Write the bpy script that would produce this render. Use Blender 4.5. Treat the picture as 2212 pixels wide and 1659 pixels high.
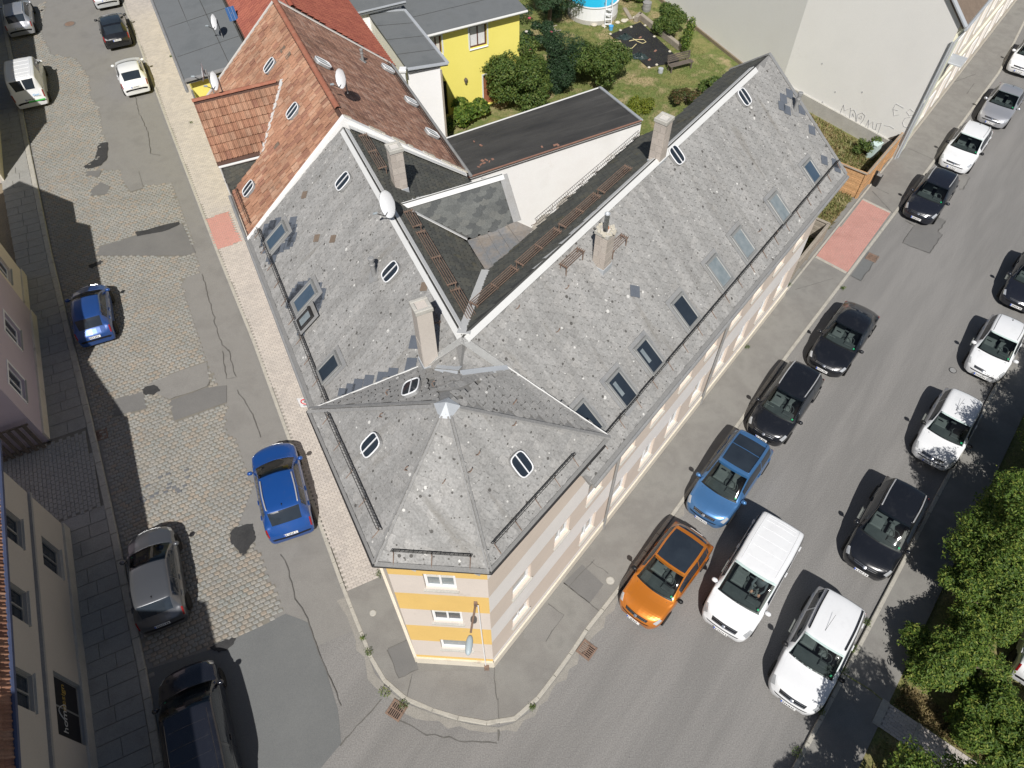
import bpy, bmesh, math, random
import numpy as np
from mathutils import Vector, Matrix

for o in list(bpy.data.objects): bpy.data.objects.remove(o)
scene = bpy.context.scene
COL = scene.collection
R = math.radians
rng = np.random.default_rng(7)
random.seed(7)

# ---------------------------------------------------------------- camera, sky, sun, exposure
CAM_H = 26.0                      # drone height above the street
FOC, CX, CY = 1563.0, 1106.0, 829.5
TILT = math.atan((2010.0 - CY) / FOC)   # angle from straight down
cam_d = bpy.data.cameras.new('camera'); cam = bpy.data.objects.new('camera', cam_d); COL.objects.link(cam)
cam_d.sensor_width = 36.0; cam_d.lens = 36.0 * FOC / 2212.0; cam_d.clip_start = 0.5; cam_d.clip_end = 2000
cam.location = (0, 0, CAM_H); cam.rotation_euler = (TILT, 0, 0)
scene.camera = cam
SUN_T = math.atan(0.85)           # shadows run away from the camera, 0.85 m per metre of height
w = bpy.data.worlds.new('World'); scene.world = w; w.use_nodes = True
nt = w.node_tree; bg = nt.nodes['Background']
sky = nt.nodes.new('ShaderNodeTexSky'); sky.sky_type = 'NISHITA'; sky.sun_disc = False
sky.sun_elevation = math.pi / 2 - SUN_T; sky.sun_rotation = math.pi
nt.links.new(sky.outputs[0], bg.inputs[0]); bg.inputs[1].default_value = 0.05
sd = bpy.data.lights.new('sun', 'SUN'); sd.energy = 4.9; sd.angle = R(0.53); sd.color = (1.0, 0.965, 0.92)
sun = bpy.data.objects.new('sun', sd); COL.objects.link(sun); sun.location = (0, -30, 60); sun.rotation_euler = (SUN_T, 0, R(-1.5))
vs = scene.view_settings; vs.view_transform = 'Standard'; vs.look = 'None'; vs.exposure = 0.0; vs.gamma = 1.0; vs.use_curve_mapping = False
scene.render.engine = 'CYCLES'

# ---------------------------------------------------------------- survey helpers: photo measurement -> metres
def ray(u, v):
    x = (u - CX) / FOC; y = -(v - CY) / FOC; s, c = math.sin(TILT), math.cos(TILT)
    return np.array([x, s + y * c, -c + y * s])
def P(u, v, z=0.0):
    d = ray(u, v); t = (z - CAM_H) / d[2]
    return np.array([d[0] * t, d[1] * t, z])
def T(tx, ty, x, y): return (tx * 737.28 + x / 3.0, ty * 552.96 + y / 3.0)
def TP(tx, ty, pts, z=0.0): return [P(*T(tx, ty, *p), z) for p in pts]
def plane(a, b, c):
    n = np.cross(b - a, c - a); n = n / np.linalg.norm(n)
    if n[2] < 0: n = -n
    return n, float(n @ a)
def hit(uv, pl):
    d = ray(*uv); o = np.array([0, 0, CAM_H]); t = (pl[1] - pl[0] @ o) / (pl[0] @ d); return o + d * t
dL = np.array([-.4305, .9026]); nL = np.array([.9026, .4305])     # left street: along, across
dR = np.array([.621, .784]); nR = np.array([-.784, .621])         # right street
def PL(s, o, z=0.0): q = dL * s + nL * o; return np.array([q[0], q[1], z])
def PR(s, o, z=0.0): q = dR * s + nR * o; return np.array([q[0], q[1], z])
def LS(p): return float(p[:2] @ dL), float(p[:2] @ nL)
def RS(p): return float(p[:2] @ dR), float(p[:2] @ nR)
V3 = lambda d, z=0.0: np.array([d[0], d[1], z])
UP = np.array([0., 0., 1.])

# ---------------------------------------------------------------- mesh helpers
ORG = {}
def tag(o, label=None, cat=None, group=None, kind=None):
    if label: o['label'] = label
    if cat: o['category'] = cat
    if group: o['group'] = group
    if kind: o['kind'] = kind
    return o
def thing(name, label, cat, loc, group=None, rz=0.0):
    o = bpy.data.objects.new(name, None); o.empty_display_size = 0.3; COL.objects.link(o)
    o.location = Vector([float(x) for x in loc]); o.rotation_euler = (0, 0, rz)
    tag(o, label, cat, group); ORG[o] = np.array(loc, float)
    return o
class MB:
    def __init__(s): s.v = []; s.f = []
    def add(s, vs, fs):
        b = len(s.v); s.v += [tuple(float(c) for c in q) for q in vs]; s.f += [tuple(b + i for i in f) for f in fs]; return s
    def quad(s, a, b, c, d): return s.add([a, b, c, d], [(0, 1, 2, 3)])
    def poly(s, pts): return s.add(pts, [tuple(range(len(pts)))])
    def slab(s, pts, vec):                      # polygon extruded along vec
        n = len(pts); vec = np.array(vec, float); a = [np.array(p, float) for p in pts]
        s.add(a + [p + vec for p in a], [tuple(range(n))[::-1], tuple(range(n, 2 * n))] + [(i, (i + 1) % n, n + (i + 1) % n, n + i) for i in range(n)])
        return s
    def box(s, c, size, ax=None, ay=None, az=None):
        ax = np.array(ax if ax is not None else (1, 0, 0), float); ay = np.array(ay if ay is not None else (0, 1, 0), float)
        az = np.array(az if az is not None else np.cross(ax, ay), float); c = np.array(c, float)
        hx, hy, hz = ax * size[0] / 2, ay * size[1] / 2, az * size[2] / 2
        p = [c - hx - hy - hz, c + hx - hy - hz, c + hx + hy - hz, c - hx + hy - hz]
        return s.slab(p, hz * 2)
    def bbox(s, c, size, ax=None, ay=None, az=None, b=0.02):     # box with chamfered top rim
        ax = np.array(ax if ax is not None else (1, 0, 0), float); ay = np.array(ay if ay is not None else (0, 1, 0), float)
        az = np.array(az if az is not None else np.cross(ax, ay), float); c = np.array(c, float)
        x, y, z = size[0] / 2, size[1] / 2, size[2] / 2
        L = [(-x, -y, -z), (x, -y, -z), (x, y, -z), (-x, y, -z), (-x, -y, z - b), (x, -y, z - b), (x, y, z - b), (-x, y, z - b),
             (-x + b, -y + b, z), (x - b, -y + b, z), (x - b, y - b, z), (-x + b, y - b, z)]
        F = [(3, 2, 1, 0), (0, 1, 5, 4), (1, 2, 6, 5), (2, 3, 7, 6), (3, 0, 4, 7), (4, 5, 9, 8), (5, 6, 10, 9), (6, 7, 11, 10), (7, 4, 8, 11), (8, 9, 10, 11)]
        return s.add([c + ax * q[0] + ay * q[1] + az * q[2] for q in L], F)
    def tube(s, pts, r, n=6, cap=True, closed=False):
        pts = [np.array(p, float) for p in pts]; m = len(pts); rs = r if hasattr(r, '__len__') else [r] * m
        vs = []
        for i, p in enumerate(pts):
            if closed: d = pts[(i + 1) % m] - pts[i - 1]
            else: d = pts[min(i + 1, m - 1)] - pts[max(i - 1, 0)]
            d = d / (np.linalg.norm(d) + 1e-9); ref = UP if abs(d[2]) < .9 else np.array([1., 0, 0])
            a = np.cross(d, ref); a /= np.linalg.norm(a); b = np.cross(d, a)
            vs += [p + rs[i] * (a * math.cos(2 * math.pi * k / n) + b * math.sin(2 * math.pi * k / n)) for k in range(n)]
        fs = []
        for i in range(m if closed else m - 1):
            j = (i + 1) % m
            fs += [(i * n + k, i * n + (k + 1) % n, j * n + (k + 1) % n, j * n + k) for k in range(n)]
        if cap and not closed: fs += [tuple(range(n))[::-1], tuple(range((m - 1) * n, m * n))]
        return s.add(vs, fs)
    def lathe(s, c, prof, n=16, ax=UP):         # prof: (r, h)
        ax = np.array(ax, float); ax /= np.linalg.norm(ax); ref = UP if abs(ax[2]) < .9 else np.array([1., 0, 0])
        a = np.cross(ax, ref); a /= np.linalg.norm(a); b = np.cross(ax, a); c = np.array(c, float)
        vs = []
        for r_, h in prof: vs += [c + ax * h + r_ * (a * math.cos(2 * math.pi * k / n) + b * math.sin(2 * math.pi * k / n)) for k in range(n)]
        m = len(prof); fs = [(i * n + k, i * n + (k + 1) % n, (i + 1) * n + (k + 1) % n, (i + 1) * n + k) for i in range(m - 1) for k in range(n)]
        fs += [tuple(range(n))[::-1], tuple(range((m - 1) * n, m * n))]
        return s.add(vs, fs)
    def build(s, name, mat, parent=None, smooth=False, kind=None, local=False):
        top = parent
        while top is not None and top.parent is not None: top = top.parent
        off = ORG.get(top, np.zeros(3)) if not local else np.zeros(3)
        me = bpy.data.meshes.new(name)
        me.from_pydata([tuple(np.array(v) - off) for v in s.v], [], s.f)
        bm = bmesh.new(); bm.from_mesh(me); bmesh.ops.recalc_face_normals(bm, faces=bm.faces); bm.to_mesh(me); bm.free()
        if smooth: me.polygons.foreach_set('use_smooth', [True] * len(me.polygons))
        o = bpy.data.objects.new(name, me); COL.objects.link(o)
        if mat is not None: me.materials.append(M[mat] if isinstance(mat, str) else mat)
        if parent is not None: o.parent = parent
        if kind: o['kind'] = kind
        return o
def single(name, mb, mat, label, cat, group=None, smooth=False):     # a thing that is one mesh, origin at its base
    a = np.array(mb.v); org = np.array([a[:, 0].mean(), a[:, 1].mean(), a[:, 2].min()])
    mb.v = [tuple(np.array(q) - org) for q in mb.v]
    o = mb.build(name, mat, smooth=smooth); o.location = Vector(org); tag(o, label, cat, group); return o
def sheet(name, pts, mat, z=None, parent=None, kind='structure'):
    pts = [np.array(p, float) for p in pts]
    if z is not None: pts = [np.array([p[0], p[1], z]) for p in pts]
    o = MB().poly(pts).build(name, mat, parent)
    if parent is None and kind: o['kind'] = kind
    return o
def copy_tree(o, parent=None):
    c = o.copy(); COL.objects.link(c); c.parent = parent
    for ch in [x for x in CH.get(o, o.children)]: copy_tree(ch, c)
    return c
CH = {}

def inpoly(pts, poly):
    x, y = pts[:, 0], pts[:, 1]; ins = np.zeros(len(pts), bool); n = len(poly)
    for i in range(n):
        x0, y0 = poly[i][0], poly[i][1]; x1, y1 = poly[(i + 1) % n][0], poly[(i + 1) % n][1]
        if y0 == y1: continue
        c = ((y0 > y) != (y1 > y)) & (x < (x1 - x0) * (y - y0) / (y1 - y0) + x0)
        ins ^= c
    return ins

def stamp_mesh(name, verts, faces, mats, rnds, smooth=False):
    """one mesh of many copies of a template, with a per-copy random value"""
    verts = np.array(verts, float); nv = len(verts); n = len(mats)
    vh = np.c_[verts, np.ones(nv)]
    allv = np.einsum('nij,vj->nvi', np.array(mats), vh)[:, :, :3].reshape(-1, 3)
    ls = np.array([len(f) for f in faces]); li = np.concatenate([np.array(f) for f in faces])
    loops = (li[None, :] + (np.arange(n) * nv)[:, None]).ravel()
    tot = np.tile(ls, n); starts = np.concatenate([[0], np.cumsum(tot)[:-1]])
    me = bpy.data.meshes.new(name)
    me.vertices.add(n * nv); me.vertices.foreach_set('co', allv.astype(np.float32).ravel())
    me.loops.add(len(loops)); me.loops.foreach_set('vertex_index', loops.astype(np.int32))
    me.polygons.add(len(tot)); me.polygons.foreach_set('loop_start', starts.astype(np.int32)); me.polygons.foreach_set('loop_total', tot.astype(np.int32))
    me.polygons.foreach_set('use_smooth', np.full(len(tot), bool(smooth)))
    me.update(calc_edges=True)
    at = me.attributes.new('rnd', 'FLOAT', 'POINT'); at.data.foreach_set('value', np.repeat(np.array(rnds, np.float32), nv))
    return me

def field(piece, tmpl, mats, rnds, mat, parent, n_single=300, ref=None):
    """lay copies of a template: the nearest n_single as objects of their own, the rest as one stuff mesh"""
    if len(mats) == 0: return
    mats = np.array(mats); rnds = np.array(rnds); top = parent
    while top.parent is not None: top = top.parent
    off = ORG.get(top, np.zeros(3)); mats = mats.copy(); wpos = mats[:, :3, 3].copy(); mats[:, :3, 3] -= off
    if ref is None: d = np.linalg.norm(wpos - np.array([0, 0, CAM_H]), axis=1)
    else: d = np.linalg.norm(wpos - ref, axis=1)
    # keep the singles inside the picture
    rel = wpos - np.array([0, 0, CAM_H]); s, c = math.sin(TILT), math.cos(TILT)
    wz = rel[:, 1] * s - rel[:, 2] * c; u = CX + FOC * rel[:, 0] / wz; v = CY - FOC * (rel[:, 1] * c + rel[:, 2] * s) / wz
    d = d + 1000.0 * ((u < 0) | (u > 2212) | (v < 0) | (v > 1659))
    order = np.argsort(d); one, rest = order[:n_single], order[n_single:]
    K = 12; var = []
    for k in range(K):
        me = stamp_mesh(piece, tmpl[0], tmpl[1], [np.eye(4)], [(k + .5) / K]); me.materials.append(M[mat]); var.append(me)
    for i in one:
        o = bpy.data.objects.new(piece, var[min(K - 1, int(rnds[i] * K))]); COL.objects.link(o); o.parent = parent
        o.matrix_local = Matrix([list(map(float, r)) for r in mats[i]])
    if len(rest):
        me = stamp_mesh(piece + 's', tmpl[0], tmpl[1], mats[rest], rnds[rest]); me.materials.append(M[mat])
        o = bpy.data.objects.new(piece + 's', me); COL.objects.link(o); o.parent = parent; o['kind'] = 'stuff'

def frame_mat(O, ex, ey, ez): 
    m = np.eye(4); m[:3, 0] = ex; m[:3, 1] = ey; m[:3, 2] = ez; m[:3, 3] = O; return m
def lay(O, ex, ey, poly3, dx, dy, shift=.5, jit=.0, tilt=0.0, holes=(), jz=0.0, jr=0.0, sx=(1, 1), sy=(1, 1), seed=1, lift=0.0, top=0.0):
    """grid of placement matrices on the plane O, ex, ey inside a polygon of 3D points"""
    g = np.random.default_rng(seed); O = np.array(O, float); ex = np.array(ex, float); ex /= np.linalg.norm(ex)
    ey = np.array(ey, float); ey = ey - ex * (ex @ ey); ey /= np.linalg.norm(ey); ez = np.cross(ex, ey)
    if ez[2] < -1e-6: ex = -ex; ez = -ez
    to2 = lambda p: np.array([(np.array(p) - O) @ ex, (np.array(p) - O) @ ey])
    pol = [to2(p) for p in poly3]; pa = np.array(pol); lo, hi = pa.min(0) - 2, pa.max(0) + 2
    ct, st = math.cos(tilt), math.sin(tilt); R2 = np.array([[ct, -st], [st, ct]]); cen = (lo + hi) / 2; rad = np.linalg.norm(hi - lo) / 2
    js = np.arange(-int(rad / dy) - 1, int(rad / dy) + 2); is_ = np.arange(-int(rad / dx) - 1, int(rad / dx) + 2)
    I, J = np.meshgrid(is_, js); I = I.ravel(); J = J.ravel()
    q = np.c_[(I + shift * (J % 2)) * dx, J * dy].astype(float); q += g.uniform(-jit, jit, q.shape) * [dx, dy]
    q = q @ R2.T + cen
    k = inpoly(q, pol)
    if top: k &= inpoly(q + np.array([0, top]), pol)
    for h in holes: k &= ~inpoly(q, [to2(p) for p in h])
    q = q[k]; n = len(q); out = np.zeros((n, 4, 4)); a = tilt + g.uniform(-jr, jr, n)
    X = np.cos(a)[:, None] * ex + np.sin(a)[:, None] * ey; Y = -np.sin(a)[:, None] * ex + np.cos(a)[:, None] * ey
    out[:, :3, 0] = X * g.uniform(*sx, n)[:, None]; out[:, :3, 1] = Y * g.uniform(*sy, n)[:, None]; out[:, :3, 2] = ez
    out[:, :3, 3] = O + q[:, :1] * ex + q[:, 1:] * ey + ez * (lift + g.uniform(-jz, jz, n))[:, None]; out[:, 3, 3] = 1
    return out, g.random(n)

# templates (unit: metres)
def t_block(w, h, t, b=.012):
    x, y = w / 2, h / 2
    v = [(-x, -y, 0), (x, -y, 0), (x, y, 0), (-x, y, 0), (-x + b, -y + b, t), (x - b, -y + b, t), (x - b, y - b, t), (-x + b, y - b, t)]
    return v, [(0, 1, 5, 4), (1, 2, 6, 5), (2, 3, 7, 6), (3, 0, 4, 7), (4, 5, 6, 7)]
def t_sett(w, h, t):
    x, y = w / 2, h / 2; b = .03; c = .035
    v = [(-x, -y + c, 0), (-x + c, -y, 0), (x - c, -y, 0), (x, -y + c, 0), (x, y - c, 0), (x - c, y, 0), (-x + c, y, 0), (-x, y - c, 0)]
    v += [(p[0] * (1 - b / x), p[1] * (1 - b / y), t) for p in v[:8]]
    return v, [(i, (i + 1) % 8, 8 + (i + 1) % 8, 8 + i) for i in range(8)] + [tuple(range(8, 16))]
def t_slate(w, h):
    x, y = w / 2, h / 2; v2 = [(-x, -y + .10), (-x + .04, -y + .03), (-x + .11, -y), (x, -y), (x, y), (-x, y)]
    zt = lambda q: .022 - .016 * (q[1] + y) / h
    v = [(q[0], q[1], zt(q)) for q in v2] + [(q[0], q[1], 0) for q in v2]
    return v, [(0, 1, 2, 3, 4, 5), (0, 6, 7, 1), (1, 7, 8, 2), (2, 8, 9, 3), (3, 9, 10, 4), (5, 11, 6, 0)]
def t_pantile(w, h):
    xs = [-.5, -.36, -.16, .02, .14, .34, .5]; zs = [.050, .042, .008, .026, .012, .008, .050]
    v = []; 
    for yy, lift in ((-.5, .042), (.5, .0)):
        for i, x in enumerate(xs): v.append((x * w, (yy + (-.05 if yy < 0 and i in (2, 5) else 0)) * h, zs[i] + lift))
    n = len(xs); f = [(i, i + 1, n + i + 1, n + i) for i in range(n - 1)]
    b = len(v); v += [(x * w, -.5 * h, 0) for x in xs]; f += [(b + i, b + i + 1, i + 1, i) for i in range(n - 1)]
    return v, f
# ---------------------------------------------------------------- procedural materials
M = {}
def lin(c):
    f = lambda x: x / 12.92 if x <= .04045 else ((x + .055) / 1.055) ** 2.4
    return tuple(f(x / 255.0) for x in c)
def mat(name, cols, scale=3.0, rough=.85, fine=60.0, fineamt=.25, bump=.15, bdist=.01, attr=None, attr_amt=1.0, metal=0.0, spec=.3, stretch=None, rot=0.0,
        spots=None, stripes=None, coat=0.0, detail=6.0, dirt=None):
    """cols: linear colours blended by large soft noise; attr: colours picked per piece; spots: (scale, radius, colour) lichen; stripes: painted bands by height"""
    m = bpy.data.materials.new(name); m.use_nodes = True; N = m.node_tree; n = N.nodes; L = N.links
    p = n['Principled BSDF']; p.inputs['Roughness'].default_value = rough; p.inputs['Metallic'].default_value = metal
    p.inputs['Specular IOR Level'].default_value = spec; p.inputs['Coat Weight'].default_value = coat
    geo = n.new('ShaderNodeNewGeometry'); vec = geo.outputs['Position']
    if stretch:
        mp = n.new('ShaderNodeMapping'); mp.vector_type = 'TEXTURE'; mp.inputs['Rotation'].default_value = (0, 0, rot); mp.inputs['Scale'].default_value = tuple(1 / q for q in stretch)
        L.new(vec, mp.inputs[0]); lv = mp.outputs[0]
    else: lv = vec
    def ramp(fac, cs, const=False, pos=None):
        r = n.new('ShaderNodeValToRGB'); r.color_ramp.interpolation = 'CONSTANT' if const else 'LINEAR'
        el = r.color_ramp.elements
        while len(el) < len(cs): el.new(0.5)
        for i, c in enumerate(cs):
            el[i].position = pos[i] if pos else (i / max(1, len(cs) - 1)) * .5 + .25 if not const else i / len(cs)
            el[i].color = (*c[:3], 1)
        L.new(fac, r.inputs[0]); return r.outputs[0]
    def mix(mode, fac, a, b):
        x = n.new('ShaderNodeMix'); x.data_type = 'RGBA'; x.blend_type = mode; x.clamp_factor = True
        if isinstance(fac, (int, float)): x.inputs[0].default_value = fac
        else: L.new(fac, x.inputs[0])
        for s_, q in ((6, a), (7, b)):
            if isinstance(q, tuple): x.inputs[s_].default_value = (*q[:3], 1)
            else: L.new(q, x.inputs[s_])
        return x.outputs[2]
    def noise(sc, v=vec, det=detail, ro=.6):
        t = n.new('ShaderNodeTexNoise'); t.inputs['Scale'].default_value = sc; t.inputs['Detail'].default_value = det; t.inputs['Roughness'].default_value = ro
        L.new(v, t.inputs['Vector']); return t.outputs['Fac']
    big = noise(scale, lv)
    col = ramp(big, cols) if len(cols) > 1 else None
    if stripes:
        sx = n.new('ShaderNodeSeparateXYZ'); L.new(vec, sx.inputs[0]); mr = n.new('ShaderNodeMapRange'); mr.inputs[1].default_value = 0; mr.inputs[2].default_value = 10
        L.new(sx.outputs[2], mr.inputs[0]); st = ramp(mr.outputs[0], [s_[1] for s_ in stripes], True, [s_[0] / 10 for s_ in stripes])
        col = mix('MULTIPLY', 1.0, st, col) if col is not None else st
    if attr:
        a = n.new('ShaderNodeAttribute'); a.attribute_name = 'rnd'
        ac = ramp(a.outputs['Fac'], attr, True)
        col = mix('MULTIPLY', 1.0, ac, col) if col is not None else ac
    if col is None: 
        rgb = n.new('ShaderNodeRGB'); rgb.outputs[0].default_value = (*cols[0][:3], 1); col = rgb.outputs[0]
    fn = noise(fine, vec, 4.0)
    if fineamt: col = mix('MULTIPLY', 1.0, col, ramp(fn, [(1 - fineamt,) * 3, (1 + fineamt,) * 3]))
    if dirt:                                    # blotches with their own shape
        dn = noise(dirt[0], lv, 5.0, .65); col = mix('MIX', ramp(dn, [(0, 0, 0), (dirt[3] if len(dirt) > 3 else .8,) * 3], False, [dirt[1], dirt[1] + .12]), col, dirt[2])
    for sp in (spots or []):
        vo = n.new('ShaderNodeTexVoronoi'); vo.inputs['Scale'].default_value = sp[0]; L.new(vec, vo.inputs['Vector'])
        wn = n.new('ShaderNodeSeparateColor'); L.new(vo.outputs['Color'], wn.inputs[0])
        mm = n.new('ShaderNodeMath'); mm.operation = 'MULTIPLY'; L.new(wn.outputs[0], mm.inputs[0]); mm.inputs[1].default_value = sp[1]
        pw = n.new('ShaderNodeMath'); pw.operation = 'LESS_THAN'; L.new(vo.outputs['Distance'], pw.inputs[0])
        q2 = n.new('ShaderNodeMath'); q2.operation = 'POWER'; L.new(wn.outputs[1], q2.inputs[0]); q2.inputs[1].default_value = 2.5
        q3 = n.new('ShaderNodeMath'); q3.operation = 'MULTIPLY'; L.new(q2.outputs[0], q3.inputs[0]); q3.inputs[1].default_value = sp[1]
        L.new(q3.outputs[0], pw.inputs[1]); col = mix('MIX', pw.outputs[0], col, sp[2])
    L.new(col, p.inputs['Base Color'])
    if bump:
        b = n.new('ShaderNodeBump'); b.inputs['Strength'].default_value = bump; b.inputs['Distance'].default_value = bdist
        L.new(fn, b.inputs['Height']); L.new(b.outputs[0], p.inputs['Normal'])
    M[name] = m; return m
g3 = lambda v: (v, v * .985, v * .96)
mat('asphalt', [(.182, .177, .169), (.23, .223, .213), (.192, .187, .179), (.235, .228, .218)], .55, .9, 24, .32, .3, .006, stretch=(.12, 1.1, 1), rot=R(51.6), spots=[(2.2, .05, (.08, .078, .075)), (5.0, .025, (.33, .32, .30))])
mat('asphalt_side', [(.185, .178, .167), (.225, .218, .204), (.20, .192, .18)], .7, .9, 40, .25, .25, .006)
mat('asphalt_path', [(.185, .18, .166), (.235, .228, .21), (.20, .192, .178), (.245, .238, .22)], .8, .9, 40, .25, .25, .006)
mat('asphalt_dark', [(.035, .035, .036), (.055, .055, .055)], 2, .85, 40, .4, .5, .01)
mat('asphalt_blue', [(.135, .14, .14), (.16, .165, .163)], .6, .9, 50, .2, .2, .006)
mat('asphalt_grey', [(.15, .147, .142), (.18, .176, .168)], .9, .9, 50, .2, .2, .006)
mat('crack', [(.11, .106, .097), (.15, .145, .133)], 6, .95, 30, .3, 0)
mat('sand_bed', [(.165, .155, .13), (.22, .205, .175)], 4, .95, 80, .3, .2)
mat('sett', [(.82, .82, .82), (1.08, 1.08, 1.08)], .5, .8, 40, .22, .3, .008, attr=[(.282, .270, .245), (.262, .262, .245), (.295, .268, .230), (.26, .254, .235), (.288, .272, .240), (.25, .255, .238), (.278, .263, .233), (.302, .260, .213), (.268, .266, .247), (.288, .282, .26)])
mat('sett_dark', [(.11, .115, .125), (.16, .165, .17)], 5, .8, 40, .2, .3)
mat('paver', [(.92, .92, .92), (1.08, 1.07, 1.05)], .9, .85, 50, .15, .2, attr=[(.435, .40, .368), (.465, .428, .393), (.415, .382, .353), (.455, .418, .384), (.48, .443, .405)])
mat('paver_joint', [(.27, .25, .22), (.32, .295, .26)], 3, .95)
mat('paver_red', [(.40, .205, .17), (.50, .26, .22), (.44, .225, .19)], 1.0, .85, 30, .2, .2, dirt=(.9, .6, (.36, .25, .21), .4))
mat('slab', [(.24, .235, .22), (.31, .305, .285), (.27, .26, .24)], 1.3, .85, 35, .2, .3)
mat('kerb', [(.32, .305, .27), (.42, .40, .35), (.30, .285, .25)], 2.5, .85, 40, .22, .35)
mat('earth', [(.20, .16, .11), (.28, .23, .16)], .6, .95, 20, .3, .3)
mat('lawn', [(.13, .165, .042), (.22, .205, .08), (.12, .155, .042), (.34, .27, .15), (.14, .17, .05)], .5, .95, 14, .35, .5, .03)
mat('dry_grass', [(.26, .205, .11), (.16, .17, .055), (.30, .24, .14)], .9, .95, 14, .4, .5, .03)
LICHEN = [(2.8, .17, (.60, .59, .56)), (5.5, .18, (.54, .53, .50)), (4.2, .24, (.10, .096, .09)), (8.5, .25, (.125, .12, .11))]
SLATE_ATTR = [(.295, .292, .286), (.31, .306, .299), (.283, .281, .275), (.303, .30, .293), (.29, .288, .282), (.318, .313, .304), (.272, .269, .263)]
for nm_, rt_ in (('slate', 51.6), ('slate_west', 115.5)): mat(nm_, [(.80, .80, .79), (1.10, 1.095, 1.08), (.90, .895, .88), (1.06, 1.06, 1.05)], 1.0, .85, 17, .26, .3, .01, stretch=(2.2, .22, .3), rot=R(rt_), attr=SLATE_ATTR, spots=LICHEN, dirt=(.9, .58, (.17, .155, .13), .45))
mat('slate_fresh', [(.10, .115, .14), (.135, .15, .175)], 3, .7, 30, .12, .2)
mat('slate_brown', [(.17, .13, .10), (.22, .17, .13)], 3, .8, 30, .2, .2)
mat('slate_dark', [(.8, .8, .78), (1.15, 1.15, 1.1)], 1.2, .8, 22, .25, .5, .012, attr=[(.10, .103, .095), (.115, .115, .105), (.09, .092, .087), (.12, .118, .103)], dirt=(.9, .62, (.17, .14, .05), .5))
mat('shingle', [(.8, .8, .8), (1.2, 1.2, 1.18)], 1.5, .85, 30, .3, .5, .01, attr=[(.11, .115, .112), (.13, .135, .13), (.085, .09, .09), (.14, .143, .135)])
mat('tile_orange', [(.62, .58, .56), (1.12, 1.1, 1.08), (.78, .74, .72), (1.16, 1.15, 1.14)], .75, .8, 24, .22, .3, .01, attr=[(.36, .205, .135), (.34, .185, .12), (.38, .225, .15), (.32, .17, .11), (.36, .20, .13), (.28, .145, .10), (.355, .215, .145), (.39, .245, .17)], dirt=(1.1, .60, (.11, .085, .07), .5))
mat('tile_brown', [(.6, .58, .56), (1.25, 1.22, 1.2), (.8, .78, .76)], .8, .85, 22, .25, .3, .01, attr=[(.30, .17, .12), (.26, .145, .105), (.34, .20, .145), (.23, .13, .098), (.29, .165, .12), (.36, .23, .175)], dirt=(1.0, .58, (.10, .075, .06), .5))
mat('tile_red', [(.9, .9, .9), (1.06, 1.06, 1.06)], .8, .75, 30, .12, .2, .01, attr=[(.30, .095, .065), (.275, .085, .06), (.32, .105, .07)])
mat('ridge_clay', [(.38, .16, .10), (.32, .125, .08), (.40, .20, .13)], 2.0, .8, 20, .2, .3)
mat('bitumen', [(.125, .135, .14), (.155, .165, .17), (.14, .148, .15)], .8, .9, 60, .2, .3, .006)
mat('bitumen_black', [(.036, .036, .037), (.055, .054, .053), (.075, .073, .07), (.044, .043, .043)], .8, .8, 30, .3, .4, .01, stretch=(.35, 1.2, 1), rot=R(28), dirt=(.55, .55, (.10, .097, .094), .6))
mat('plaster_white', [(.82, .815, .81), (.88, .875, .87)], .6, .9, 40, .05, .1)
mat('plaster_old', [(.80, .785, .76), (.87, .86, .84), (.83, .81, .785)], .5, .9, 35, .06, .15, dirt=(.35, .63, (.55, .47, .35), .45))
mat('plaster_cream', [(.79, .78, .745), (.83, .818, .78), (.80, .785, .745)], .3, .9, 30, .04, .08, dirt=(.5, .66, (.62, .60, .55), .35))
mat('plaster_street', [(.74, .66, .56), (.80, .72, .62)], .5, .9, 40, .06, .1)
mat('plaster_palegreen', [(.72, .72, .58), (.78, .78, .64)], .5, .9, 40, .06, .1)
mat('plaster_yellow', [(.84, .74, .17), (.89, .785, .20)], .5, .9, 40, .06, .1)
mat('plaster_lilac', [(.50, .43, .48), (.55, .475, .525)], .5, .9, 30, .08, .15)
mat('plaster_sand', [(.45, .42, .375), (.50, .465, .415)], .5, .9, 30, .08, .15)
BE = (.66, .59, .53); YE = (.74, .50, .17); LI = (.83, .79, .755); PLI = (.66, .60, .51)
mat('facade_front', [(.93, .93, .93), (1.03, 1.03, 1.03)], .8, .9, 30, .06, .2, dirt=(1.6, .60, (.42, .36, .29), .35), stripes=[(0, PLI), (.62, YE), (.85, BE), (2.4, YE), (3.85, BE), (5.25, YE), (6.5, BE), (7.8, YE)])
BE2 = (.70, .60, .515)
mat('facade_side', [(.93, .93, .93), (1.03, 1.03, 1.03)], .8, .9, 30, .06, .2, stripes=[(0, PLI), (.7, LI), (.9, BE2), (2.6, LI), (3.9, BE2), (5.3, LI), (6.5, BE2), (7.8, LI)])
mat('plinth', [(.62, .57, .47), (.72, .66, .56)], 1.5, .9, 30, .12, .3, dirt=(2., .6, (.35, .30, .24), .5))
mat('zinc', [(.42, .445, .47), (.50, .525, .55)], 1.6, .6, 30, .08, .1, metal=.2, spec=.4)
mat('zinc_old', [(.25, .255, .26), (.33, .33, .325), (.28, .27, .25)], 1.6, .6, 30, .15, .15, metal=.25)
mat('flashing', [(.66, .66, .645), (.72, .72, .70)], 1.2, .6, 30, .06, .1, metal=.1)
mat('sheet_metal', [(.21, .21, .20), (.33, .29, .25), (.24, .25, .26), (.36, .30, .24)], 1.1, .55, 12, .15, .2, metal=.3)
mat('rust', [(.15, .10, .075), (.24, .165, .125), (.12, .085, .065)], 5, .85, 40, .3, .3)
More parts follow.
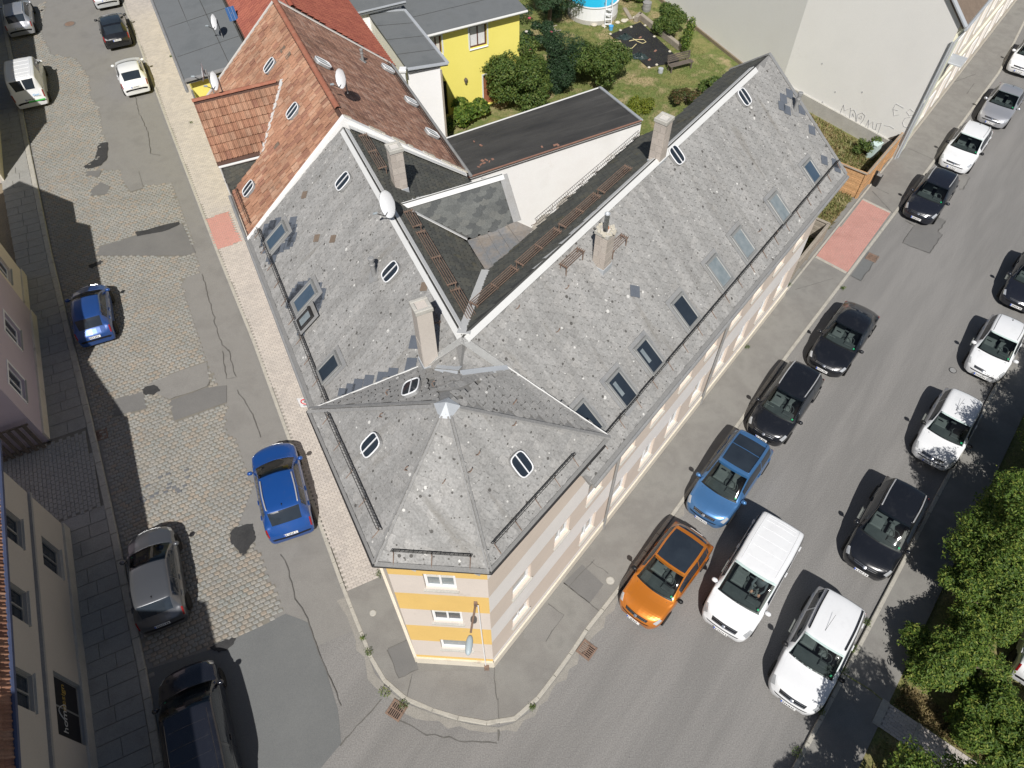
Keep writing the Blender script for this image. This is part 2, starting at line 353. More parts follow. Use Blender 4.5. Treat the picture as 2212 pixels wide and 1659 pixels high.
mat('iron_black', [(.03, .03, .032), (.05, .048, .046)], 5, .6, 40, .2, .1, metal=.3)
mat('concrete', [(.40, .385, .35), (.50, .485, .44)], 2.0, .9, 30, .15, .4)
mat('chimney_block', [(.9, .9, .9), (1.08, 1.07, 1.06)], 2.0, .9, 30, .12, .3, attr=[(.47, .42, .375), (.44, .395, .35), (.50, .45, .40)])
mat('mortar', [(.58, .55, .51), (.64, .61, .565)], 3, .9, 30, .15, .3)
mat('clay', [(.48, .19, .09)], 2, .8)
mat('brick_small', [(.24, .13, .10), (.32, .18, .13)], 3, .9)
mat('window_white', [(.80, .80, .80), (.84, .84, .84)], 2, .5, 30, .03, 0)
mat('window_brown', [(.10, .045, .03), (.13, .06, .04)], 2, .5, 30, .1, 0)
mat('window_grey', [(.25, .255, .25), (.32, .322, .31)], 2, .5, 30, .08, .05, metal=.3)
mat('blind', [(.62, .60, .55), (.70, .68, .63)], 2, .8)
mat('curtain', [(.62, .63, .64), (.70, .70, .70)], 6, .8)
mat('glass_dark', [(.018, .024, .034), (.03, .04, .052)], 1.5, .04, 10, .0, 0, spec=.6)
mat('glass_sky', [(.045, .075, .11), (.07, .10, .14)], 1.5, .05, 10, .0, 0, spec=.7)
mat('glass_pale', [(.15, .185, .20), (.26, .29, .30)], 3.5, .08, 10, 0, 0, spec=.6)
mat('wood', [(.45, .25, .115), (.55, .33, .165), (.40, .21, .095)], 3, .8, 14, .25, .3, stretch=(1, 1, 6))
mat('wood_grey', [(.27, .235, .19), (.36, .32, .265)], 3, .85, 20, .25, .3)
mat('wood_dark', [(.10, .085, .07), (.15, .125, .105)], 3, .85, 20, .25, .3)
mat('door_brown', [(.27, .10, .05), (.33, .13, .07)], 1.5, .7, 20, .1, .1)
mat('plastic_white', [(.80, .81, .82)], 2, .35, 30, .02, 0, spec=.5)
mat('plastic_black', [(.02, .02, .021)], 2, .45, 30, .1, 0)
mat('plastic_grey', [(.33, .37, .39)], 2, .4, 30, .05, 0)
mat('lamp_grey', [(.40, .47, .50)], 2, .4, 30, .05, 0)
mat('cable', [(.75, .74, .70)], 2, .6, 30, .0, 0)
mat('pool_blue', [(.02, .42, .66), (.03, .50, .74)], .8, .06, 8, .04, .12, .02, spec=.6)
mat('tarp', [(.018, .018, .019), (.03, .03, .032)], 1.5, .75, 12, .3, .5, .02)
mat('tarp_green', [(.02, .035, .035), (.04, .06, .06)], 3, .3, 12, .3, .6, .03)
mat('hose', [(.72, .62, .34)], 2, .5, 20, 0, 0)
mat('stone', [(.50, .46, .38), (.60, .56, .47)], 3, .9, 20, .2, .4)
mat('sign_white', [(.82, .82, .82)], 2, .4, 20, 0, 0)
mat('sign_red', [(.62, .02, .03)], 2, .4, 20, 0, 0)
mat('sign_black', [(.02, .02, .022)], 2, .5, 20, 0, 0)
mat('letter_white', [(.55, .55, .53)], 2, .5, 20, 0, 0)
mat('letter_gold', [(.45, .31, .08)], 2, .5, 20, 0, 0)
mat('letter_blue', [(.12, .42, .75)], 2, .5, 20, 0, 0)
mat('green_stripe', [(.10, .52, .12)], 2, .4, 20, 0, 0)
mat('pencil', [(.50, .50, .50)], 2, .8, 20, 0, 0)
mat('graffiti', [(.36, .36, .37)], 2, .8, 20, 0, 0)
mat('box_mint', [(.50, .62, .60), (.56, .68, .66)], 2, .6, 20, .05, 0)
mat('blue_panel', [(.05, .12, .28)], 3, .1, 20, .2, 0, spec=.6)
mat('bark', [(.12, .09, .065), (.17, .13, .10)], 5, .95, 20, .3, .6)
def leafmat(name, attr, trans=.25):
    m = mat(name, [(.85, .85, .85), (1.12, 1.12, 1.1)], 1.0, .55, 20, .1, 0, attr=attr, spec=.35)
    n = m.node_tree.nodes; L = m.node_tree.links; p = n['Principled BSDF']; out = n['Material Output']
    t = n.new('ShaderNodeBsdfTranslucent'); mx = n.new('ShaderNodeMixShader'); mx.inputs[0].default_value = trans
    src = p.inputs['Base Color'].links[0].from_socket; L.new(src, t.inputs[0])
    L.new(p.outputs[0], mx.inputs[1]); L.new(t.outputs[0], mx.inputs[2]); L.new(mx.outputs[0], out.inputs[0])
leafmat('leaf_bright', [(.09, .155, .024), (.12, .195, .03), (.072, .13, .022), (.19, .255, .046), (.10, .168, .028), (.06, .112, .021), (.25, .29, .055)], .32)
leafmat('leaf_mid', [(.07, .12, .025), (.09, .145, .03), (.055, .10, .023), (.12, .165, .035), (.14, .18, .045)])
leafmat('leaf_dark', [(.026, .058, .026), (.034, .07, .03), (.02, .046, .021), (.04, .08, .032)], .15)
leafmat('leaf_fir', [(.03, .065, .028), (.04, .082, .035), (.025, .055, .024), (.052, .095, .04)], .15)
leafmat('leaf_yellow', [(.16, .19, .02), (.20, .22, .025), (.12, .16, .02)])
leafmat('leaf_red', [(.10, .075, .03), (.07, .09, .025), (.13, .08, .035), (.06, .085, .02)])
leafmat('grass_blade', [(.10, .16, .03), (.14, .18, .045), (.20, .20, .075), (.09, .14, .03), (.27, .235, .11)])
leafmat('grass_dry', [(.34, .27, .14), (.27, .21, .10), (.16, .17, .06), (.38, .31, .17), (.22, .20, .08)])
leafmat('petal_pink', [(.65, .12, .2), (.7, .2, .3)]); leafmat('petal_white', [(.8, .75, .7), (.75, .72, .7)])
# car materials
def paint(name, c, metal=.0, rough=.3, coat=.8):
    m = mat(name, [c], 2, rough, 200, .03, 0, metal=metal, spec=.5, coat=coat, dirt=(2.5, .55, tuple(min(.8, q * .8 + .03) for q in c), .3)); m.node_tree.nodes['Principled BSDF'].inputs['Coat Roughness'].default_value = .04
paint('paint_white', (.74, .75, .76)); paint('paint_black', (.010, .011, .014), 0, .22); paint('paint_orange', (.62, .20, .02), .45, .32)
paint('paint_blue', (.012, .075, .30), .25, .32); paint('paint_skyblue', (.075, .20, .42), .45, .3); paint('paint_silver', (.50, .51, .54), .6, .32)
paint('paint_grey', (.115, .12, .13), .5, .32); paint('paint_midblue', (.02, .07, .25), .25, .32); paint('paint_night', (.016, .018, .026), .2, .25)
paint('paint_lightgrey', (.58, .60, .62), .3, .35)
mat('tyre', [(.018, .018, .018), (.03, .029, .028)], 6, .85); mat('rim', [(.42, .42, .43)], 4, .35, 30, .1, 0, metal=.7); mat('trim_black', [(.014, .014, .015)], 4, .4, 30, .1, 0)
mat('chrome', [(.70, .71, .72)], 4, .18, 30, .05, 0, metal=.9); mat('rail_silver', [(.62, .63, .64)], 4, .35, 30, .05, 0, metal=.5)
mat('lamp_clear', [(.50, .52, .54), (.66, .68, .70)], 14, .12, 60, .2, 0, metal=.4, spec=.7); mat('lamp_red', [(.20, .008, .010), (.32, .015, .015)], 9, .15, 60, .1, 0, spec=.6)
mat('plate_white', [(.72, .72, .71)], 4, .5, 30, .05, 0); mat('plate_blue', [(.03, .09, .42)], 4, .5, 30, .05, 0)
mat('cabin_dark', [(.045, .05, .053), (.075, .08, .082)], 3, .8); mat('cabin_grey', [(.11, .118, .12), (.15, .155, .155)], 3, .8); mat('skin', [(.50, .27, .19)], 3, .6); mat('shirt', [(.10, .11, .12)], 3, .8)
mat('paper', [(.70, .72, .70)], 3, .7); mat('sticker_green', [(.03, .45, .2)], 3, .5)
def glassmat():
    m = bpy.data.materials.new('windscreen_glass'); m.use_nodes = True; n = m.node_tree.nodes; L = m.node_tree.links; n.clear()
    out = n.new('ShaderNodeOutputMaterial'); tr = n.new('ShaderNodeBsdfTransparent'); tr.inputs[0].default_value = (.78, .86, .84, 1)
    gl = n.new('ShaderNodeBsdfGlossy'); gl.inputs['Roughness'].default_value = .03; fr = n.new('ShaderNodeFresnel'); fr.inputs[0].default_value = 1.5
    nz = n.new('ShaderNodeTexNoise'); nz.inputs['Scale'].default_value = 30
    mx = n.new('ShaderNodeMixShader'); L.new(fr.outputs[0], mx.inputs[0]); L.new(tr.outputs[0], mx.inputs[1]); L.new(gl.outputs[0], mx.inputs[2]); L.new(mx.outputs[0], out.inputs[0])
    M['windscreen_glass'] = m
glassmat()
mat('gutter_blue', [(.05, .065, .12), (.07, .085, .15)], 2, .5, 30, .1, 0)
# ---------------------------------------------------------------- the setting: ground, roads, pavements
sheet('ground', [(-450, -250, -.06), (450, -250, -.06), (450, 600, -.06), (-450, 600, -.06)], 'earth')
KL = [(-20, -8.0), (11.75, -8.31), (18.33, -8.55), (23.45, -8.79), (35.57, -9.5), (47.1, -9.95), (60.7, -10.37), (90, -11.2)]     # left kerb of the left street (s, o)
kl = lambda s: float(np.interp(s, [q[0] for q in KL], [q[1] for q in KL]))
road = sheet('road', [PL(s, o, 0) for s, o in KL] + [PR(95, 6, 0), PR(95, -4.9, 0), PR(30, -4.85, 0), PR(12, -4.5, 0), PR(-25, -4.3, 0)], 'asphalt')
# side street: older asphalt lane beside the setts, and repairs
sheet('side_street_asphalt', [PL(10.2, -8.25, .004), PL(10.2, -1.3, .004), PL(20, -1.4, .004), PL(32, -1.75, .004), PL(47, -2.1, .004), PL(90, -3.0, .004), PL(90, -11.1, .004), PL(60, -10.3, .004), PL(35.5, -9.45, .004), PL(23.4, -8.75, .004)], 'asphalt_side')
blue = [P(*T(0, 2, *q)) for q in [(1400, 880), (1850, 660), (1960, 700), (2000, 720), (2060, 900), (2120, 1050), (2190, 1280), (2212, 1500), (2080, 1659), (1560, 1659), (960, 1659), (960, 1020)]]
sheet('asphalt_repair', blue, 'asphalt_blue', .009)

sett_poly = [P(*T(*q)) for q in [(0, 2, 950, 1010), (0, 2, 1400, 870), (0, 2, 1830, 660), (0, 2, 1790, 540), (0, 2, 1700, 310), (0, 2, 1560, 80), (0, 1, 1640, 1500), (0, 1, 1560, 1290), (0, 1, 1530, 1200), (0, 1, 1460, 1130),
            (0, 1, 1470, 960), (0, 1, 1330, 680), (0, 1, 1290, 550), (0, 1, 1200, 260), (0, 1, 1170, 160), (0, 1, 1290, 110), (0, 1, 1270, 0), (0, 0, 1190, 1400), (0, 0, 1140, 1290), (0, 0, 1110, 1190),
            (0, 0, 930, 1200), (0, 0, 780, 1105), (0, 0, 640, 1100), (0, 0, 700, 960), (0, 0, 660, 860), (0, 0, 640, 700), (0, 0, 590, 640), (0, 0, 570, 500), (0, 0, 490, 380), (0, 0, 330, 350), (0, 0, 260, 200), (0, 0, 300, 0)]]
sett_poly += [PL(s, kl(s) + .1, 0) for s in (62, 55, 47, 40, 35.5, 29, 23.5, 18.3, 14, 11.6)]
H = lambda tx, ty, pts: [P(*T(tx, ty, *q)) for q in pts]
holes = [H(0, 1, [(740, 930), (930, 880), (950, 990), (740, 1040)]), H(0, 1, [(960, 830), (1170, 745), (1340, 690), (1360, 810), (1340, 850), (1100, 930), (1000, 890)]),
         H(0, 1, [(1100, 940), (1340, 855), (1470, 840), (1470, 950), (1130, 1070)]), H(0, 0, [(590, 1240), (650, 1180), (710, 1210), (700, 1260), (590, 1270)]),
         H(0, 0, [(780, 1105), (900, 1110), (930, 1220), (850, 1245), (790, 1160)]), H(0, 0, [(650, 1600), (880, 1530), (1180, 1450), (1270, 1640), (1200, 1659), (620, 1659)]),
         H(0, 0, [(555, 1115), (660, 1105), (640, 1150), (560, 1140)])]
darks = [H(0, 2, [(1490, 140), (1520, 105), (1560, 95), (1640, 80), (1650, 130), (1655, 180), (1620, 225), (1600, 270), (1570, 285), (1540, 245), (1505, 215)]),
         H(0, 0, [(640, 930), (700, 925), (703, 970), (690, 1040), (640, 1080), (560, 1100), (545, 1080), (620, 1030), (632, 980)]),
         H(0, 0, [(880, 1505), (1160, 1440), (1170, 1455), (1100, 1490), (890, 1535)]), H(0, 1, [(918, 870), (960, 845), (1000, 838), (1040, 870), (1000, 905), (940, 900)]),
         H(0, 2, [(1360, 880), (1440, 840), (1530, 825), (1510, 865), (1420, 915)]), H(0, 1, [(575, 65), (630, 40), (675, 30), (655, 55), (600, 85)])]
mb_, rb_ = lay(PL(30, -5, .010), V3(nL), V3(dL), sett_poly, .225, .165, .5, 0, .03, [], 0, 0, seed=3)
me_ = stamp_mesh('sett_paving', [(-.1125, -.0825, 0), (.1125, -.0825, 0), (.1125, .0825, 0), (-.1125, .0825, 0)], [(0, 1, 2, 3)], mb_, rb_); me_.materials.append(M['sand_bed']); bed = bpy.data.objects.new('sett_paving', me_); COL.objects.link(bed); bed['kind'] = 'structure'
ms, rs = lay(PL(30, -5, .010), V3(nL), V3(dL), sett_poly, .225, .165, .5, .07, 0.03, holes + [d for d in darks[:1]], .004, .05, (.88, 1.06), (.9, 1.04), 3, .0)
# a few blue-grey replacement stones keep their own colour
field('sett', t_sett(.212, .152, .026), ms, rs, 'sett', bed, 300)
for k, h in enumerate(holes): sheet('asphalt_patch', h, ['asphalt_grey', 'asphalt_side', 'asphalt_grey'][k % 3], .030 + .001 * k, bed)
def rough_poly(pts, amp=.06, n=5, seed=0):
    g = np.random.default_rng(seed); out = []
    for i in range(len(pts)):
        a, b = np.array(pts[i]), np.array(pts[(i + 1) % len(pts)])
        for k in range(n): q = a + (b - a) * k / n; q = q + np.array([*g.normal(0, amp, 2), 0]) * (0 if k == 0 else 1); out.append(q)
    return out
for k, d in enumerate(darks): sheet('tar_patch', rough_poly(d, .03, 4, k), 'asphalt_dark', .038 + .001 * k, bed)
bs = H(0, 1, [(920, 1570), (935, 1590), (960, 1490), (1090, 1415), (1100, 1480), (1095, 1505), (1210, 1390), (1215, 1435), (1015, 1540), (1075, 1530), (1150, 1515), (1165, 1530), (1200, 1490), (985, 1560), (1040, 1435), (1130, 1500)])
b2 = MB()
for i, q in enumerate(bs): b2.bbox(q + np.array([0, 0, .026]), (.2, .14, .03), V3(nL), V3(dL), b=.02)
b2.build('replacement_setts', 'sett_dark', bed, kind='stuff')

# kerb lines and pavements of the corner block
KC = [PL(s, o) for s, o in [(85, -2.9), (61.9, -2.47), (55.5, -2.3), (46.65, -2.15), (38.7, -1.95), (32.1, -1.78), (25.2, -1.52), (19.95, -1.45), (11.5, -1.35)]]
KC += [np.array([x, y, 0.]) for x, y in [(-5.65, 8.84), (-5.22, 8.02), (-4.73, 7.08), (-4.02, 6.42), (-3.42, 6.07), (-2.4, 5.72), (-1.36, 5.47), (-.44, 5.38), (.02, 5.5), (.64, 5.88), (1.85, 7.33), (2.79, 8.62), (3.77, 9.75)]]
KC += [PR(s, o) for s, o in [(19.6, 3.1), (24.7, 3.14), (31.5, 3.05), (42.6, 2.88), (56, 2.81), (66, 3.6), (72, 6.0)]]
def offset_line(pts, d):
    out = []
    for i, p in enumerate(pts):
        t = pts[min(i + 1, len(pts) - 1)] - pts[max(i - 1, 0)]; t = t / np.linalg.norm(t); out.append(p + d * np.array([-t[1], t[0], 0]))
    return out
def kerb_line(name, pts, parent, width=.15, step=1.0, top=.115, side=1.0, seed=0):
    g = np.random.default_rng(seed); pts = [np.array(p, float) for p in pts]; seg = [np.linalg.norm(pts[i + 1] - pts[i]) for i in range(len(pts) - 1)]
    cum = np.concatenate([[0], np.cumsum(seg)]); tot = cum[-1]; at = lambda d: np.array([np.interp(d, cum, [p[k] for p in pts]) for k in range(3)])
    ms, d = [], 0.0
    while d < tot - .3:
        Ls = min(step * g.uniform(.9, 1.08), tot - d); a, b = at(d), at(d + Ls); ex = (b - a); ln = np.linalg.norm(ex); ex /= ln; ey = np.cross(UP, ex)
        m = frame_mat((a + b) / 2 + ey * side * width / 2 + UP * g.uniform(-.006, .006), ex * (ln - .015), ey * width, UP * top); ms.append(m); d += Ls
    field('kerb_stone', ([(-.5, -.5, 0), (.5, -.5, 0), (.5, .5, 0), (-.5, .5, 0), (-.5, -.5, .8), (.5, -.5, .8), (.5, .5, .8), (-.5, .5, .8), (-.49, -.36, 1), (.49, -.36, 1), (.49, .36, 1), (-.49, .36, 1)],
          [(0, 1, 5, 4), (1, 2, 6, 5), (2, 3, 7, 6), (3, 0, 4, 7), (4, 5, 9, 8), (5, 6, 10, 9), (6, 7, 11, 10), (7, 4, 8, 11), (8, 9, 10, 11)]), ms, g.random(len(ms)), 'kerb', parent, 300)
inner = [PR(72, 12), PR(44, 5.4), PR(28, 5.3), PR(5.6, 5.6), PL(8.3, 1), PL(23, .6), PL(46, .6), PL(85, .3)]
pav = sheet('corner_pavement', [p + UP * .1 for p in offset_line(KC, .13)] + [p + UP * .1 for p in inner], 'asphalt_path')
kerb_line('kerb_stone', KC, pav, .15, .98, .118, 1.0, 2)
# concrete block paving along the left street with a red crossing strip
kc2 = offset_line(KC[:9], .17)
pv_poly = [p + UP * .106 for p in kc2] + [P(*T(1, 2, 35, 515), .106), P(*T(1, 2, 240, 425), .106)] + [PL(s, .32, .106) for s in (12, 23, 34, 46, 60, 84)]
pvb = sheet('block_pavement', pv_poly, 'paver_joint', .106)
red = [P(*T(0, 0, *q), .1) for q in [(1340, 1420), (1480, 1370), (1562, 1565), (1410, 1620)]]
near = [p for p in pv_poly]
ms, rs = lay(PL(20, 0, .106), V3(nL), V3(dL), pv_poly, .205, .103, .5, 0, 0, [red], .0015, 0, seed=4)
k = np.array([LS(m[:3, 3])[0] < 66 for m in ms]); field('paving_block', t_block(.196, .094, .012, .008), ms[k], rs[k], 'paver', pvb, 300)
redo = sheet('red_block_strip', red, 'paver_joint', .108)
ms, rs = lay(PL(30, 0, .108), V3(nL), V3(dL), red, .205, .103, .5, 0, 0, [], .0015, 0, seed=5)
field('red_paving_block', t_block(.196, .094, .012, .008), ms, rs, 'paver_red', redo, 300)
# red driveway strip on the right street with concrete edging
redR = [PR(37.5, 4.87), PR(37.35, 3.22), PR(31.4, 3.25), PR(31.55, 4.95)]
dr = sheet('red_driveway_strip', redR, 'paver_joint', .108)
ms, rs = lay(PR(34, 4, .108), V3(dR), V3(nR), redR, .205, .103, .5, 0, 0, [], .0015, 0, seed=6)
field('red_paving_block', t_block(.197, .095, .010, .006), ms, rs, 'paver_red', dr, 300)
for a, b in ((redR[0], redR[1]), (redR[2], redR[3])):
    e = (b - a) / np.linalg.norm(b - a); n_ = np.cross(UP, e); MB().bbox((a + b) / 2 + UP * .10, (np.linalg.norm(b - a), .14, .07), e, n_, b=.012).build('edging_stone', 'kerb', dr)
e0, e1 = PR(28.3, 5.06), PR(43, 4.96); ex = (e1 - e0) / np.linalg.norm(e1 - e0)
for k in range(14): MB().bbox(e0 + ex * (.55 + k * 1.02) + UP * .10, (1.0, .10, .09), ex, np.cross(UP, ex), b=.012).build('edging_stone', 'kerb', pav)
# east pavement
KE = [PR(s, o) for s, o in [(-14, -4.35), (8.8, -4.45), (13.6, -4.55), (21.5, -4.68), (28.7, -4.85), (60, -5.0)]]
pe = sheet('east_pavement', [p + UP * .1 for p in offset_line(KE, -.1)] + [PR(60, -6.7, .1), PR(12.8, -6.15, .1), PR(-14, -5.9, .1)], 'asphalt_path')
kerb_line('kerb_stone', KE, pe, .15, 1.0, .118, -1.0, 5)
# garden path with blocks off the east pavement
pp = [PR(12.65, -6.13), PR(11.75, -6.13), PR(11.78, -9.6), PR(12.62, -9.6)]
ph = sheet('garden_path', pp, 'paver_joint', .09)
ms, rs = lay(PR(12, -7, .09), V3(nR), V3(dR), pp, .205, .103, .5, 0, 0, [], .0015, 0, seed=8)
field('paving_block', t_block(.198, .096, .012, .006), ms, rs, 'paver', ph, 300)
MB().bbox(PR(12.2, -6.05, .10), (.24, .95, .06), V3(nR), V3(dR), b=.012).build('edging_stone', 'kerb', ph); MB().bbox(PR(12.2, -7.2, .10), (.1, .95, .03), V3(nR), V3(dR), b=.008).build('edging_stone', 'kerb', ph)
sheet('verge', [PR(-14, -5.9), PR(12.7, -6.1), PR(60, -6.6), PR(60, -40), PR(-14, -40)], 'dry_grass', .02)
# left pavement of stone slabs
lp = [PL(s, kl(s) - .12, .09) for s in (4, 12, 18.3, 23.5, 35.5, 47, 60, 80)] + [PL(s, o, .09) for s, o in ((80, -12.2), (43, -11.3), (31, -10.9), (23.4, -10.5), (18.7, -10.35), (4, -9.9))]
lpo = sheet('slab_pavement', lp, 'sand_bed', .074)
kerb_line('kerb_stone', [PL(s, kl(s), 0) for s in np.linspace(4, 80, 60)], lpo, .26, 1.15, .115, 1.0, 9)
court = [PL(19.2, -8.9), PL(23.2, -9.1), PL(23.3, -16), PL(19.0, -16)]
ms, rs = [], []; g_ = np.random.default_rng(10); s_ = 4.0
while s_ < 78:
    dp_ = g_.uniform(.52, .7); o0 = kl(s_) - .275; o1 = float(np.interp(s_, [4, 18.7, 23.4, 31, 43, 80], [-10.2, -10.5, -10.65, -11.0, -11.6, -12.3]))
    if not (19.0 < s_ < 22.9):
        f_ = g_.uniform(.3, .7); cuts = [o0, o0 + (o1 - o0) * f_, o1] if g_.random() < .75 else [o0, o1]
        for a, b in zip(cuts[:-1], cuts[1:]): ms.append(frame_mat(PL(s_ + dp_ / 2, (a + b) / 2, .074 + g_.uniform(-.003, .003)), V3(nL) * (abs(b - a) - .018), V3(dL) * (dp_ - .018), UP)); rs.append(g_.random())
    s_ += dp_
field('paving_slab', ([(-.5, -.5, 0), (.5, -.5, 0), (.5, .5, 0), (-.5, .5, 0), (-.495, -.49, .026), (.495, -.49, .026), (.495, .49, .026), (-.495, .49, .026)], [(0, 1, 5, 4), (1, 2, 6, 5), (2, 3, 7, 6), (3, 0, 4, 7), (4, 5, 6, 7)]), ms, rs, 'slab', lpo, 300)
co = sheet('courtyard_paving', [PL(19.2, -9.0), PL(23.2, -9.15), PL(23.3, -16), PL(19.0, -16)], 'sand_bed', .10)
ms, rs = lay(PL(20, -9, .10), V3(dL), V3(nL), court, .235, .155, .5, .02, 0, [], .003, 0, seed=11)
field('courtyard_block', t_block(.225, .146, .02, .012), ms, rs, 'slab', co, 300)

# repairs of a slightly different tone; the pavement ones also paint in window reflections
for k, (pts, mt_) in enumerate([([(300, 890), (370, 1080), (500, 1020), (450, 820)], 'asphalt_grey'), ([(1340, 595), (1440, 670), (1325, 840), (1180, 820), (1190, 740)], 'asphalt_side'), ([(425, 1200), (460, 1050), (560, 1030), (985, 1025), (1025, 1378), (820, 1355), (560, 1300)], 'asphalt_side'), ([(1440, 460), (1610, 590), (1700, 470), (1560, 340)], 'asphalt_grey')]):
    sheet('pavement_repair', [P(*T(1, 2, *q), .1) for q in pts], mt_, .103 + .0005 * k, pav)
for k, (tx, ty, pts, mt_) in enumerate([(2, 0, [(1500, 1465), (1425, 1575), (1600, 1645), (1685, 1525), (1655, 1505), (1705, 1435), (1580, 1380)], 'asphalt_grey'), (2, 1, [(1090, 130), (1155, 165), (1270, 0), (1200, -30)], 'asphalt_blue'), (2, 0, [(1795, 1230), (1820, 1228), (1860, 1155), (1830, 1135), (1790, 1140)], 'asphalt_side')]):
    sheet('road_repair', [P(*T(tx, ty, *q)) for q in pts], mt_, .005 + .001 * k, road)
gk = KC[8:24]; gi, go = offset_line(gk, -.01), offset_line(gk, -.34); gm_ = np.random.default_rng(77)
dn = lambda L0: [L0[i] + (L0[i + 1] - L0[i]) * t_ for i in range(len(L0) - 1) for t_ in np.linspace(0, 1, max(2, int(np.linalg.norm(L0[i + 1] - L0[i]) / .3)), endpoint=False)]
a_, b_ = dn(gi), [p_ for p_ in dn(gi)]; ob = offset_line(a_, -1.0); vv = []
for p_, q_ in zip(a_, ob): vv += [np.array([*p_[:2], .008]), np.array([*(p_ + (q_ - p_) * gm_.uniform(.10, .34))[:2], .008])]
mat('gutter_grit', [(.25, .238, .215), (.30, .285, .255)], 2.5, .95, 30, .25, .2); MB().add(vv, [(2 * i, 2 * i + 1, 2 * i + 3, 2 * i + 2) for i in range(len(a_) - 1)]).build('gutter_grit', 'gutter_grit', road)
# cracks, joints and repair seams in the asphalt
def crack(pts, width, z, parent, seed=0, amp=.03, name='seam', matn='crack'):
    g = np.random.default_rng(seed); line = []
    for i in range(len(pts) - 1):
        a, b = np.array(pts[i]), np.array(pts[i + 1]); n = max(2, int(np.linalg.norm(b - a) / .22))
        for k in range(n): line.append(a + (b - a) * k / n + np.array([*g.normal(0, amp, 2), 0]))
    line.append(np.array(pts[-1])); off = offset_line(line, 1.0); mb = MB(); v = []
    for i, p in enumerate(line):
        n_ = off[i] - p; ww = width * g.uniform(.4, 1.2) / 2; v += [p + n_ * ww, p - n_ * ww]
    v = [np.array([q[0], q[1], z]) for q in v]
    mb.add(v, [(2 * i, 2 * i + 1, 2 * i + 3, 2 * i + 2) for i in range(len(line) - 1)]); mb.build(name, matn, parent)
S12 = lambda pts: [P(*T(1, 2, *q), .1) for q in pts]
for k, pts in enumerate([[(1340, 595), (1440, 670), (1325, 840)], [(1440, 460), (1610, 590)], [(1620, 320), (1730, 400)], [(1010, 1200), (1025, 1380)], [(985, 980), (1010, 1220)], [(300, 890), (370, 1080), (500, 1020)], [(300, 890), (450, 820)], [(460, 1050), (425, 1200)], [(1480, 480), (1640, 310)], [(1670, 640), (1440, 460)]]):
    crack(S12(pts), .035, .106, pav, k, .015)
crack([P(*T(1, 2, *q)) for q in [(0, 1510), (260, 1215)]], .05, .014, road, 40); crack([P(*T(1, 2, *q)) for q in [(370, 1350), (560, 1440), (800, 1490), (1010, 1500)]], .035, .012, road, 41)
crack([P(*T(1, 2, *q)) for q in [(1015, 1480), (1018, 1410)]], .07, .012, road, 42)
for k, (tx, ty, pts) in enumerate([(2, 0, [(1440, 1430), (1500, 1465), (1425, 1575), (1600, 1645), (1685, 1525), (1655, 1505), (1705, 1435), (1580, 1380)]), (2, 0, [(1795, 1230), (1820, 1228), (1860, 1155), (1830, 1135)]), (2, 1, [(1090, 130), (1155, 165), (1270, 0)]), (0, 1, [(1310, 120), (1380, 380), (1430, 560), (1480, 620)]), (0, 1, [(1360, 820), (1345, 850), (1110, 930)]),
        (0, 0, [(870, 600), (900, 730), (960, 870), (980, 1000), (1040, 1010)]), (0, 2, [(1820, 280), (1860, 360), (1920, 560), (1990, 700), (2060, 900), (2140, 1090), (2212, 1260)]), (0, 1, [(1440, 620), (1470, 800), (1530, 790), (1480, 610)]), (0, 1, [(1540, 870), (1640, 1030), (1690, 1180)])]):
    crack([P(*T(tx, ty, *q)) for q in pts], .03, .044, road, 50 + k, .02)
for k, pts in enumerate([[(1460, 960), (1630, 1035)], [(1230, 1240), (1360, 1380)], [(1260, 1220), (1335, 1255)], [(1600, 590), (1900, 480)], [(1840, 610), (1890, 540)], [(1270, 1050), (1340, 1040)]]):
    crack([P(*T(2, 0, *q), .1) for q in pts], .05, .107, pav, 70 + k, .012)
crack([PR(30.6, 3.6, .1), PR(28.7, 4.75, .1)], .03, .106, pav, 80, .004)
crack([P(*T(2, 2, *q), .1) for q in [(1060, 1060), (1180, 1130), (1310, 1230)]], .05, .106, pe, 90, .01, 'grassy_seam', 'lawn')
def grate(c, ex, label, sz=(.5, .5)):
    c = np.array(c); ey = np.cross(UP, ex); t = thing('storm_drain', label, 'drain', c)
    f = MB()
    for s_ in (-1, 1): f.box(c + ey * s_ * sz[1] / 2 + UP * .02, (sz[0] + .06, .05, .04), ex, ey); f.box(c + ex * s_ * sz[0] / 2 + UP * .018, (.05, sz[1] - .05, .036), ex, ey)
    f.build('frame', 'rust', t)
    MB().box(c + UP * .004, (sz[0], sz[1], .006), ex, ey).build('pit', 'plastic_black', t)
    for k in range(7): MB().box(c + ex * ((k - 3) * sz[0] / 7.2) + UP * .02, (.03, sz[1] - .04, .028), ex, ey).build('bar', 'rust', t)
    MB().box(c + UP * .016, (sz[0] - .05, .035, .02), ex, ey).build('cross_bar', 'rust', t)
grate(P(*T(1, 2, 1590, 895)), V3(dR), 'rusty storm drain grate in the gutter by the orange car')
grate(P(*T(1, 2, 358, 1285)), np.array([.86, -.5, 0]), 'rusty storm drain grate at the rounded kerb with weeds')
grate(P(*T(2, 1, 1228, 12)), V3(dR), 'rusty storm drain grate beside the red driveway strip')
grate(P(*T(0, 1, 655, 1160)), V3(dL), 'dark storm drain grate beside the courtyard entrance')
def disc(c, r, matn, name, label, cat, rim='kerb'):
    c = np.array(c); t = thing(name, label, cat, c); MB().lathe(c, [(r * 1.22, .0), (r * 1.22, .012), (r * 1.02, .016)], 20).build('surround', rim, t)
    MB().lathe(c, [(r, .01), (r, .022), (r * .9, .026), (r * .4, .022)], 20).build('cover', matn, t)
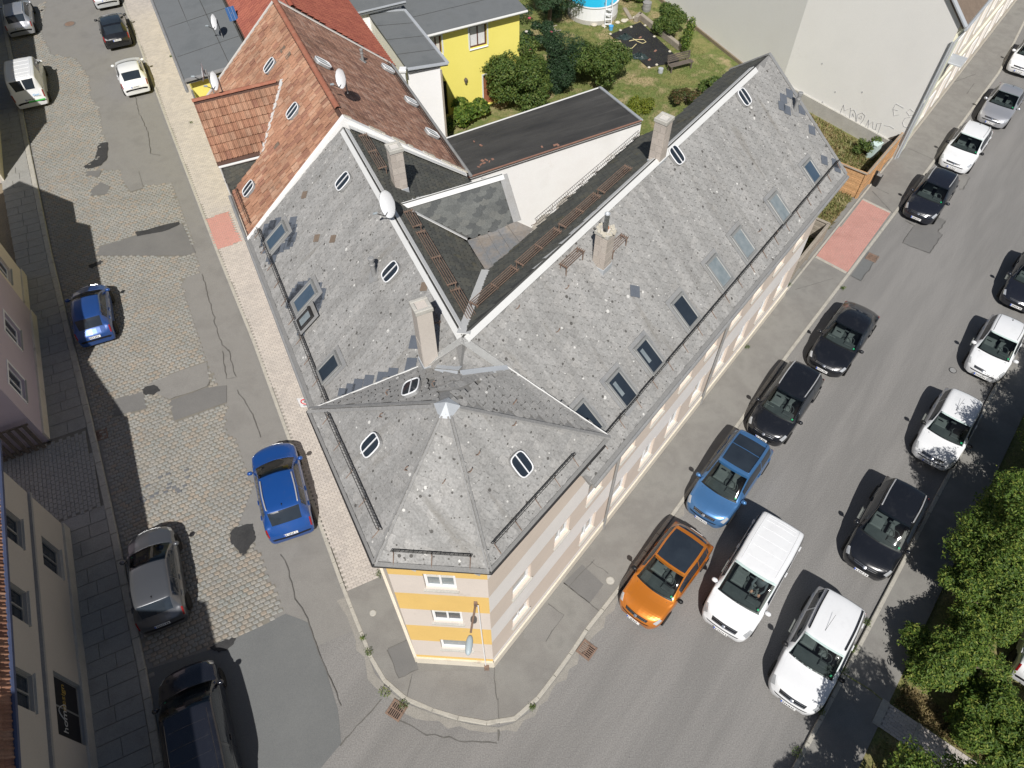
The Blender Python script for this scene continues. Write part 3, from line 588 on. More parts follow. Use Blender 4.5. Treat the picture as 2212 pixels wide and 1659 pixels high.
disc(P(*T(0, 0, 452, 156)) + UP * .006, .33, 'rust', 'manhole_cover', 'round rusty manhole cover in the asphalt of the side street', 'manhole', 'asphalt_grey')
disc(P(*T(1, 2, 205, 655), .102), .10, 'concrete', 'valve_cover', 'small pale round valve cover in the pavement by the yellow facade', 'cover')
disc(P(*T(1, 2, 1743, 445), .102), .13, 'concrete', 'valve_cover', 'small pale round valve cover in the pavement beside the orange car', 'cover')
disc(P(*T(2, 1, 1750, 742)) + UP * .006, .14, 'zinc_old', 'valve_cover', 'small grey valve cover in the road near the white hatchback', 'cover', 'asphalt_dark')
# ---------------------------------------------------------------- building helpers
def wall_open(mb, p0, p1, z0, z1, opens, depth, nrm):
    """wall face from p0 to p1 with rectangular openings (a0, a1, za, zb) and their reveals, depth into the building (-nrm)"""
    p0 = np.array(p0, float); p1 = np.array(p1, float); Lw = np.linalg.norm((p1 - p0)[:2]); e = (p1 - p0) / Lw; e[2] = 0
    q = lambda a, z, d=0.0: np.array([*(p0 + e * a)[:2], z]) - nrm * d
    xs = sorted({0.0, Lw, *[o[0] for o in opens], *[o[1] for o in opens]}); zs = sorted({z0, z1, *[o[2] for o in opens], *[o[3] for o in opens]})
    for i in range(len(xs) - 1):
        for j in range(len(zs) - 1):
            cx, cz = (xs[i] + xs[i + 1]) / 2, (zs[j] + zs[j + 1]) / 2
            if any(o[0] < cx < o[1] and o[2] < cz < o[3] for o in opens): continue
            mb.quad(q(xs[i], zs[j]), q(xs[i + 1], zs[j]), q(xs[i + 1], zs[j + 1]), q(xs[i], zs[j + 1]))
    for a0, a1, za, zb in opens:
        mb.quad(q(a0, za), q(a0, zb), q(a0, zb, depth), q(a0, za, depth)); mb.quad(q(a1, za), q(a1, zb), q(a1, zb, depth), q(a1, za, depth))
        mb.quad(q(a0, za), q(a1, za), q(a1, za, depth), q(a0, za, depth)); mb.quad(q(a0, zb), q(a1, zb), q(a1, zb, depth), q(a0, zb, depth))
    return q, e
def window(q, e, nrm, a0, a1, za, zb, depth, parent, frame='window_white', glass='glass_dark', sill='concrete', mull=1, fr=.07, blind=None, sillout=.07):
    w = MB(); c = lambda a, z, d: q(a, z, d)
    for (x0, x1, y0, y1) in ((a0, a1, za, za + fr), (a0, a1, zb - fr, zb), (a0, a0 + fr, za + fr, zb - fr), (a1 - fr, a1, za + fr, zb - fr)):
        w.slab([c(x0, y0, depth), c(x1, y0, depth), c(x1, y1, depth), c(x0, y1, depth)], nrm * .05)
    for k in range(mull):
        m = a0 + (a1 - a0) * (k + 1) / (mull + 1); w.slab([c(m - .03, za + fr, depth), c(m + .03, za + fr, depth), c(m + .03, zb - fr, depth), c(m - .03, zb - fr, depth)], nrm * .055)
    wo = w.build('window', frame, parent)
    MB().quad(c(a0 + .02, za + .02, depth - .012), c(a1 - .02, za + .02, depth - .012), c(a1 - .02, zb - .02, depth - .012), c(a0 + .02, zb - .02, depth - .012)).build('pane', glass, wo)
    if blind: MB().slab([c(a0 + fr, zb - fr - blind * (zb - za), depth - .016), c(a1 - fr, zb - fr - blind * (zb - za), depth - .016), c(a1 - fr, zb - fr, depth - .016), c(a0 + fr, zb - fr, depth - .016)], nrm * .006).build('blind', 'blind', wo)
    if sill: MB().slab([c(a0 - .05, za - .035, depth - .06), c(a1 + .05, za - .035, depth - .06), c(a1 + .05, za - .07, -sillout), c(a0 - .05, za - .07, -sillout)], UP * .035).build('sill', sill, wo)
    return wo
def strip(mb, a, b, width, thick, nrm, side=None):
    a = np.array(a, float); b = np.array(b, float); d = (b - a); L_ = np.linalg.norm(d); d /= L_
    y = np.cross(nrm, d); y /= np.linalg.norm(y); n_ = np.cross(d, y); mb.box((a + b) / 2 + n_ * thick / 2, (L_, width, thick), d, y, n_)
def ridge_cap(mb, a, b, n1, n2, width=.2, th=.018):
    """folded sheet over a ridge or hip, lying on the two planes with normals n1, n2"""
    a = np.array(a, float); b = np.array(b, float); d = (b - a) / np.linalg.norm(b - a)
    for n_, s in ((n1, 1), (n2, -1)):
        y = np.cross(n_, d); 
        if y[2] > 0: y = -y
        y /= np.linalg.norm(y); up = n_ * .045
        mb.slab([a + up, b + up, b + up + y * width, a + up + y * width], n_ * th)
def roof_axes(pl, along):
    n = pl[0]; ex = np.array(along, float); ex = ex - n * (n @ ex); ex /= np.linalg.norm(ex); ey = np.cross(n, ex)
    if ey[2] < 0: ex, ey = -ex, -ey
    return ex, ey, n
def skylight(pos, pl, along, parent, w=.72, h=1.12, frame='window_grey', glass='glass_dark', lift=.03, tilt=0., name='roof_window'):
    ex, ey, n = roof_axes(pl, along); c = np.array(pos) + n * lift
    f = MB(); fr = .10
    for (x, y, a, b) in ((0, h / 2 - fr / 2, w, fr), (0, -h / 2 + fr / 2, w, fr), (w / 2 - fr / 2, 0, fr, h - 2 * fr), (-w / 2 + fr / 2, 0, fr, h - 2 * fr)):
        f.bbox(c + ex * x + ey * y + n * .035, (a, b, .08), ex, ey, n, b=.02)
    r = f.build(name, frame, parent)
    ap = MB(); ap.box(c + n * .004, (w + .22, h + .30, .02), ex, ey, n); ap.build('flashing_apron', 'zinc_old', r)
    g0 = MB(); g0.quad(*[c + ex * sx * (w / 2 - fr) + ey * sy * (h / 2 - fr) + n * .045 for sx, sy in ((-1, -1), (1, -1), (1, 1), (-1, 1))]); g0.build('pane', glass, r)
    tb = MB(); tb.box(c + ey * (h / 2 - .05) + n * .085, (w * .96, .08, .03), ex, ey, n); tb.build('top_cover', frame, r)
    return r
def hatch(pos, pl, along, parent, w=.50, h=.66, frame='plastic_white', glass='glass_dark', open_=True):
    """small roof exit light with rounded white rim and two panes"""
    ex, ey, n = roof_axes(pl, along); c = np.array(pos) + n * .03; f = MB(); m = 20; pts = []
    for k in range(m):
        a = 2 * math.pi * k / m; ca, sa = math.cos(a), math.sin(a); p_ = 3.6
        x = (abs(ca) ** (2 / p_)) * math.copysign(1, ca) * w / 2; y = (abs(sa) ** (2 / p_)) * math.copysign(1, sa) * h / 2; pts.append((x, y))
    ring = [c + ex * x + ey * y + n * .11 for x, y in pts]; f.tube(ring, .020, 6, closed=True)
    sk = MB(); lo = [c + ex * x * 1.06 + ey * y * 1.06 for x, y in pts]; sk.add(lo + ring, [(i, (i + 1) % m, m + (i + 1) % m, m + i) for i in range(m)])
    r = sk.build('roof_hatch', 'zinc_old', parent); f.box(c + n * .118, (.03, h - .03, .02), ex, ey, n); f.build('rim', frame, r)
    MB().poly([c + ex * x * .95 + ey * y * .95 + n * .105 for x, y in pts]).build('pane', glass, r)
    return r
def snow_guard(a, b, pl, parent, off=.0, hgt=.2, brackets=.95):
    a = np.array(a, float); b = np.array(b, float); n = pl[0]; d = b - a; L_ = np.linalg.norm(d); d /= L_; down = np.cross(d, n); 
    if down[2] > 0: down = -down
    mb = MB(); z0, z1 = n * .05, n * (.05 + hgt)
    for q in (z0, z1, n * (.05 + hgt / 2)): mb.tube([a + q, b + q], .010, 5)
    m = max(2, int(L_ / .11))
    for k in range(m + 1): p_ = a + d * (L_ * k / m); mb.tube([p_ + z0, p_ + z1], .007, 4)
    g_ = mb.build('snow_guard', 'iron_black', parent)
    nb = max(2, int(round(L_ / brackets)))
    for k in range(nb + 1):
        p_ = a + d * (.05 + (L_ - .1) * k / nb); br = MB(); br.tube([p_ + n * (.05 + hgt * .8), p_ + down * .10 + n * .06, p_ + down * .42 + n * .03], .013, 4); br.build('bracket', 'rust', g_)
    return g_
def walkway(a, b, parent, nrm_down, w=.28, z=.22, slats=5):
    """rusty grating on brackets"""
    a = np.array(a, float); b = np.array(b, float); d = b - a; L_ = np.linalg.norm(d); d /= L_; y = np.cross(UP, d); mb = MB()
    for k in range(slats): mb.box((a + b) / 2 + y * ((k / (slats - 1) - .5) * w) + UP * z, (L_, .014, .03), d, y)
    g_ = mb.build('walkway_grating', 'rust', parent); m = max(1, int(round(L_ / 1.3))); br = MB()
    for k in range(m + 1):
        p_ = a + d * (.06 + (L_ - .12) * k / m); br.box(p_ + UP * (z - .02), (.03, w + .04, .03), d, y)
        for s_ in (-1, 1): br.box(p_ + y * s_ * w * .42 + UP * (z / 2 - .12), (.025, .025, z + .24), d, y)
    br.build('support', 'rust', g_); return g_
def chimney(pos, zb, zt, ex, parent_label, size=(.52, .52), blocks=True, crown='concrete', pipe=0.0, ragged=False, foot=None, label=''):
    ex = np.array(ex, float); ey = np.cross(UP, ex); pos = np.array([pos[0], pos[1], 0.]); t = thing('chimney', label, 'chimney', pos + UP * zb)
    if blocks:
        MB().box(pos + UP * (zb + zt) / 2, (size[0] - .03, size[1] - .03, zt - zb - .02), ex, ey).build('mortar_core', 'mortar', t)
        z = zb; k = 0; ms = []; rs = []
        g = np.random.default_rng(int(abs(pos[0]) * 100))
        while z < zt - .12:
            hgt = min(.245, zt - .1 - z)
            for s_, ax, ay, wd in ((1, ex, ey, size[0]), (-1, ex, ey, size[0]), (1, ey, ex, size[1]), (-1, ey, ex, size[1])):
                half = (k % 2) == 0
                parts = [(-.105, .31), (.155, .21)] if half else [(-.155, .21), (.105, .31)]
                for cx_, ln in parts:
                    c_ = pos + ay * s_ * (([size[1], size[0]][0 if wd == size[0] else 1]) / 2 - .012) + ax * (cx_ * wd / .52 + (.0)) + UP * (z + hgt / 2)
                    mm = np.eye(4); mm[:3, 0] = ax * (ln * wd / .52 - .014); mm[:3, 1] = UP * (hgt - .016); mm[:3, 2] = ay * s_; mm[:3, 3] = c_; ms.append(mm); rs.append(g.random())
            z += .245; k += 1
        tb = ([(-.5, -.5, 0), (.5, -.5, 0), (.5, .5, 0), (-.5, .5, 0), (-.5, -.5, .014), (.5, -.5, .014), (.5, .5, .014), (-.5, .5, .014)], [(0, 1, 5, 4), (1, 2, 6, 5), (2, 3, 7, 6), (3, 0, 4, 7), (4, 5, 6, 7)])
        field('block', tb, ms, rs, 'chimney_block', t, 300)
    else:
        MB().box(pos + UP * (zb + zt) / 2, (size[0], size[1], zt - zb), ex, ey).build('stack', 'plaster_sand' if False else 'chimney_render', t)
        for k in range(5):
            for cx_ in (0,): MB().box(pos - ey * (size[1] / 2 + .003) + UP * (zb + .75 + k * .17), (size[0] * .84, .012, .15), ex, ey).build('block', 'chimney_block2', t)
    cr = MB(); x, y = size[0] / 2 + .03, size[1] / 2 + .03; hole = .14
    for s_ in (-1, 1):
        cr.bbox(pos + ex * s_ * (x + hole) / 2 + UP * (zt - .03), (x - hole, 2 * y, .13), ex, ey, b=.02); cr.bbox(pos + ey * s_ * (y + hole) / 2 + UP * (zt - .032), (2 * hole, y - hole, .124), ex, ey, b=.02)
    c_ = cr.build('crown', crown, t); MB().quad(*[pos + ex * a * (hole + .01) + ey * b * (hole + .01) + UP * (zt - .075) for a, b in ((-1, -1), (1, -1), (1, 1), (-1, 1))]).build('flue', 'plastic_black', t)
    if ragged:
        g = np.random.default_rng(3); mm = MB()
        for k in range(46):
            a = g.uniform(0, 2 * math.pi); r_ = g.uniform(.17, .30); q = pos + ex * r_ * math.cos(a) + ey * r_ * math.sin(a) + UP * (zt + g.uniform(0, .05)); mm.lathe(q, [(.02, -.04), (.045, -.01), (.035, .03)], 6)
        mm.build('mortar_cap', 'stone', t)
    if pipe: 
        MB().lathe(pos - ex * .03 + UP * zt, [(.075, -.1), (.075, pipe), (.085, pipe), (.085, pipe + .03), (.06, pipe + .03), (.06, pipe - .1)], 14).build('flue_pipe', 'zinc', t, smooth=True); MB().lathe(pos + ex * .09 + ey * .05 + UP * (zt - .05), [(.09, 0), (.09, .09)], 10).build('clay_liner', 'clay', t)
    if foot is not None:
        f = MB(); n_ = foot; a1 = ex - n_ * (n_ @ ex); a1 /= np.linalg.norm(a1); a2 = np.cross(n_, a1); c0 = pos + UP * zb; k_ = 1 / max(.4, n_[2])
        f.box(c0 + UP * .0, (size[0] * 1.5, size[1] * 1.25 * k_ + .3, .03), a1, a2, n_); f.box(c0 + UP * .22, (size[0] + .05, size[1] + .05, .75), ex, ey); f.build('flashing_apron', 'zinc', t)
    return t
mat('chimney_render', [(.50, .455, .405), (.56, .51, .46)], 1.5, .9, 30, .1, .2); mat('chimney_block2', [(.46, .42, .375), (.50, .455, .405)], 1.5, .9, 30, .1, .2)
def dish(pos, aim, r, label, mast=.9, lnb=True, group='satellite dishes on the roofs'):
    """dish: mast foot at pos, dish face along aim"""
    pos = np.array(pos, float); aim = np.array(aim, float); aim /= np.linalg.norm(aim); t = thing('satellite_dish', label, 'satellite dish', pos, group)
    c = pos + UP * mast; MB().tube([pos - UP * .1, c + UP * .12], .024, 8).build('mast', 'zinc_old', t)
    c2 = c + aim * .12; prof = [(.02, -.0)] + [(r * k / 6, .16 * r * (k / 6) ** 2) for k in range(1, 7)]
    prof += [(r * 1.02, .16 * r + .012), (r * .98, .16 * r - .012)] + [(r * k / 6, .16 * r * (k / 6) ** 2 - .014) for k in range(5, 0, -1)] + [(.02, -.016)]
    MB().lathe(c2, prof, 28, aim).build('dish', 'plastic_white', t, smooth=True)
    side = np.cross(aim, UP); side /= np.linalg.norm(side); dn = np.cross(aim, side); dn = -dn if dn[2] > 0 else dn
    if lnb:
        a0 = c2 + dn * r * .95 + aim * .1; a1 = c2 + aim * r * 1.15 + dn * r * .55; MB().tube([c2 + dn * r * .5 - aim * .03, a0, a1], .016, 6).build('feed_arm', 'plastic_black', t); MB().lathe(a1, [(.03, -.08), (.04, .0), (.04, .05), (.02, .06)], 10, -aim).build('receiver', 'plastic_grey', t)
    MB().box(c + aim * .05, (.08, .08, .14), side, np.cross(UP, side)).build('bracket', 'zinc_old', t); return t
# ---------------------------------------------------------------- corner house
ZR, ZE, ZT = 11.0, 7.4, 8.5        # ridge, wing eaves, turret eaves
house = thing('corner_house', 'grey slate roofed corner house with yellow striped narrow front', 'house', PR(16, 8, 0))
roofR = plane(PR(0, 4.64, ZE), PR(10, 4.64, ZE), PR(0, 9.2, ZR)); roofL = plane(PL(0, 0, ZE), PL(10, 0, ZE), PL(0, 4.38, ZR))
rearR = plane(PR(0, 9.2, ZR), PR(10, 9.2, ZR), PR(0, 11.7, 9.0)); rearL = plane(PL(0, 4.38, ZR), PL(10, 4.38, ZR), PL(0, 9.0, 7.35))
W = np.array([-1.33, 12.94, ZR])
FL = np.array([-3.50, 7.47, ZT]); FR = np.array([-.57, 7.27, ZT]); TL = P(667, 886, ZT); TR = P(1316, 942, ZT); AP = P(964, 873, 11.15)
hipd = np.cross(roofL[0], roofR[0]); hipd /= np.linalg.norm(hipd); hipd *= -np.sign(hipd[2]); KK = W + hipd * 1.0
MM = hit((1092, 793), roofR) + UP * .05; NN = hit((904, 795), roofL) + UP * .05
vald = np.cross(rearL[0], rearR[0]); vald /= np.linalg.norm(vald); vald *= -np.sign(vald[2]); VD = W + vald * 4.75     # inner valley down to the metal saddle
SE_L, SE_R = 23.15, 28.05
CG_S = 18.8; CGE = 17.65
D_a = PL(CGE, 6.72, 9.18); D_b = PL(CGE, 8.6, 9.33); D_c = PR(15.62, 11.4, 9.25)
# walls ------------------------------------------------------
fl0 = np.array([-3.26, 7.48, 0.]); fr0 = np.array([-.64, 7.32, 0.]); nF = np.array([-.061, -.998, 0.])
wl = MB(); Lf = np.linalg.norm(fr0 - fl0); fo = [(.92, 1.78, 6.95, 7.95), (.90, 1.80, 4.28, 5.28), (.95, 1.98, 1.72, 2.62)]
qF, eF = wall_open(wl, fl0, fr0, 0, ZT - .02, fo, .16, nF); wfront = wl.build('front_wall', 'facade_front', house)
for i, o_ in enumerate(fo): window(qF, eF, nF, *o_, .13, wfront, 'window_white', ['glass_pale', 'glass_dark', 'glass_pale'][i], 'concrete', 1 if i < 2 else 0, .08, .35 if i < 2 else None)
nRw = V3(-nR); p0 = fr0; p1 = PR(SE_R - .05, 5.04, 0)
sR = RS(fr0)[0]; ro = []
for s_ in (6.85,): ro += [(s_ - .45 - sR, s_ + .45 - sR, z, z + 1.05) for z in (6.75, 4.2)] + [(s_ - .45 - sR, s_ + .45 - sR, 1.55, 2.5)]
for s_ in (8.95,): ro += [(s_ - .4 - sR, s_ + .4 - sR, 4.2, 5.25), (s_ - .4 - sR, s_ + .4 - sR, 6.75, 7.8)]
for s_ in (10.75, 12.8, 14.75, 16.7, 18.65, 20.65, 22.5, 24.5, 26.4): ro += [(s_ - .45 - sR, s_ + .45 - sR, z, z + h_) for z, h_ in ((4.5, 1.35), (1.5, 1.3))]
ws = MB(); q1, e1 = wall_open(ws, p0, p1, 0, 7.3, [o_ for o_ in ro if o_[3] < 7.2], .18, nRw)
wside = ws.build('street_wall', 'facade_side', house)
for i, o_ in enumerate([o_ for o_ in ro if o_[3] < 7.2]): window(q1, e1, nRw, *o_, .15, wside, 'window_white', ['glass_pale', 'glass_dark'][i % 2], 'concrete', 1 if i % 3 else 0, .08)
wt = MB(); q2, e2 = wall_open(wt, p0 + UP * 0, PR(9.75, 5.045, 0), 7.302, ZT, [o_ for o_ in ro if o_[3] > 7.2 and o_[2] > 7.3], .18, nRw)
wt.quad(PR(9.75, 5.045, 6.9), PR(9.75, 8.0, 6.9), PR(9.75, 8.0, ZT), PR(9.75, 5.045, ZT)); wt.build('turret_wall', 'facade_side', house)
wo = MB(); wo.quad(fl0, PL(SE_L, .28, 0), PL(SE_L, .28, 7.35), np.array([*fl0[:2], 7.35])); wo.quad(fl0 + UP * 7.351, PL(13.5, .28, 7.351), PL(13.5, .28, ZT), fl0 + UP * ZT)
wo.build('side_wall', 'plaster_street', house)
wb = MB(); wb.quad(PR(SE_R - .05, 5.04, 0), PR(SE_R - .05, 11.2, 0), PR(SE_R - .05, 11.2, 8.6), PR(SE_R - .05, 5.04, 7.3)); wb.add([PR(SE_R - .05, 5.04, 7.3), PR(SE_R - .05, 11.2, 8.6), PR(SE_R - .05, 10.6, 9.75), PR(SE_R - .05, 9.2, 10.9)], [(0, 1, 2, 3)])
wb.quad(PR(15.5, 11.2, 0), PR(SE_R - .05, 11.2, 0), PR(SE_R - .05, 11.2, 8.6), PR(15.5, 11.2, 8.6)); wb.build('rear_wall', 'plaster_old', house)
wc = MB(); wc.quad(PL(17.9, 8.55, 0), PL(20.6, 8.55, 0), PL(20.6, 8.55, 9.2), PL(17.9, 8.55, 9.2)); wc.add([PL(17.7, 8.55, 9.2), PL(20.6, 8.55, 9.2), PL(CG_S, 8.55, 10.45)], [(0, 1, 2)]); wc.quad(PL(20.6, 8.55, 0), PL(SE_L, 8.6, 0), PL(SE_L, 8.6, 7.4), PL(20.6, 8.55, 7.4)); wc.quad(PL(17.9, 8.55, 0), PR(15.5, 11.2, 0), PR(15.5, 11.2, 8.9), PL(17.9, 8.55, 8.9))
wc.build('courtyard_wall', 'plaster_old', house)
pb = MB()
for a, b, n_ in ((fl0, fr0, nF), (fr0, p1, nRw)): 
    e = (b - a) / np.linalg.norm(b - a); pb.box((a + b) / 2 + n_ * .03 + UP * .36, (np.linalg.norm(b - a) + .05, .06, .52), e, np.cross(UP, e))
pb.box((fl0 + PL(SE_L, .28, 0)) / 2 - V3(nL) * .05 + UP * .36, (np.linalg.norm(PL(SE_L, .28, 0) - fl0), .1, .52), V3(dL), V3(nL)); pb.build('plinth', 'plinth', house)
# roof decks -------------------------------------------------
def deck(name, pts, matn, thick=.10, parent=None):
    pts = [np.array(p, float) for p in pts]; n_ = np.cross(pts[1] - pts[0], pts[2] - pts[0]); n_ /= np.linalg.norm(n_); n_ = n_ if n_[2] > 0 else -n_
    o = MB().slab([p - n_ * thick for p in pts], n_ * thick).build(name, matn, parent or house); return o
mat('deck_grey', [(.20, .198, .192), (.235, .232, .225)], 2, .9, 30, .2, .2); mat('deck_dark', [(.06, .06, .057), (.08, .08, .076)], 2, .9, 30, .2, .2)
roof_r = [PR(9.55, 4.64, ZE), PR(SE_R, 4.64, ZE), PR(SE_R, 9.2, ZR), W, KK, PR(9.55, 6.6, 7.4 + (6.6 - 4.64) * .789)]
roof_l = [PL(SE_L, 0, ZE), PL(13.0, 0, ZE), PL(12.2, 2.4, ZE + 2.4 * .822), KK, W, PL(SE_L, 4.38, ZR)]
rear_r1 = [W, PR(22.8, 9.2, ZR), PR(22.8, 11.7, 9.0), D_c, VD]
rear_r2 = [PR(22.8, 9.2, ZR), PR(SE_R, 9.2, ZR), PR(SE_R, 10.65, 9.84), PR(22.8, 10.65, 9.84)]
rear_l = [W, VD, D_a, PL(CG_S, 5.0, 10.5), PL(20.6, 6.85, 9.05), PL(20.6, 9.0, 7.35), PL(SE_L, 9.0, 7.35), PL(SE_L, 4.38, ZR)]
def flat(pts, pl): return [np.array([p[0], p[1], (pl[1] - pl[0][:2] @ np.array(p)[:2]) / pl[0][2]]) for p in pts]
roof_r, roof_l, rear_r1, rear_r2, rear_l = flat(roof_r, roofR), flat(roof_l, roofL), flat(rear_r1, rearR), flat(rear_r2, rearR), flat(rear_l, rearL)
d_r = deck('roof_deck', roof_r, 'deck_grey'); d_l = deck('roof_deck', roof_l, 'deck_grey'); d_rr = deck('roof_deck', rear_r1, 'deck_dark', .06); deck('roof_deck', rear_r2, 'deck_dark', .06); d_rl = deck('roof_deck', rear_l, 'deck_dark', .06)
tf = {'tl': [TL, FL, AP], 'tf': [FL, FR, AP], 'tr': [FR, TR, AP], 'tb': [TR, MM, KK, AP], 'ta': [TL, AP, KK, NN]}
tdeck = MB()
for k, pts in tf.items():
    for i in range(1, len(pts) - 1): tdeck.add([pts[0], pts[i], pts[i + 1]], [(0, 1, 2)])
for a, b, c, d in ((TL, NN, NN - UP * .35, TL - UP * .25), (NN, KK, KK - UP * .2, NN - UP * .35), (KK, MM, MM - UP * .35, KK - UP * .2), (MM, TR, TR - UP * .25, MM - UP * .35), (FL, FR, FR - UP * .18, FL - UP * .18), (FR, TR, TR - UP * .18, FR - UP * .18), (TL, FL, FL - UP * .18, TL - UP * .18)): tdeck.quad(a, b, c, d)
mat('slate_plain', [(.235, .233, .227), (.28, .277, .27)], 2.5, .85, 17, .2, .3); tdk = tdeck.build('turret_deck', 'slate_plain', house)
tcg = [PL(CGE, 6.72, 9.33), PL(CGE, 8.6, 9.33), PL(CG_S, 8.6, 10.5), PL(CG_S, 5.0, 10.5)]
d_cg = deck('cross_roof_deck', tcg, 'deck_dark', .06); deck('cross_roof_deck', [PL(CG_S, 5.0, 10.5), PL(CG_S, 8.6, 10.5), PL(20.6, 8.6, 9.0), PL(20.6, 6.9, 9.0)], 'deck_dark', .06)
sm = MB()
for pts in ([D_a, VD, D_c], [D_a, D_c, D_b]): sm.add(np.array(pts) + UP * .04, [(0, 1, 2)])
sm_o = sm.build('metal_saddle', 'sheet_metal', house)
for k in range(1, 5):
    a = D_a + (D_b - D_a) * k / 5; b = VD + (D_c - VD) * (k - .3) / 5.4; sb = MB(); strip(sb, a + UP * .05, b + UP * .06, .025, .02, UP); sb.build('standing_seam', 'sheet_metal', sm_o)
# slates -----------------------------------------------------
SL = t_slate(.262, .236); allm, allr = [], []
def slates(pl, along, poly, seed, tilt=.30, dx=.262, dy=.236, holes=()):
    ex, ey, n_ = roof_axes(pl, along); return lay(poly[0], ex, ey, poly, dx, dy, .5, .02, tilt, holes, .003, .02, (.99, 1.01), (.99, 1.01), seed, .001, .12)
def pln(a, b, c): return plane(np.array(a), np.array(b), np.array(c))
for k, (pl, al, poly) in enumerate([(roofR, V3(dR), roof_r), (roofL, V3(dL), roof_l), (pln(*tf['tl']), TL - FL, tf['tl']), (pln(*tf['tf']), FR - FL, tf['tf']), (pln(*tf['tr']), TR - FR, tf['tr']),
                                   (pln(TR, MM, AP), TR - MM, [TR, MM, AP]), (pln(MM, KK, AP), MM - KK, [MM, KK, AP]), (pln(TL, AP, NN), TL - NN, [TL, AP, NN]), (pln(AP, KK, NN), KK - NN, [AP, KK, NN])]):
    a, b = slates(pl, al, poly, 20 + k, .30 if k % 2 == 0 else -.30); allm.append(a); allr.append(b)
wk = [1, 2, 7, 8]; ek = [0, 3, 4, 5, 6]; cc_ = lambda A_, ks: np.concatenate([A_[k_] for k_ in ks])
field('slate', SL, cc_(allm, ek), cc_(allr, ek), 'slate', d_r, 180, P(1010, 1080, 9.3)); field('slate', SL, cc_(allm, wk), cc_(allr, wk), 'slate_west', d_l, 120, P(800, 980, 9.3))
allm, allr = [], []
for k, (pl, al, poly) in enumerate([(rearR, V3(dR), rear_r1), (rearR, V3(dR), rear_r2), (rearL, V3(dL), rear_l)]):
    a, b = slates(pl, al, poly, 40 + k, -.25, .22, .2); allm.append(a); allr.append(b)
field('dark_slate', t_slate(.215, .195), np.concatenate(allm), np.concatenate(allr), 'slate_dark', d_rl, 200)
ex, ey, n_ = roof_axes(pln(*tcg[:3]), V3(nL)); a, b = lay(tcg[0], ex, ey, tcg, .36, .155, .5, .01, 0, (), .002, .01, seed=44)
hexv = [(-.19, -.02), (-.10, -.11), (.10, -.11), (.19, -.02), (.19, .12), (-.19, .12)]
field('shingle', ([(x, y, .016 - .03 * (y + .11)) for x, y in hexv] + [(x, y, 0) for x, y in hexv], [(0, 1, 2, 3, 4, 5), (0, 6, 7, 1), (1, 7, 8, 2), (2, 8, 9, 3)]), a, b, 'shingle', d_cg, 300)
# odd slates: newer blue-grey patches and brown ones
def odd_slate(uv, pl, along, matn, w=.3, rot=.785, k=1):
    ex, ey, n_ = roof_axes(pl, along); c = hit(uv, pl) + n_ * .022; ca, sa = math.cos(rot), math.sin(rot); X = ex * ca + ey * sa; Y = -ex * sa + ey * ca
    MB().slab([c + X * x + Y * y for x, y in ((-w / 2, -w / 2), (w / 2, -w / 2), (w / 2, w / 2), (-w / 2, w / 2))], n_ * .012).build('replaced_slate', matn, d_r)
for q in [(T(1, 1, 1900, 230)), T(2, 0, 650, 640), T(2, 0, 690, 610), T(2, 0, 640, 690), T(2, 0, 770, 715), T(2, 0, 835, 845), T(2, 0, 915, 1040), T(2, 0, 985, 1060), T(2, 0, 1000, 1090), T(2, 0, 675, 715)]: odd_slate(q, roofR, V3(dR), 'slate_fresh', .38)
for q in [T(1, 1, 60, 870), T(1, 1, 110, 840), T(1, 1, 180, 815), T(1, 1, 265, 795), T(1, 1, 335, 770), T(1, 1, 455, 705), T(1, 1, 10, 900), T(1, 1, 480, 560),
          T(0, 0, 1900, 1440), T(0, 0, 1850, 1480), T(0, 0, 1770, 1460), T(0, 0, 1760, 1500), T(0, 0, 1720, 1560), T(0, 0, 1730, 1610), T(0, 0, 1880, 1530), T(0, 0, 1900, 1490), T(0, 0, 1790, 1620),
          T(0, 1, 2020, 180), T(0, 1, 2060, 210), T(0, 1, 2085, 250), T(0, 1, 1950, 230), T(0, 1, 1900, 270), T(0, 1, 1885, 300), T(0, 1, 1770, 20), T(0, 1, 1755, 5), T(0, 1, 2000, 220), T(0, 1, 1960, 480)]: odd_slate(q, roofL, V3(dL), 'slate_fresh', .40)
g_ = np.random.default_rng(31)
for cu, cv in (T(0, 0, 1800, 1540), T(0, 1, 1985, 275)):
    for k_ in range(16): an = k_ * 2 * math.pi / 16; odd_slate((cu + 32 * math.cos(an) * g_.uniform(.75, 1.1), cv + 30 * math.sin(an) * g_.uniform(.75, 1.1)), roofL, V3(dL), 'slate_fresh', .36)
for q in [T(0, 0, 1975, 1265), T(0, 0, 2055, 1545), T(0, 0, 2160, 1550), T(1, 1, 540, 200)]: odd_slate(q, roofL, V3(dL), 'slate_brown', .27)
tlp, tfp, trp = pln(*tf['tl']), pln(*tf['tf']), pln(*tf['tr'])
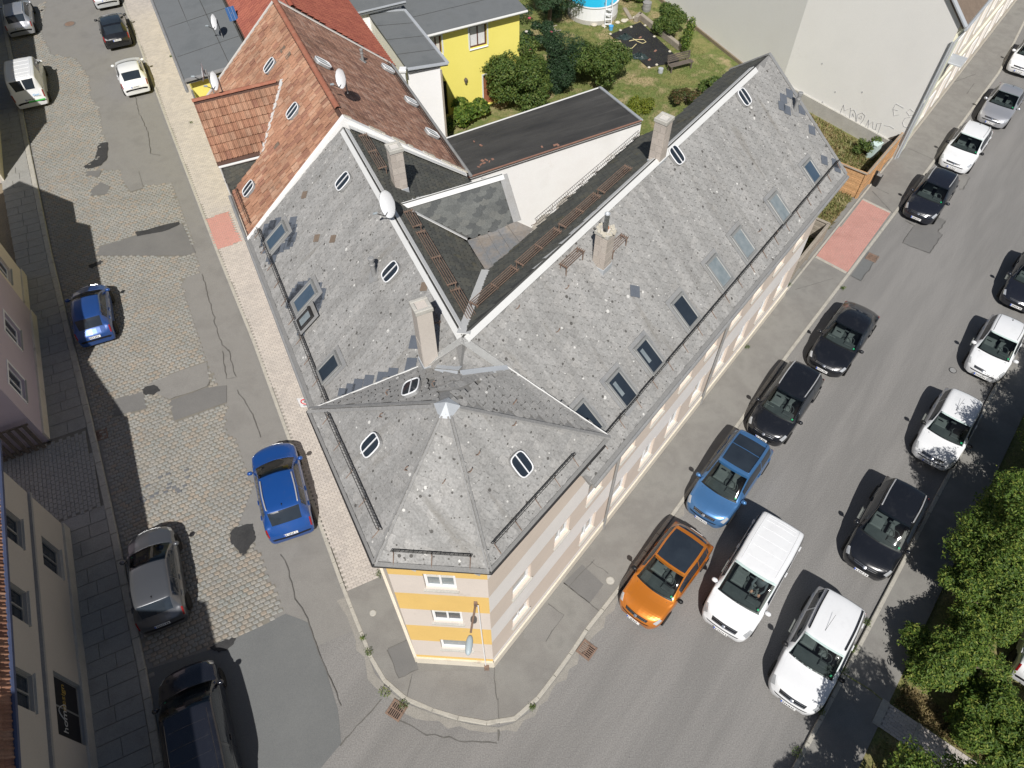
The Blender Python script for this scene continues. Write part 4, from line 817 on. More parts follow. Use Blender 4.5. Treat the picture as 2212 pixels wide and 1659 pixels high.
# sheet metal trim
tr = MB(); ridge_cap(tr, W, PR(SE_R - 1.3, 9.2, ZR), roofR[0], rearR[0], .20); ridge_cap(tr, W, PL(SE_L - .2, 4.38, ZR), roofL[0], rearL[0], .17); ridge_cap(tr, W, MM + UP * .0, roofR[0], roofR[0], .22); ridge_cap(tr, W, NN + (W - NN) * .15, roofL[0], roofL[0], .2)
tr.build('ridge_flashing', 'flashing', house)
vm = MB(); strip(vm, W + UP * .12, VD + UP * .14, .36, .02, (rearL[0] + rearR[0]) / 2); vm.build('valley_flashing', 'flashing', house)
cm = MB(); cn = (pln(*tcg[:3])[0])
ridge_cap(cm, PL(CG_S, 4.85, 10.52), PL(CG_S, 8.62, 10.52), cn, plane(PL(CG_S, 5, 10.5), PL(CG_S, 8.6, 10.5), PL(20.6, 8.6, 9.0))[0], .16); strip(cm, PL(CG_S, 4.9, 10.55), D_a + UP * .12, .24, .02, rearL[0])
strip(cm, PL(CG_S + .05, 4.9, 10.56), PL(20.4, 6.75, 9.15), .2, .02, rearL[0]); cm.build('cross_roof_flashing', 'flashing', house)
ve = MB(); strip(ve, PL(CGE, 8.62, 9.36), PL(CG_S, 8.62, 10.53), .3, .03, cn); ve.build('verge_stone', 'zinc_old', house)
lp_ = MB()
for a, b in ((TR, MM), (TL, NN), (FR + (TR - FR) * .82, TR)): lp_.tube([a + UP * .02, b + UP * .02], .022, 5)
lp_.build('turret_edge_flashing', 'flashing', house)
sd_ = MB(); ridge_cap(sd_, KK + UP * .03, MM, roofR[0], pln(TR, MM, AP)[0], .16); ridge_cap(sd_, KK + UP * .03, NN + (KK - NN) * .45, roofL[0], pln(TL, AP, NN)[0], .16); sd_.build('saddle_flashing', 'zinc', house)
cap = MB()
for a, b in (('tl', 'tf'), ('tf', 'tr'), ('tr', 'tb'), ('tb', 'ta'), ('ta', 'tl')): pass
dirs = [FL - AP, FR - AP, TR - AP, KK - AP, TL - AP]; dirs = [d / np.linalg.norm(d) * (.42 if i != 3 else .25) for i, d in enumerate(dirs)]
cap.add([AP + UP * .09] + [AP + d + UP * .06 for d in dirs], [(0, 1, 2), (0, 2, 3), (0, 3, 4), (0, 4, 5), (0, 5, 1)]); cap.build('apex_cap', 'zinc', house)
NT = {'tl': tlp[0], 'tf': tfp[0], 'tr': trp[0], 'tb': pln(TR, MM, AP)[0], 'ta': pln(TL, AP, NN)[0]}
for q, a, b, wd in ((TL, 'ta', 'tl', .10), (TR, 'tb', 'tr', .10), (FL, 'tl', 'tf', .055), (FR, 'tf', 'tr', .055)):
    hp = MB(); ridge_cap(hp, AP + (q - AP) * .07, q, NT[a], NT[b], wd, .01); hp.build('hip_slates', 'slate_plain', house)
for s_, pl, o0, o1 in ((SE_R - .02, roofR, 4.64, 9.2), (SE_R - .02, rearR, 9.2, 10.65)):
    vb = MB(); a_ = flat([PR(s_, o0, 0), PR(s_, o1, 0)], pl); strip(vb, a_[0] + UP * .035, a_[1] + UP * .035, .16, .02, pl[0]); vb.build('verge_flashing', 'zinc_old', house)
for a, b, n_ in ((TL, FL, tlp[0]), (FL, FR, tfp[0]), (FR, TR, trp[0]), (PR(9.6, 4.66, ZE), PR(SE_R, 4.66, ZE), roofR[0]), (PL(13.6, .02, ZE), PL(SE_L, .02, ZE), roofL[0])):
    ev = MB(); strip(ev, a + n_ * .028, b + n_ * .028, .13, .012, n_); ev.build('eaves_strip', 'deck_grey', house)
# gutters and downpipes
gu = MB(); gu.tube([PR(9.6, 4.55, ZE - .08), PR(SE_R, 4.55, ZE - .08)], .075, 8); gu.build('gutter', 'zinc_old', house)
gu = MB(); gu.tube([PL(13.6, -.09, ZE - .08), PL(SE_L, -.09, ZE - .08)], .07, 8); gu.build('gutter', 'zinc_old', house)
gu = MB(); gu.tube([TL - V3(nL) * .05 - UP * .04, FL + np.array([-.04, -.05, -.04]), FR + np.array([.04, -.05, -.04]), PR(10.3, 4.78, ZT - .04)], .045, 8); gu.build('gutter', 'iron_black', house)
for s_ in (12.0, 19.6):
    dp = MB(); dp.tube([PR(s_, 4.56, ZE - .12), PR(s_, 4.75, ZE - .5), PR(s_, 4.97, ZE - .9), PR(s_, 4.97, .15)], .05, 8); dp.build('downpipe', 'zinc_old', house)
dp = MB(); dp.tube([np.array([-.95, 7.27, 6.05]), np.array([-.93, 7.27, 3.0]), np.array([-.90, 7.26, .3])], .02, 6); dp.build('cable_conduit', 'window_white', house); MB().box((-.87, 7.22, .25), (.16, .12, .3)).build('cable_box', 'rust', house)
# roof furniture
for a, b, pl in ((PR(9.75, 5.22, 0), PR(SE_R - .15, 5.22, 0), roofR), (PL(13.2, .55, 0), PL(SE_L - .2, .55, 0), roofL)):
    z_ = lambda p_: np.array([p_[0], p_[1], (pl[1] - pl[0][:2] @ p_[:2]) / pl[0][2]]); snow_guard(z_(a), z_(b), pl, house)
def onp(a, b, c, k1, k2, t): return (a + (c - a) * t) * (1 - k1) + (b + (c - b) * t) * k1, (a + (c - a) * t) * (1 - k2) + (b + (c - b) * t) * k2
a, b = onp(TL, FL, AP, .04, .95, .17); snow_guard(a, b, tlp, house); a, b = onp(FL, FR, AP, .10, .88, .10); snow_guard(a, b, tfp, house); a, b = onp(FR, TR, AP, .05, .80, .13); snow_guard(a, b, trp, house)
rz = lambda s_, o_: PR(s_, o_, ZR - (o_ - 9.2) * .8); snow_guard(rz(16.0, 11.5), rz(22.7, 11.5), rearR, house)
rl = lambda s_, o_: PL(s_, o_, ZR - (o_ - 4.38) * .79)
for a, b in ((12.9, 14.3), (14.45, 17.1), (17.3, 18.2), (20.6, 22.8)): walkway(rl(a, 4.95), rl(b, 4.95), house, None)
for a, b in ((10.6, 12.6), (12.75, 14.8), (14.95, 17.0), (17.15, 18.9)): walkway(rz(a, 9.85), rz(b, 9.85), house, None)
fz = lambda s_, o_: PR(s_, o_, ZE + (o_ - 4.64) * .789)
walkway(fz(13.35, 8.65), fz(14.35, 8.65), house, None, .26, .3); walkway(fz(15.2, 8.15), fz(16.1, 8.15), house, None, .26, .3); lz = lambda s_, o_: PL(s_, o_, ZE + o_ * .822); walkway(lz(13.1, 3.9), lz(14.0, 3.9), house, None, .26, .3)
GLS = ['glass_dark', 'glass_dark', 'glass_dark', 'glass_dark', 'glass_pale', 'glass_pale', 'glass_pale', 'glass_sky']
for i, q in enumerate([(1266, 909), (1342, 841), (1400, 770), (1478, 673), (1551, 588), (1603, 527), (1681, 450), (1751, 372)]):
    o = skylight(hit(q, roofR), roofR, V3(dR), house, .74, 1.14 if i != 7 else .95, 'window_grey', GLS[i])
    if i in (1, 2): ex, ey, n_ = roof_axes(roofR, V3(dR)); c = hit(q, roofR) - ex * .12 + ey * .1 + n_ * .078; MB().box(c, (.14, .5, .004), ex, ey, n_).build('blind', 'glass_pale', o)
for i, (q, w_, h_) in enumerate([(T(0, 0, 1800, 1540), .72, 1.14), (T(0, 1, 1985, 275), .72, 1.14), (T(0, 1, 2005, 415), .50, .72), (T(0, 1, 2140, 730), .68, 1.0)]):
    o = skylight(hit(q, roofL), roofL, V3(dL), house, w_, h_, 'window_grey' if i != 2 else 'iron_black', ['glass_sky', 'glass_sky', 'glass_pale', 'glass_dark'][i], .03 if i != 2 else .14)
for q, pl, al in [((1603, 213), roofR, V3(dR)), ((1457, 338), roofR, V3(dR)), ((746, 395), roofL, V3(dL)), ((849, 590), roofL, V3(dL)), ((807, 963), tlp, TL - FL), ((1122, 1003), trp, TR - FR), ((892, 843), pln(TL, AP, NN), TL - NN)]: hatch(hit(q, pl), pl, al, house)
for q, pl in [(T(1, 1, 430, 1390), tlp), (T(1, 1, 265, 1045), tlp), (T(1, 1, 1105, 1100), trp), (T(1, 1, 820, 1400), trp), (T(1, 1, 870, 1290), trp), (T(1, 1, 660, 1470), tfp), (T(1, 1, 1110, 965), pln(TR, MM, AP)), (T(1, 1, 1450, 215), roofR), (T(1, 1, 1390, 495), roofR), (T(1, 1, 1130, 345), roofR), (T(2, 0, 485, 1505), roofR), (T(2, 0, 590, 1520), roofR), (T(1, 1, 600, 850), pln(TL, AP, NN)), (T(1, 1, 300, 905), pln(TL, AP, NN))]:
    c = hit(q, pl); n_ = pl[0]; k = MB(); k.tube([c + n_ * .02, c + n_ * .12, c + n_ * .13 + np.array([.04, .03, .05]), c + n_ * .08 + np.array([.07, .06, .09])], .016, 5); k.build('roof_hook', 'rust', house)
# vent pipes
def vent(uv, pl, h_, r_, label):
    c = hit(uv, pl); t = thing('vent_pipe', label, 'vent pipe', c); MB().lathe(c, [(r_, -.15), (r_, h_ * .6), (r_ * 1.25, h_ * .62), (r_ * 1.25, h_ * .7), (r_, h_ * .72), (r_, h_ * .85), (r_ * 1.3, h_ * .88), (r_ * 1.3, h_), (r_ * .9, h_ * 1.02)], 14).build('pipe', 'zinc_old', t, smooth=False)
    ex, ey, n_ = roof_axes(pl, (1, 0, 0)); MB().box(c + n_ * .025, (r_ * 5, r_ * 6, .02), ex, ey, n_).build('base_plate', 'zinc_old', t)
vent(T(1, 1, 215, 130), roofL, .75, .075, 'grey metal vent pipe on the slate slope beside a roof hatch'); vent(T(2, 0, 725, 720), roofR, .8, .075, 'grey vent pipe with banded cap at the gable edge of the slate roof')
# chimneys
chimney(PL(12.55, 3.4), 9.6, 12.42, V3(dL) * -1 + 0, None, (.43, .43), False, 'concrete', foot=roofL[0], label='tall rendered chimney beside the turret roof of the corner house')
chimney(PL(20.05, 5.3), 9.7, 11.85, V3(dL) * -1, None, (.43, .43), True, 'concrete', foot=rearL[0], label='block chimney behind the big satellite dish')
chimney(PR(14.8, 8.15), 9.6, 11.55, V3(dR), None, (.43, .43), True, 'concrete', .62, True, foot=roofR[0], label='block chimney with steel flue pipe and crumbling mortar top')
chimney(PR(19.6, 9.2), 10.3, 12.45, V3(dR), None, (.43, .43), True, 'concrete', foot=roofR[0], label='block chimney on the ridge near the garden lawn')
dish(PL(17.75, 4.38, ZR), (-.72, -.62, .28), .42, 'large white satellite dish on the slate ridge beside a block chimney', .55)
# street lamp on the front
lt = thing('wall_street_lamp', 'grey street lamp on a dark arm fixed to the striped front', 'street lamp', (-1.02, 7.34, 6.1))
MB().tube([(-1.02, 7.34, 6.1), (-1.06, 7.0, 6.12), (-1.13, 6.5, 6.1)], .03, 8).build('arm', 'rust', lt)
MB().box((-1.02, 7.30, 6.1), (.1, .08, .22)).build('wall_bracket', 'rust', lt)
hd = MB(); c = np.array([-1.17, 6.12, 6.06]); ex_ = np.array([-.1, -1, -.08]); ex_ /= np.linalg.norm(ex_); ey_ = np.cross(UP, ex_); ey_ /= np.linalg.norm(ey_)
for k in range(7): pass
hd.lathe(c - ex_ * .32, [(.04, 0), (.07, .05), (.095, .14), (.10, .30), (.09, .42), (.06, .50), (.02, .53)], 14, ex_); hdo = hd.build('lamp_head', 'lamp_grey', lt, smooth=True); MB().lathe(c - ex_ * .05 - UP * .10, [(.09, .0), (.09, -.04), (.05, -.07)], 12).build('lens', 'glass_pale', lt)
# zone sign by the side wall
def text_mesh(body, size, extrude=.004):
    cu = bpy.data.curves.new('lettering', 'FONT'); cu.body = body; cu.size = size; cu.extrude = extrude; cu.align_x = 'CENTER'; cu.align_y = 'CENTER'; cu.resolution_u = 3
    o = bpy.data.objects.new('lettering', cu); COL.objects.link(o); dg = bpy.context.evaluated_depsgraph_get(); me = bpy.data.meshes.new_from_object(o.evaluated_get(dg)); bpy.data.objects.remove(o); return me
def put_text(body, size, c, ex, ey, matn, parent, name='lettering', extrude=.004, shear=0.0):
    me = text_mesh(body, size, extrude); o = bpy.data.objects.new(name, me); COL.objects.link(o); me.materials.clear(); me.materials.append(M[matn]); o.parent = parent
    ex = np.array(ex, float); ey = np.array(ey, float); top = parent
    while top.parent is not None: top = top.parent
    m = frame_mat(np.array(c) - ORG.get(top, np.zeros(3)), ex / np.linalg.norm(ex), ey / np.linalg.norm(ey), np.cross(ex, ey) / np.linalg.norm(np.cross(ex, ey))); o.matrix_local = Matrix([list(map(float, r)) for r in m]); return o
sc = P(662, 869, 3.1); sg = thing('zone_sign', 'white speed zone sign with red ring beside the slate eaves', 'sign', (sc[0] + .1, sc[1] + .1, .1))
sx = np.array([.995, .06, 0.]); sy = np.cross(np.array([0.06, -.995, .0]), sx); sy = np.array([0, -.10, .995]); sn = np.cross(sx, sy)
pb_ = MB(); pb_.box(sc, (.60, .60, .02), sx, sy, sn); pl_ = pb_.build('panel', 'sign_white', sg)
bk = MB(); bk.tube([sc + sx * a + sy * b + sn * .012 for a, b in ((-.30, -.30), (.30, -.30), (.30, .30), (-.30, .30))], .012, 5, closed=True); bk.build('frame', 'zinc', sg)
rg = MB(); rg.tube([sc + sn * .016 + sx * .19 * math.cos(a) + sy * (.07 + .19 * math.sin(a)) for a in np.linspace(0, 2 * math.pi, 29)[:-1]], .022, 5, closed=True); rg.build('red_ring', 'sign_red', sg)
put_text('30', .24, sc + sy * .07 + sn * .012, sx, sy, 'sign_black', sg); put_text('ZONE', .13, sc - sy * .21 + sn * .012, sx, sy, 'sign_black', sg)
MB().tube([sc - sn * .05 + np.array([0, 0, .3]), np.array([sc[0], sc[1] + .05, .1])], .03, 8).build('post', 'zinc', sg)
# ---------------------------------------------------------------- orange tiled house next door
OZE, OZR, OO = 7.3, 11.2, 4.5
oh = thing('tiled_house', 'house with weathered orange pantile roof and street facing cross gable', 'house', PL(28, 4.5, 0))
roofO = plane(PL(0, 0, OZE), PL(10, 0, OZE), PL(0, OO, OZR)); roofO2 = plane(PL(0, OO, OZR), PL(10, OO, OZR), PL(0, 9.1, OZE))
oz = lambda s, o: PL(s, o, OZE + (OZR - OZE) * o / OO); oz2 = lambda s, o: PL(s, o, OZR - (OZR - OZE) * (o - OO) / (9.1 - OO))
S0, S1 = 23.35, 33.0
ol = [oz(S0, 0), oz(S0, OO), oz(S1, OO), oz(S1, 0)]; orr = [oz2(S0 + .1, OO), oz2(S0 + .1, 9.15), oz2(S1, 9.15), oz2(S1, OO)]
mat('deck_clay', [(.075, .045, .035), (.11, .06, .045)], 2, .9, 30, .2, .2)
d_ol = deck('roof_deck', ol, 'deck_clay', .08, oh); d_or = deck('roof_deck', orr, 'deck_clay', .08, oh)
CS, CZ = 28.4, 10.2; ce0, ce1, cez = 26.3, 30.5, 8.62
cgl = [PL(ce0, -.12, cez), PL(ce0, 1.62, cez), PL(CS, 3.4, CZ), PL(CS, -.12, CZ)]; cgr = [PL(ce1, -.12, cez), PL(ce1, 1.62, cez), PL(CS, 3.4, CZ), PL(CS, -.12, CZ)]
d_c = deck('cross_gable_deck', [p + UP * .05 for p in cgl], 'deck_clay', .06, oh); deck('cross_gable_deck', [p + UP * .05 for p in cgr], 'deck_clay', .06, oh)
PT = t_pantile(.200, .325); ms, rs = [], []
hol = [[oz(26.35, -.3), oz(26.35, 1.6), oz(28.4, 3.35), oz(30.4, 1.6), oz(30.4, -.3)]]
ex, ey, n_ = roof_axes(roofO, V3(dL)); a, b = lay(ol[0], ex, ey, ol, .207, .335, 0, .012, 0, hol, .006, .012, seed=50, top=.12); ms.append(a); rs.append(b)
pc = plane(*[np.array(q) for q in cgl[:3]]); ex, ey, n_ = roof_axes(pc, V3(nL)); a, b = lay(cgl[0] + UP * .05, ex, ey, [p + UP * .05 for p in cgl], .207, .335, 0, .012, 0, [], .004, .008, seed=51); ms.append(a); rs.append(b)
field('pantile', PT, np.concatenate(ms), np.concatenate(rs), 'tile_orange', d_ol, 300)
ex, ey, n_ = roof_axes(roofO2, V3(dL)); a, b = lay(orr[0], ex, ey, orr, .20, .26, .5, .02, 0, [], .004, .02, seed=52)
field('flat_tile', t_block(.190, .247, .016, .006), a, b, 'tile_brown', d_or, 300)
pc2 = plane(*[np.array(q) for q in cgr[:3]]); ex, ey, n_ = roof_axes(pc2, V3(nL)); a, b = lay(cgr[0] + UP * .05, ex, ey, [p + UP * .05 for p in cgr], .207, .335, 0, .012, 0, [], .004, .008, seed=53)
me = stamp_mesh('pantiles', PT[0], PT[1], [np.r_[np.c_[m_[:3, :3], (m_[:3, 3] - ORG[oh])[:, None]], [[0, 0, 0, 1]]] for m_ in a], b); me.materials.append(M['tile_orange']); o = bpy.data.objects.new('pantiles', me); COL.objects.link(o); o.parent = oh; o['kind'] = 'stuff'
def clay_ridge(a, b, parent, r_=.12, step=.36, matn='ridge_clay'):
    a = np.array(a); b = np.array(b); L_ = np.linalg.norm(b - a); d = (b - a) / L_; y = np.cross(UP, d); n_ = int(L_ / step)
    for k in range(n_):
        p_ = a + d * (k * step); mb = MB(); m = 7; pts = []
        for t_, sc_ in ((0, 1.0), (step + .04, .88)):
            for i in range(m): an = math.pi * i / (m - 1); pts.append(p_ + d * t_ + y * math.cos(an) * r_ * sc_ + UP * (math.sin(an) * r_ * .8 * sc_ + .0))
        mb.add(pts, [(i, i + 1, m + i + 1, m + i) for i in range(m - 1)]); mb.build('ridge_tile', matn, parent, smooth=True)
clay_ridge(oz(S1, OO) + UP * .02, oz(S0 + .3, OO) + UP * .02, oh); clay_ridge(PL(CS, -.15, CZ + .08), PL(CS, 3.3, CZ + .08), oh, .10)
vf = MB(); strip(vf, PL(CS - .02, 3.38, CZ + .10), PL(ce0 - .03, 1.62, cez + .11), .2, .03, roofO[0]); vf.build('valley_flashing', 'flashing', oh)
w_ = MB(); w_.quad(PL(S0, .15, 0), PL(S1, .15, 0), PL(S1, .15, OZE), PL(S0, .15, OZE)); w_.add([PL(ce0 + .1, .14, OZE - .2), PL(ce1 - .1, .14, OZE - .2), PL(ce1 - .1, .14, cez), PL(CS, .14, CZ), PL(ce0 + .1, .14, cez)], [(0, 1, 2, 3, 4)])
w_.quad(PL(S0, 9.0, 0), PL(S1, 9.0, 0), PL(S1, 9.0, OZE), PL(S0, 9.0, OZE)); w_.add([PL(S1 - .03, .15, 0), PL(S1 - .03, 9, 0), PL(S1 - .03, 9, OZE), PL(S1 - .03, OO, OZR - .1), PL(S1 - .03, .15, OZE)], [(0, 1, 2, 3, 4)]); w_.build('wall', 'plaster_street', oh)
w_ = MB(); w_.add([PL(ce0 + .02, -.02, OZE), PL(ce0 + .02, 1.6, cez), PL(ce0 + .02, -.02, cez)], [(0, 1, 2)]); ck = w_.build('dormer_cheek', 'deck_dark', oh)
a, b = lay(PL(ce0 + .01, 0, OZE), V3(nL), UP, [PL(ce0, 0.02, OZE + .05), PL(ce0, 1.5, cez - .05), PL(ce0, .02, cez - .05)], .2, .17, .5, .02, .3, [], 0, .02, seed=54, lift=.004); field('dark_slate', t_slate(.24, .21), a, b, 'slate_dark', ck, 60)
w_ = MB(); w_.tube([PL(ce0 - .02, -.1, cez), PL(ce0 - .05, 1.6, cez)], .05, 8); w_.build('gutter', 'flashing', oh); w_ = MB(); strip(w_, PL(ce0 - .02, -.05, cez), PL(ce0 - .02, -.05, OZE), .08, .03, V3(-nL)); w_.build('corner_trim', 'flashing', oh)
vg = MB(); strip(vg, oz(S1 - .04, -.1) + UP * .05, oz(S1 - .04, OO) + UP * .05, .12, .05, roofO[0]); strip(vg, oz2(S1 - .04, OO) + UP * .05, oz2(S1 - .04, 9.15) + UP * .05, .12, .05, roofO2[0]); vg.build('verge_mortar', 'mortar', oh)
# rendered fire wall between the two houses
fw = MB(); fw.slab([oz(SE_L + .02, -.05) + UP * .10, oz(SE_L + .02, OO) + UP * .12, oz2(SE_L + .02, 9.0) + UP * .10, oz2(SE_L + .02, 9.0) - UP * .6, oz(SE_L + .02, OO) - UP * .6, oz(SE_L + .02, -.05) - UP * .6], V3(dL) * .22); fw.build('party_wall_coping', 'plaster_old', oh)
fw = MB(); strip(fw, PL(SE_L - .10, 4.55, ZR + .02), PL(SE_L - .10, 8.9, 7.55), .18, .03, rearL[0]); fw.build('party_wall_flashing', 'flashing', oh)
g_ = np.random.default_rng(5); lm = MB()
for k in range(26): o_ = g_.uniform(4.6, 9); c = oz2(SE_L + .22, o_) + UP * .12; lm.box(c, (g_.uniform(.12, .3), g_.uniform(.1, .2), .05), V3(nL) * .8 - UP * .6, V3(dL))
lm.build('loose_mortar', 'stone', oh, kind='stuff')
gm = MB(); gm.tube([PL(S0, 9.25, OZE - .1), PL(S1, 9.25, OZE - .1)], .07, 8); gm.build('gutter', 'zinc_old', oh); gm = MB(); gm.tube([PL(S0, -.1, OZE - .08), PL(ce0, -.1, OZE - .08)], .065, 8); gm.build('gutter', 'zinc_old', oh)
z1 = lambda s, o: oz(s, o); snow_guard(oz(23.7, .35), oz(26.0, .35), roofO, oh); snow_guard(oz2(23.7, 8.8), oz2(32.5, 8.8), roofO2, oh, hgt=.16)
for q in ((587, 145), (637, 243), (542, 410)): hatch(hit(q, roofO), roofO, V3(dL), oh)
for q in ((695, 140), (836, 152), (886, 223), (931, 292)): hatch(hit(q, roofO2), roofO2, V3(dL), oh, glass='glass_pale')
vent(T(1, 0, 140, 395), roofO2, .55, .06, 'short grey vent pipe on the brown tiled slope near the yellow house')
def lay_ex():
    for q in (T(0, 0, 1840, 325), T(0, 0, 1875, 365), T(0, 0, 1800, 950)): 
        ex, ey, n_ = roof_axes(roofO, V3(dL)); c = hit(q, roofO) + n_ * .05; MB().slab([c - ex * .1 - ey * .15, c + ex * .1 - ey * .15, c + ex * .1 + ey * .15, c - ex * .1 + ey * .15], n_ * .02).build('dark_tile', 'slate_brown', d_ol)
lay_ex()
dish(P(744, 205, 11.25) - np.array([0, 0, .0]) + np.array([.05, .35, -.05]), (-.72, -.62, .28), .34, 'white satellite dish at the corner of the orange tiled ridge', .5)
dish(PL(CS + .05, 1.05, CZ + .05), (-.70, -.6, .3), .34, 'white satellite dish with cable coil on the cross gable ridge', .55)
dish(PL(CS + .75, .75, CZ - .35), (-.95, -.30, .2), .34, 'white satellite dish seen edge on behind the cross gable ridge', 1.0)
# ---------------------------------------------------------------- grey flat roofed street house with yellow end wall
gh = thing('flat_roofed_house', 'long street house with grey bitumen roof and yellow end wall', 'house', PL(42, 2, 0))
gz = 7.6; gl = [PL(35.0, -.15, gz), PL(34.4, 3.0, gz + .5), PL(60, 3.2, gz + .5), PL(60, -.35, gz)]
d_g = deck('roof', gl, 'bitumen', .14, gh)
for k in range(1, 8): sb = MB(); strip(sb, PL(34.3 + k * 3.1, -.1, gz + .004), PL(34.0 + k * 3.1, 3.05, gz + .505), .03, .008, UP); sb.build('roof_seam', 'deck_dark', gh)
for o_, z_ in ((1.0, .16), (2.0, .33)): sb = MB(); strip(sb, PL(34.2, o_, gz + z_ + .004), PL(60, o_ - .1, gz + z_ + .004), .03, .008, UP); sb.build('roof_seam', 'deck_dark', gh)
sb = MB(); strip(sb, gl[0] + UP * .02, gl[1] + UP * .02, .22, .06, UP); sb.build('edge_flashing', 'zinc_old', gh); sb = MB(); sb.tube([PL(34.3, -.22, gz - .08), PL(60, -.42, gz - .08)], .075, 8); sb.build('gutter', 'zinc_old', gh)
sb = MB(); sb.tube([gl[1] + UP * .03, gl[2] + UP * .03], .05, 6); sb.build('ridge_edge', 'deck_dark', gh)
w_ = MB(); w_.quad(PL(35.3, .05, 0), PL(34.7, 3.0, 0), PL(34.7, 3.0, gz + .3), PL(35.3, .05, gz - .1)); w_.quad(PL(35.3, .05, 0), PL(60, -.1, 0), PL(60, -.1, gz - .1), PL(35.3, .05, gz - .1)); w_.quad(PL(60, -.1, 0), PL(60, 3.2, 0), PL(60, 3.2, gz + .3), PL(60, -.1, gz - .1)); w_.build('wall', 'plaster_yellow', gh)
MB().tube([PL(34.5, -.02, gz - .2), PL(34.5, -.02, .1)], .05, 8).build('downpipe', 'zinc_old', gh)
# ---------------------------------------------------------------- red tiled house behind
rh = thing('red_roofed_house', 'house with new dark red tiled roof behind the orange one', 'house', PL(42, 5, 0))
RZ, RO = 10.7, 5.2; rl1 = [PL(33.1, 3.0, 8.75), PL(33.1, RO, RZ), PL(60, RO, RZ), PL(60, 3.0, 8.75)]; rl2 = [PL(33.1, RO, RZ), PL(33.1, 9.3, 7.1), PL(46, 9.3, 7.1), PL(46, RO, RZ)]
d1 = deck('roof_deck', rl1, 'deck_clay', .08, rh); d2 = deck('roof_deck', rl2, 'deck_clay', .08, rh)
tm = t_pantile(.205, .285)
for dd, pl3, sd_i in ((d1, rl1, 60), (d2, rl2, 61)):
    pl = plane(*pl3[:3]); ex, ey, n_ = roof_axes(pl, V3(dL)); a, b = lay(pl3[0], ex, ey, pl3, .215, .30, 0, .004, 0, [], .002, .004, seed=sd_i); field('red_pantile', tm, a, b, 'tile_red', dd, 150)
clay_ridge(PL(60, RO, RZ + .03), PL(33.2, RO, RZ + .03), rh, .11, .36, 'tile_red_plain') if False else None
mat('tile_red_plain', [(.33, .09, .06), (.36, .105, .065)], 2, .75, 30, .12, .2); clay_ridge(PL(48, RO, RZ + .03), PL(33.2, RO, RZ + .03), rh, .11, .4, 'tile_red_plain')
w_ = MB(); w_.quad(PL(33.1, 3.0, 0), PL(33.1, 9.2, 0), PL(33.1, 9.2, 7.1), PL(33.1, 3.0, 8.6)); w_.quad(PL(33.1, 9.2, 0), PL(46, 9.2, 0), PL(46, 9.2, 7.1), PL(33.1, 9.2, 7.1)); w_.quad(PL(60, 3.0, 0), PL(60, 9.2, 0), PL(60, 9.2, 7.1), PL(60, 3.0, 8.6)); w_.build('wall', 'plaster_yellow', rh)
pr1 = plane(*rl1[:3]); dish(hit(T(0, 0, 1440, 235), pr1), (-.75, -.6, .3), .34, 'white satellite dish on the red tiled slope beside a solar panel', .7)
c = hit(T(0, 0, 1520, 150), pr1); t = thing('solar_panel', 'small blue solar panel on a bracket above the red tiles', 'solar panel', c); sx_ = np.array([.8, .5, .0]); sx_ /= np.linalg.norm(sx_); sy_ = np.array([-.25, .4, .88]); sy_ -= sx_ * (sx_ @ sy_); sy_ /= np.linalg.norm(sy_)
MB().box(c + UP * .45, (.42, .6, .03), sx_, sy_).build('panel', 'blue_panel', t); MB().tube([c - UP * .1, c + UP * .5], .02, 6).build('post', 'zinc_old', t)
for k in range(1, 3): MB().box(c + UP * .45 + sx_ * (k - 1.5) * .16 + np.cross(sx_, sy_) * .017, (.008, .6, .004), sx_, sy_).build('cell_line', 'rail_silver', t)
# ---------------------------------------------------------------- white annex, yellow house, black roofed shed
ah = thing('white_annex', 'white rendered annex with sloping grey bitumen roof', 'house', PL(37, 10.8, 0))
az = 6.2; ap_ = [P(*T(1, 0, 430, 452), az), P(*T(1, 0, 690, 412), az), P(874, 22, az + .1), P(794, 27, az + .1)]
deck('roof', ap_, 'bitumen', .12, ah)
for k in (1, 2, 3): sb = MB(); strip(sb, ap_[0] + (ap_[3] - ap_[0]) * k / 4 + UP * .004, ap_[1] + (ap_[2] - ap_[1]) * k / 4 + UP * .004, .03, .008, UP); sb.build('roof_seam', 'deck_dark', ah)
sb = MB(); strip(sb, ap_[1] + UP * .0, ap_[2] + UP * .0, .16, .06, UP); strip(sb, ap_[0], ap_[1], .22, .05, UP); strip(sb, ap_[3], ap_[2], .14, .05, UP); sb.build('edge_flashing', 'zinc', ah)
f0 = P(*T(1, 0, 422, 460), az - .1) + np.array([0, .15, 0]); f1 = P(*T(1, 0, 640, 435), az - .1) + np.array([0, .15, 0]); g1 = f1 + V3(dL) * 6; g0 = f0 + V3(dL) * 6
z0 = lambda p_, z: np.array([p_[0], p_[1], z]); w_ = MB()
for a, b in ((f0, f1), (f1, g1), (g1, g0), (g0, f0)): w_.quad(z0(a, 0), z0(b, 0), z0(b, az - .1), z0(a, az - .1))
w_.build('wall', 'plaster_white', ah); sb = MB(); strip(sb, z0(f1, .1) + np.array([.03, -.03, 0]), z0(f1, az - .3) + np.array([.03, -.03, 0]), .10, .05, np.array([0, -1., 0])); sb.build('corner_board', 'wood_grey', ah)
fp = P(*T(1, 0, 400, 470), az); t = thing('white_flue', 'slim white capped flue standing at the annex wall', 'flue', z0(fp, 4.2)); MB().box(z0(fp, 5.2), (.22, .22, 2.2)).build('stack', 'plastic_white', t); MB().bbox(z0(fp, 6.36), (.36, .36, .14), b=.03).build('cap', 'plastic_white', t)
yh = thing('yellow_house', 'bright yellow garden house with flat grey roof and brown windows', 'house', (-2, 44, 0))
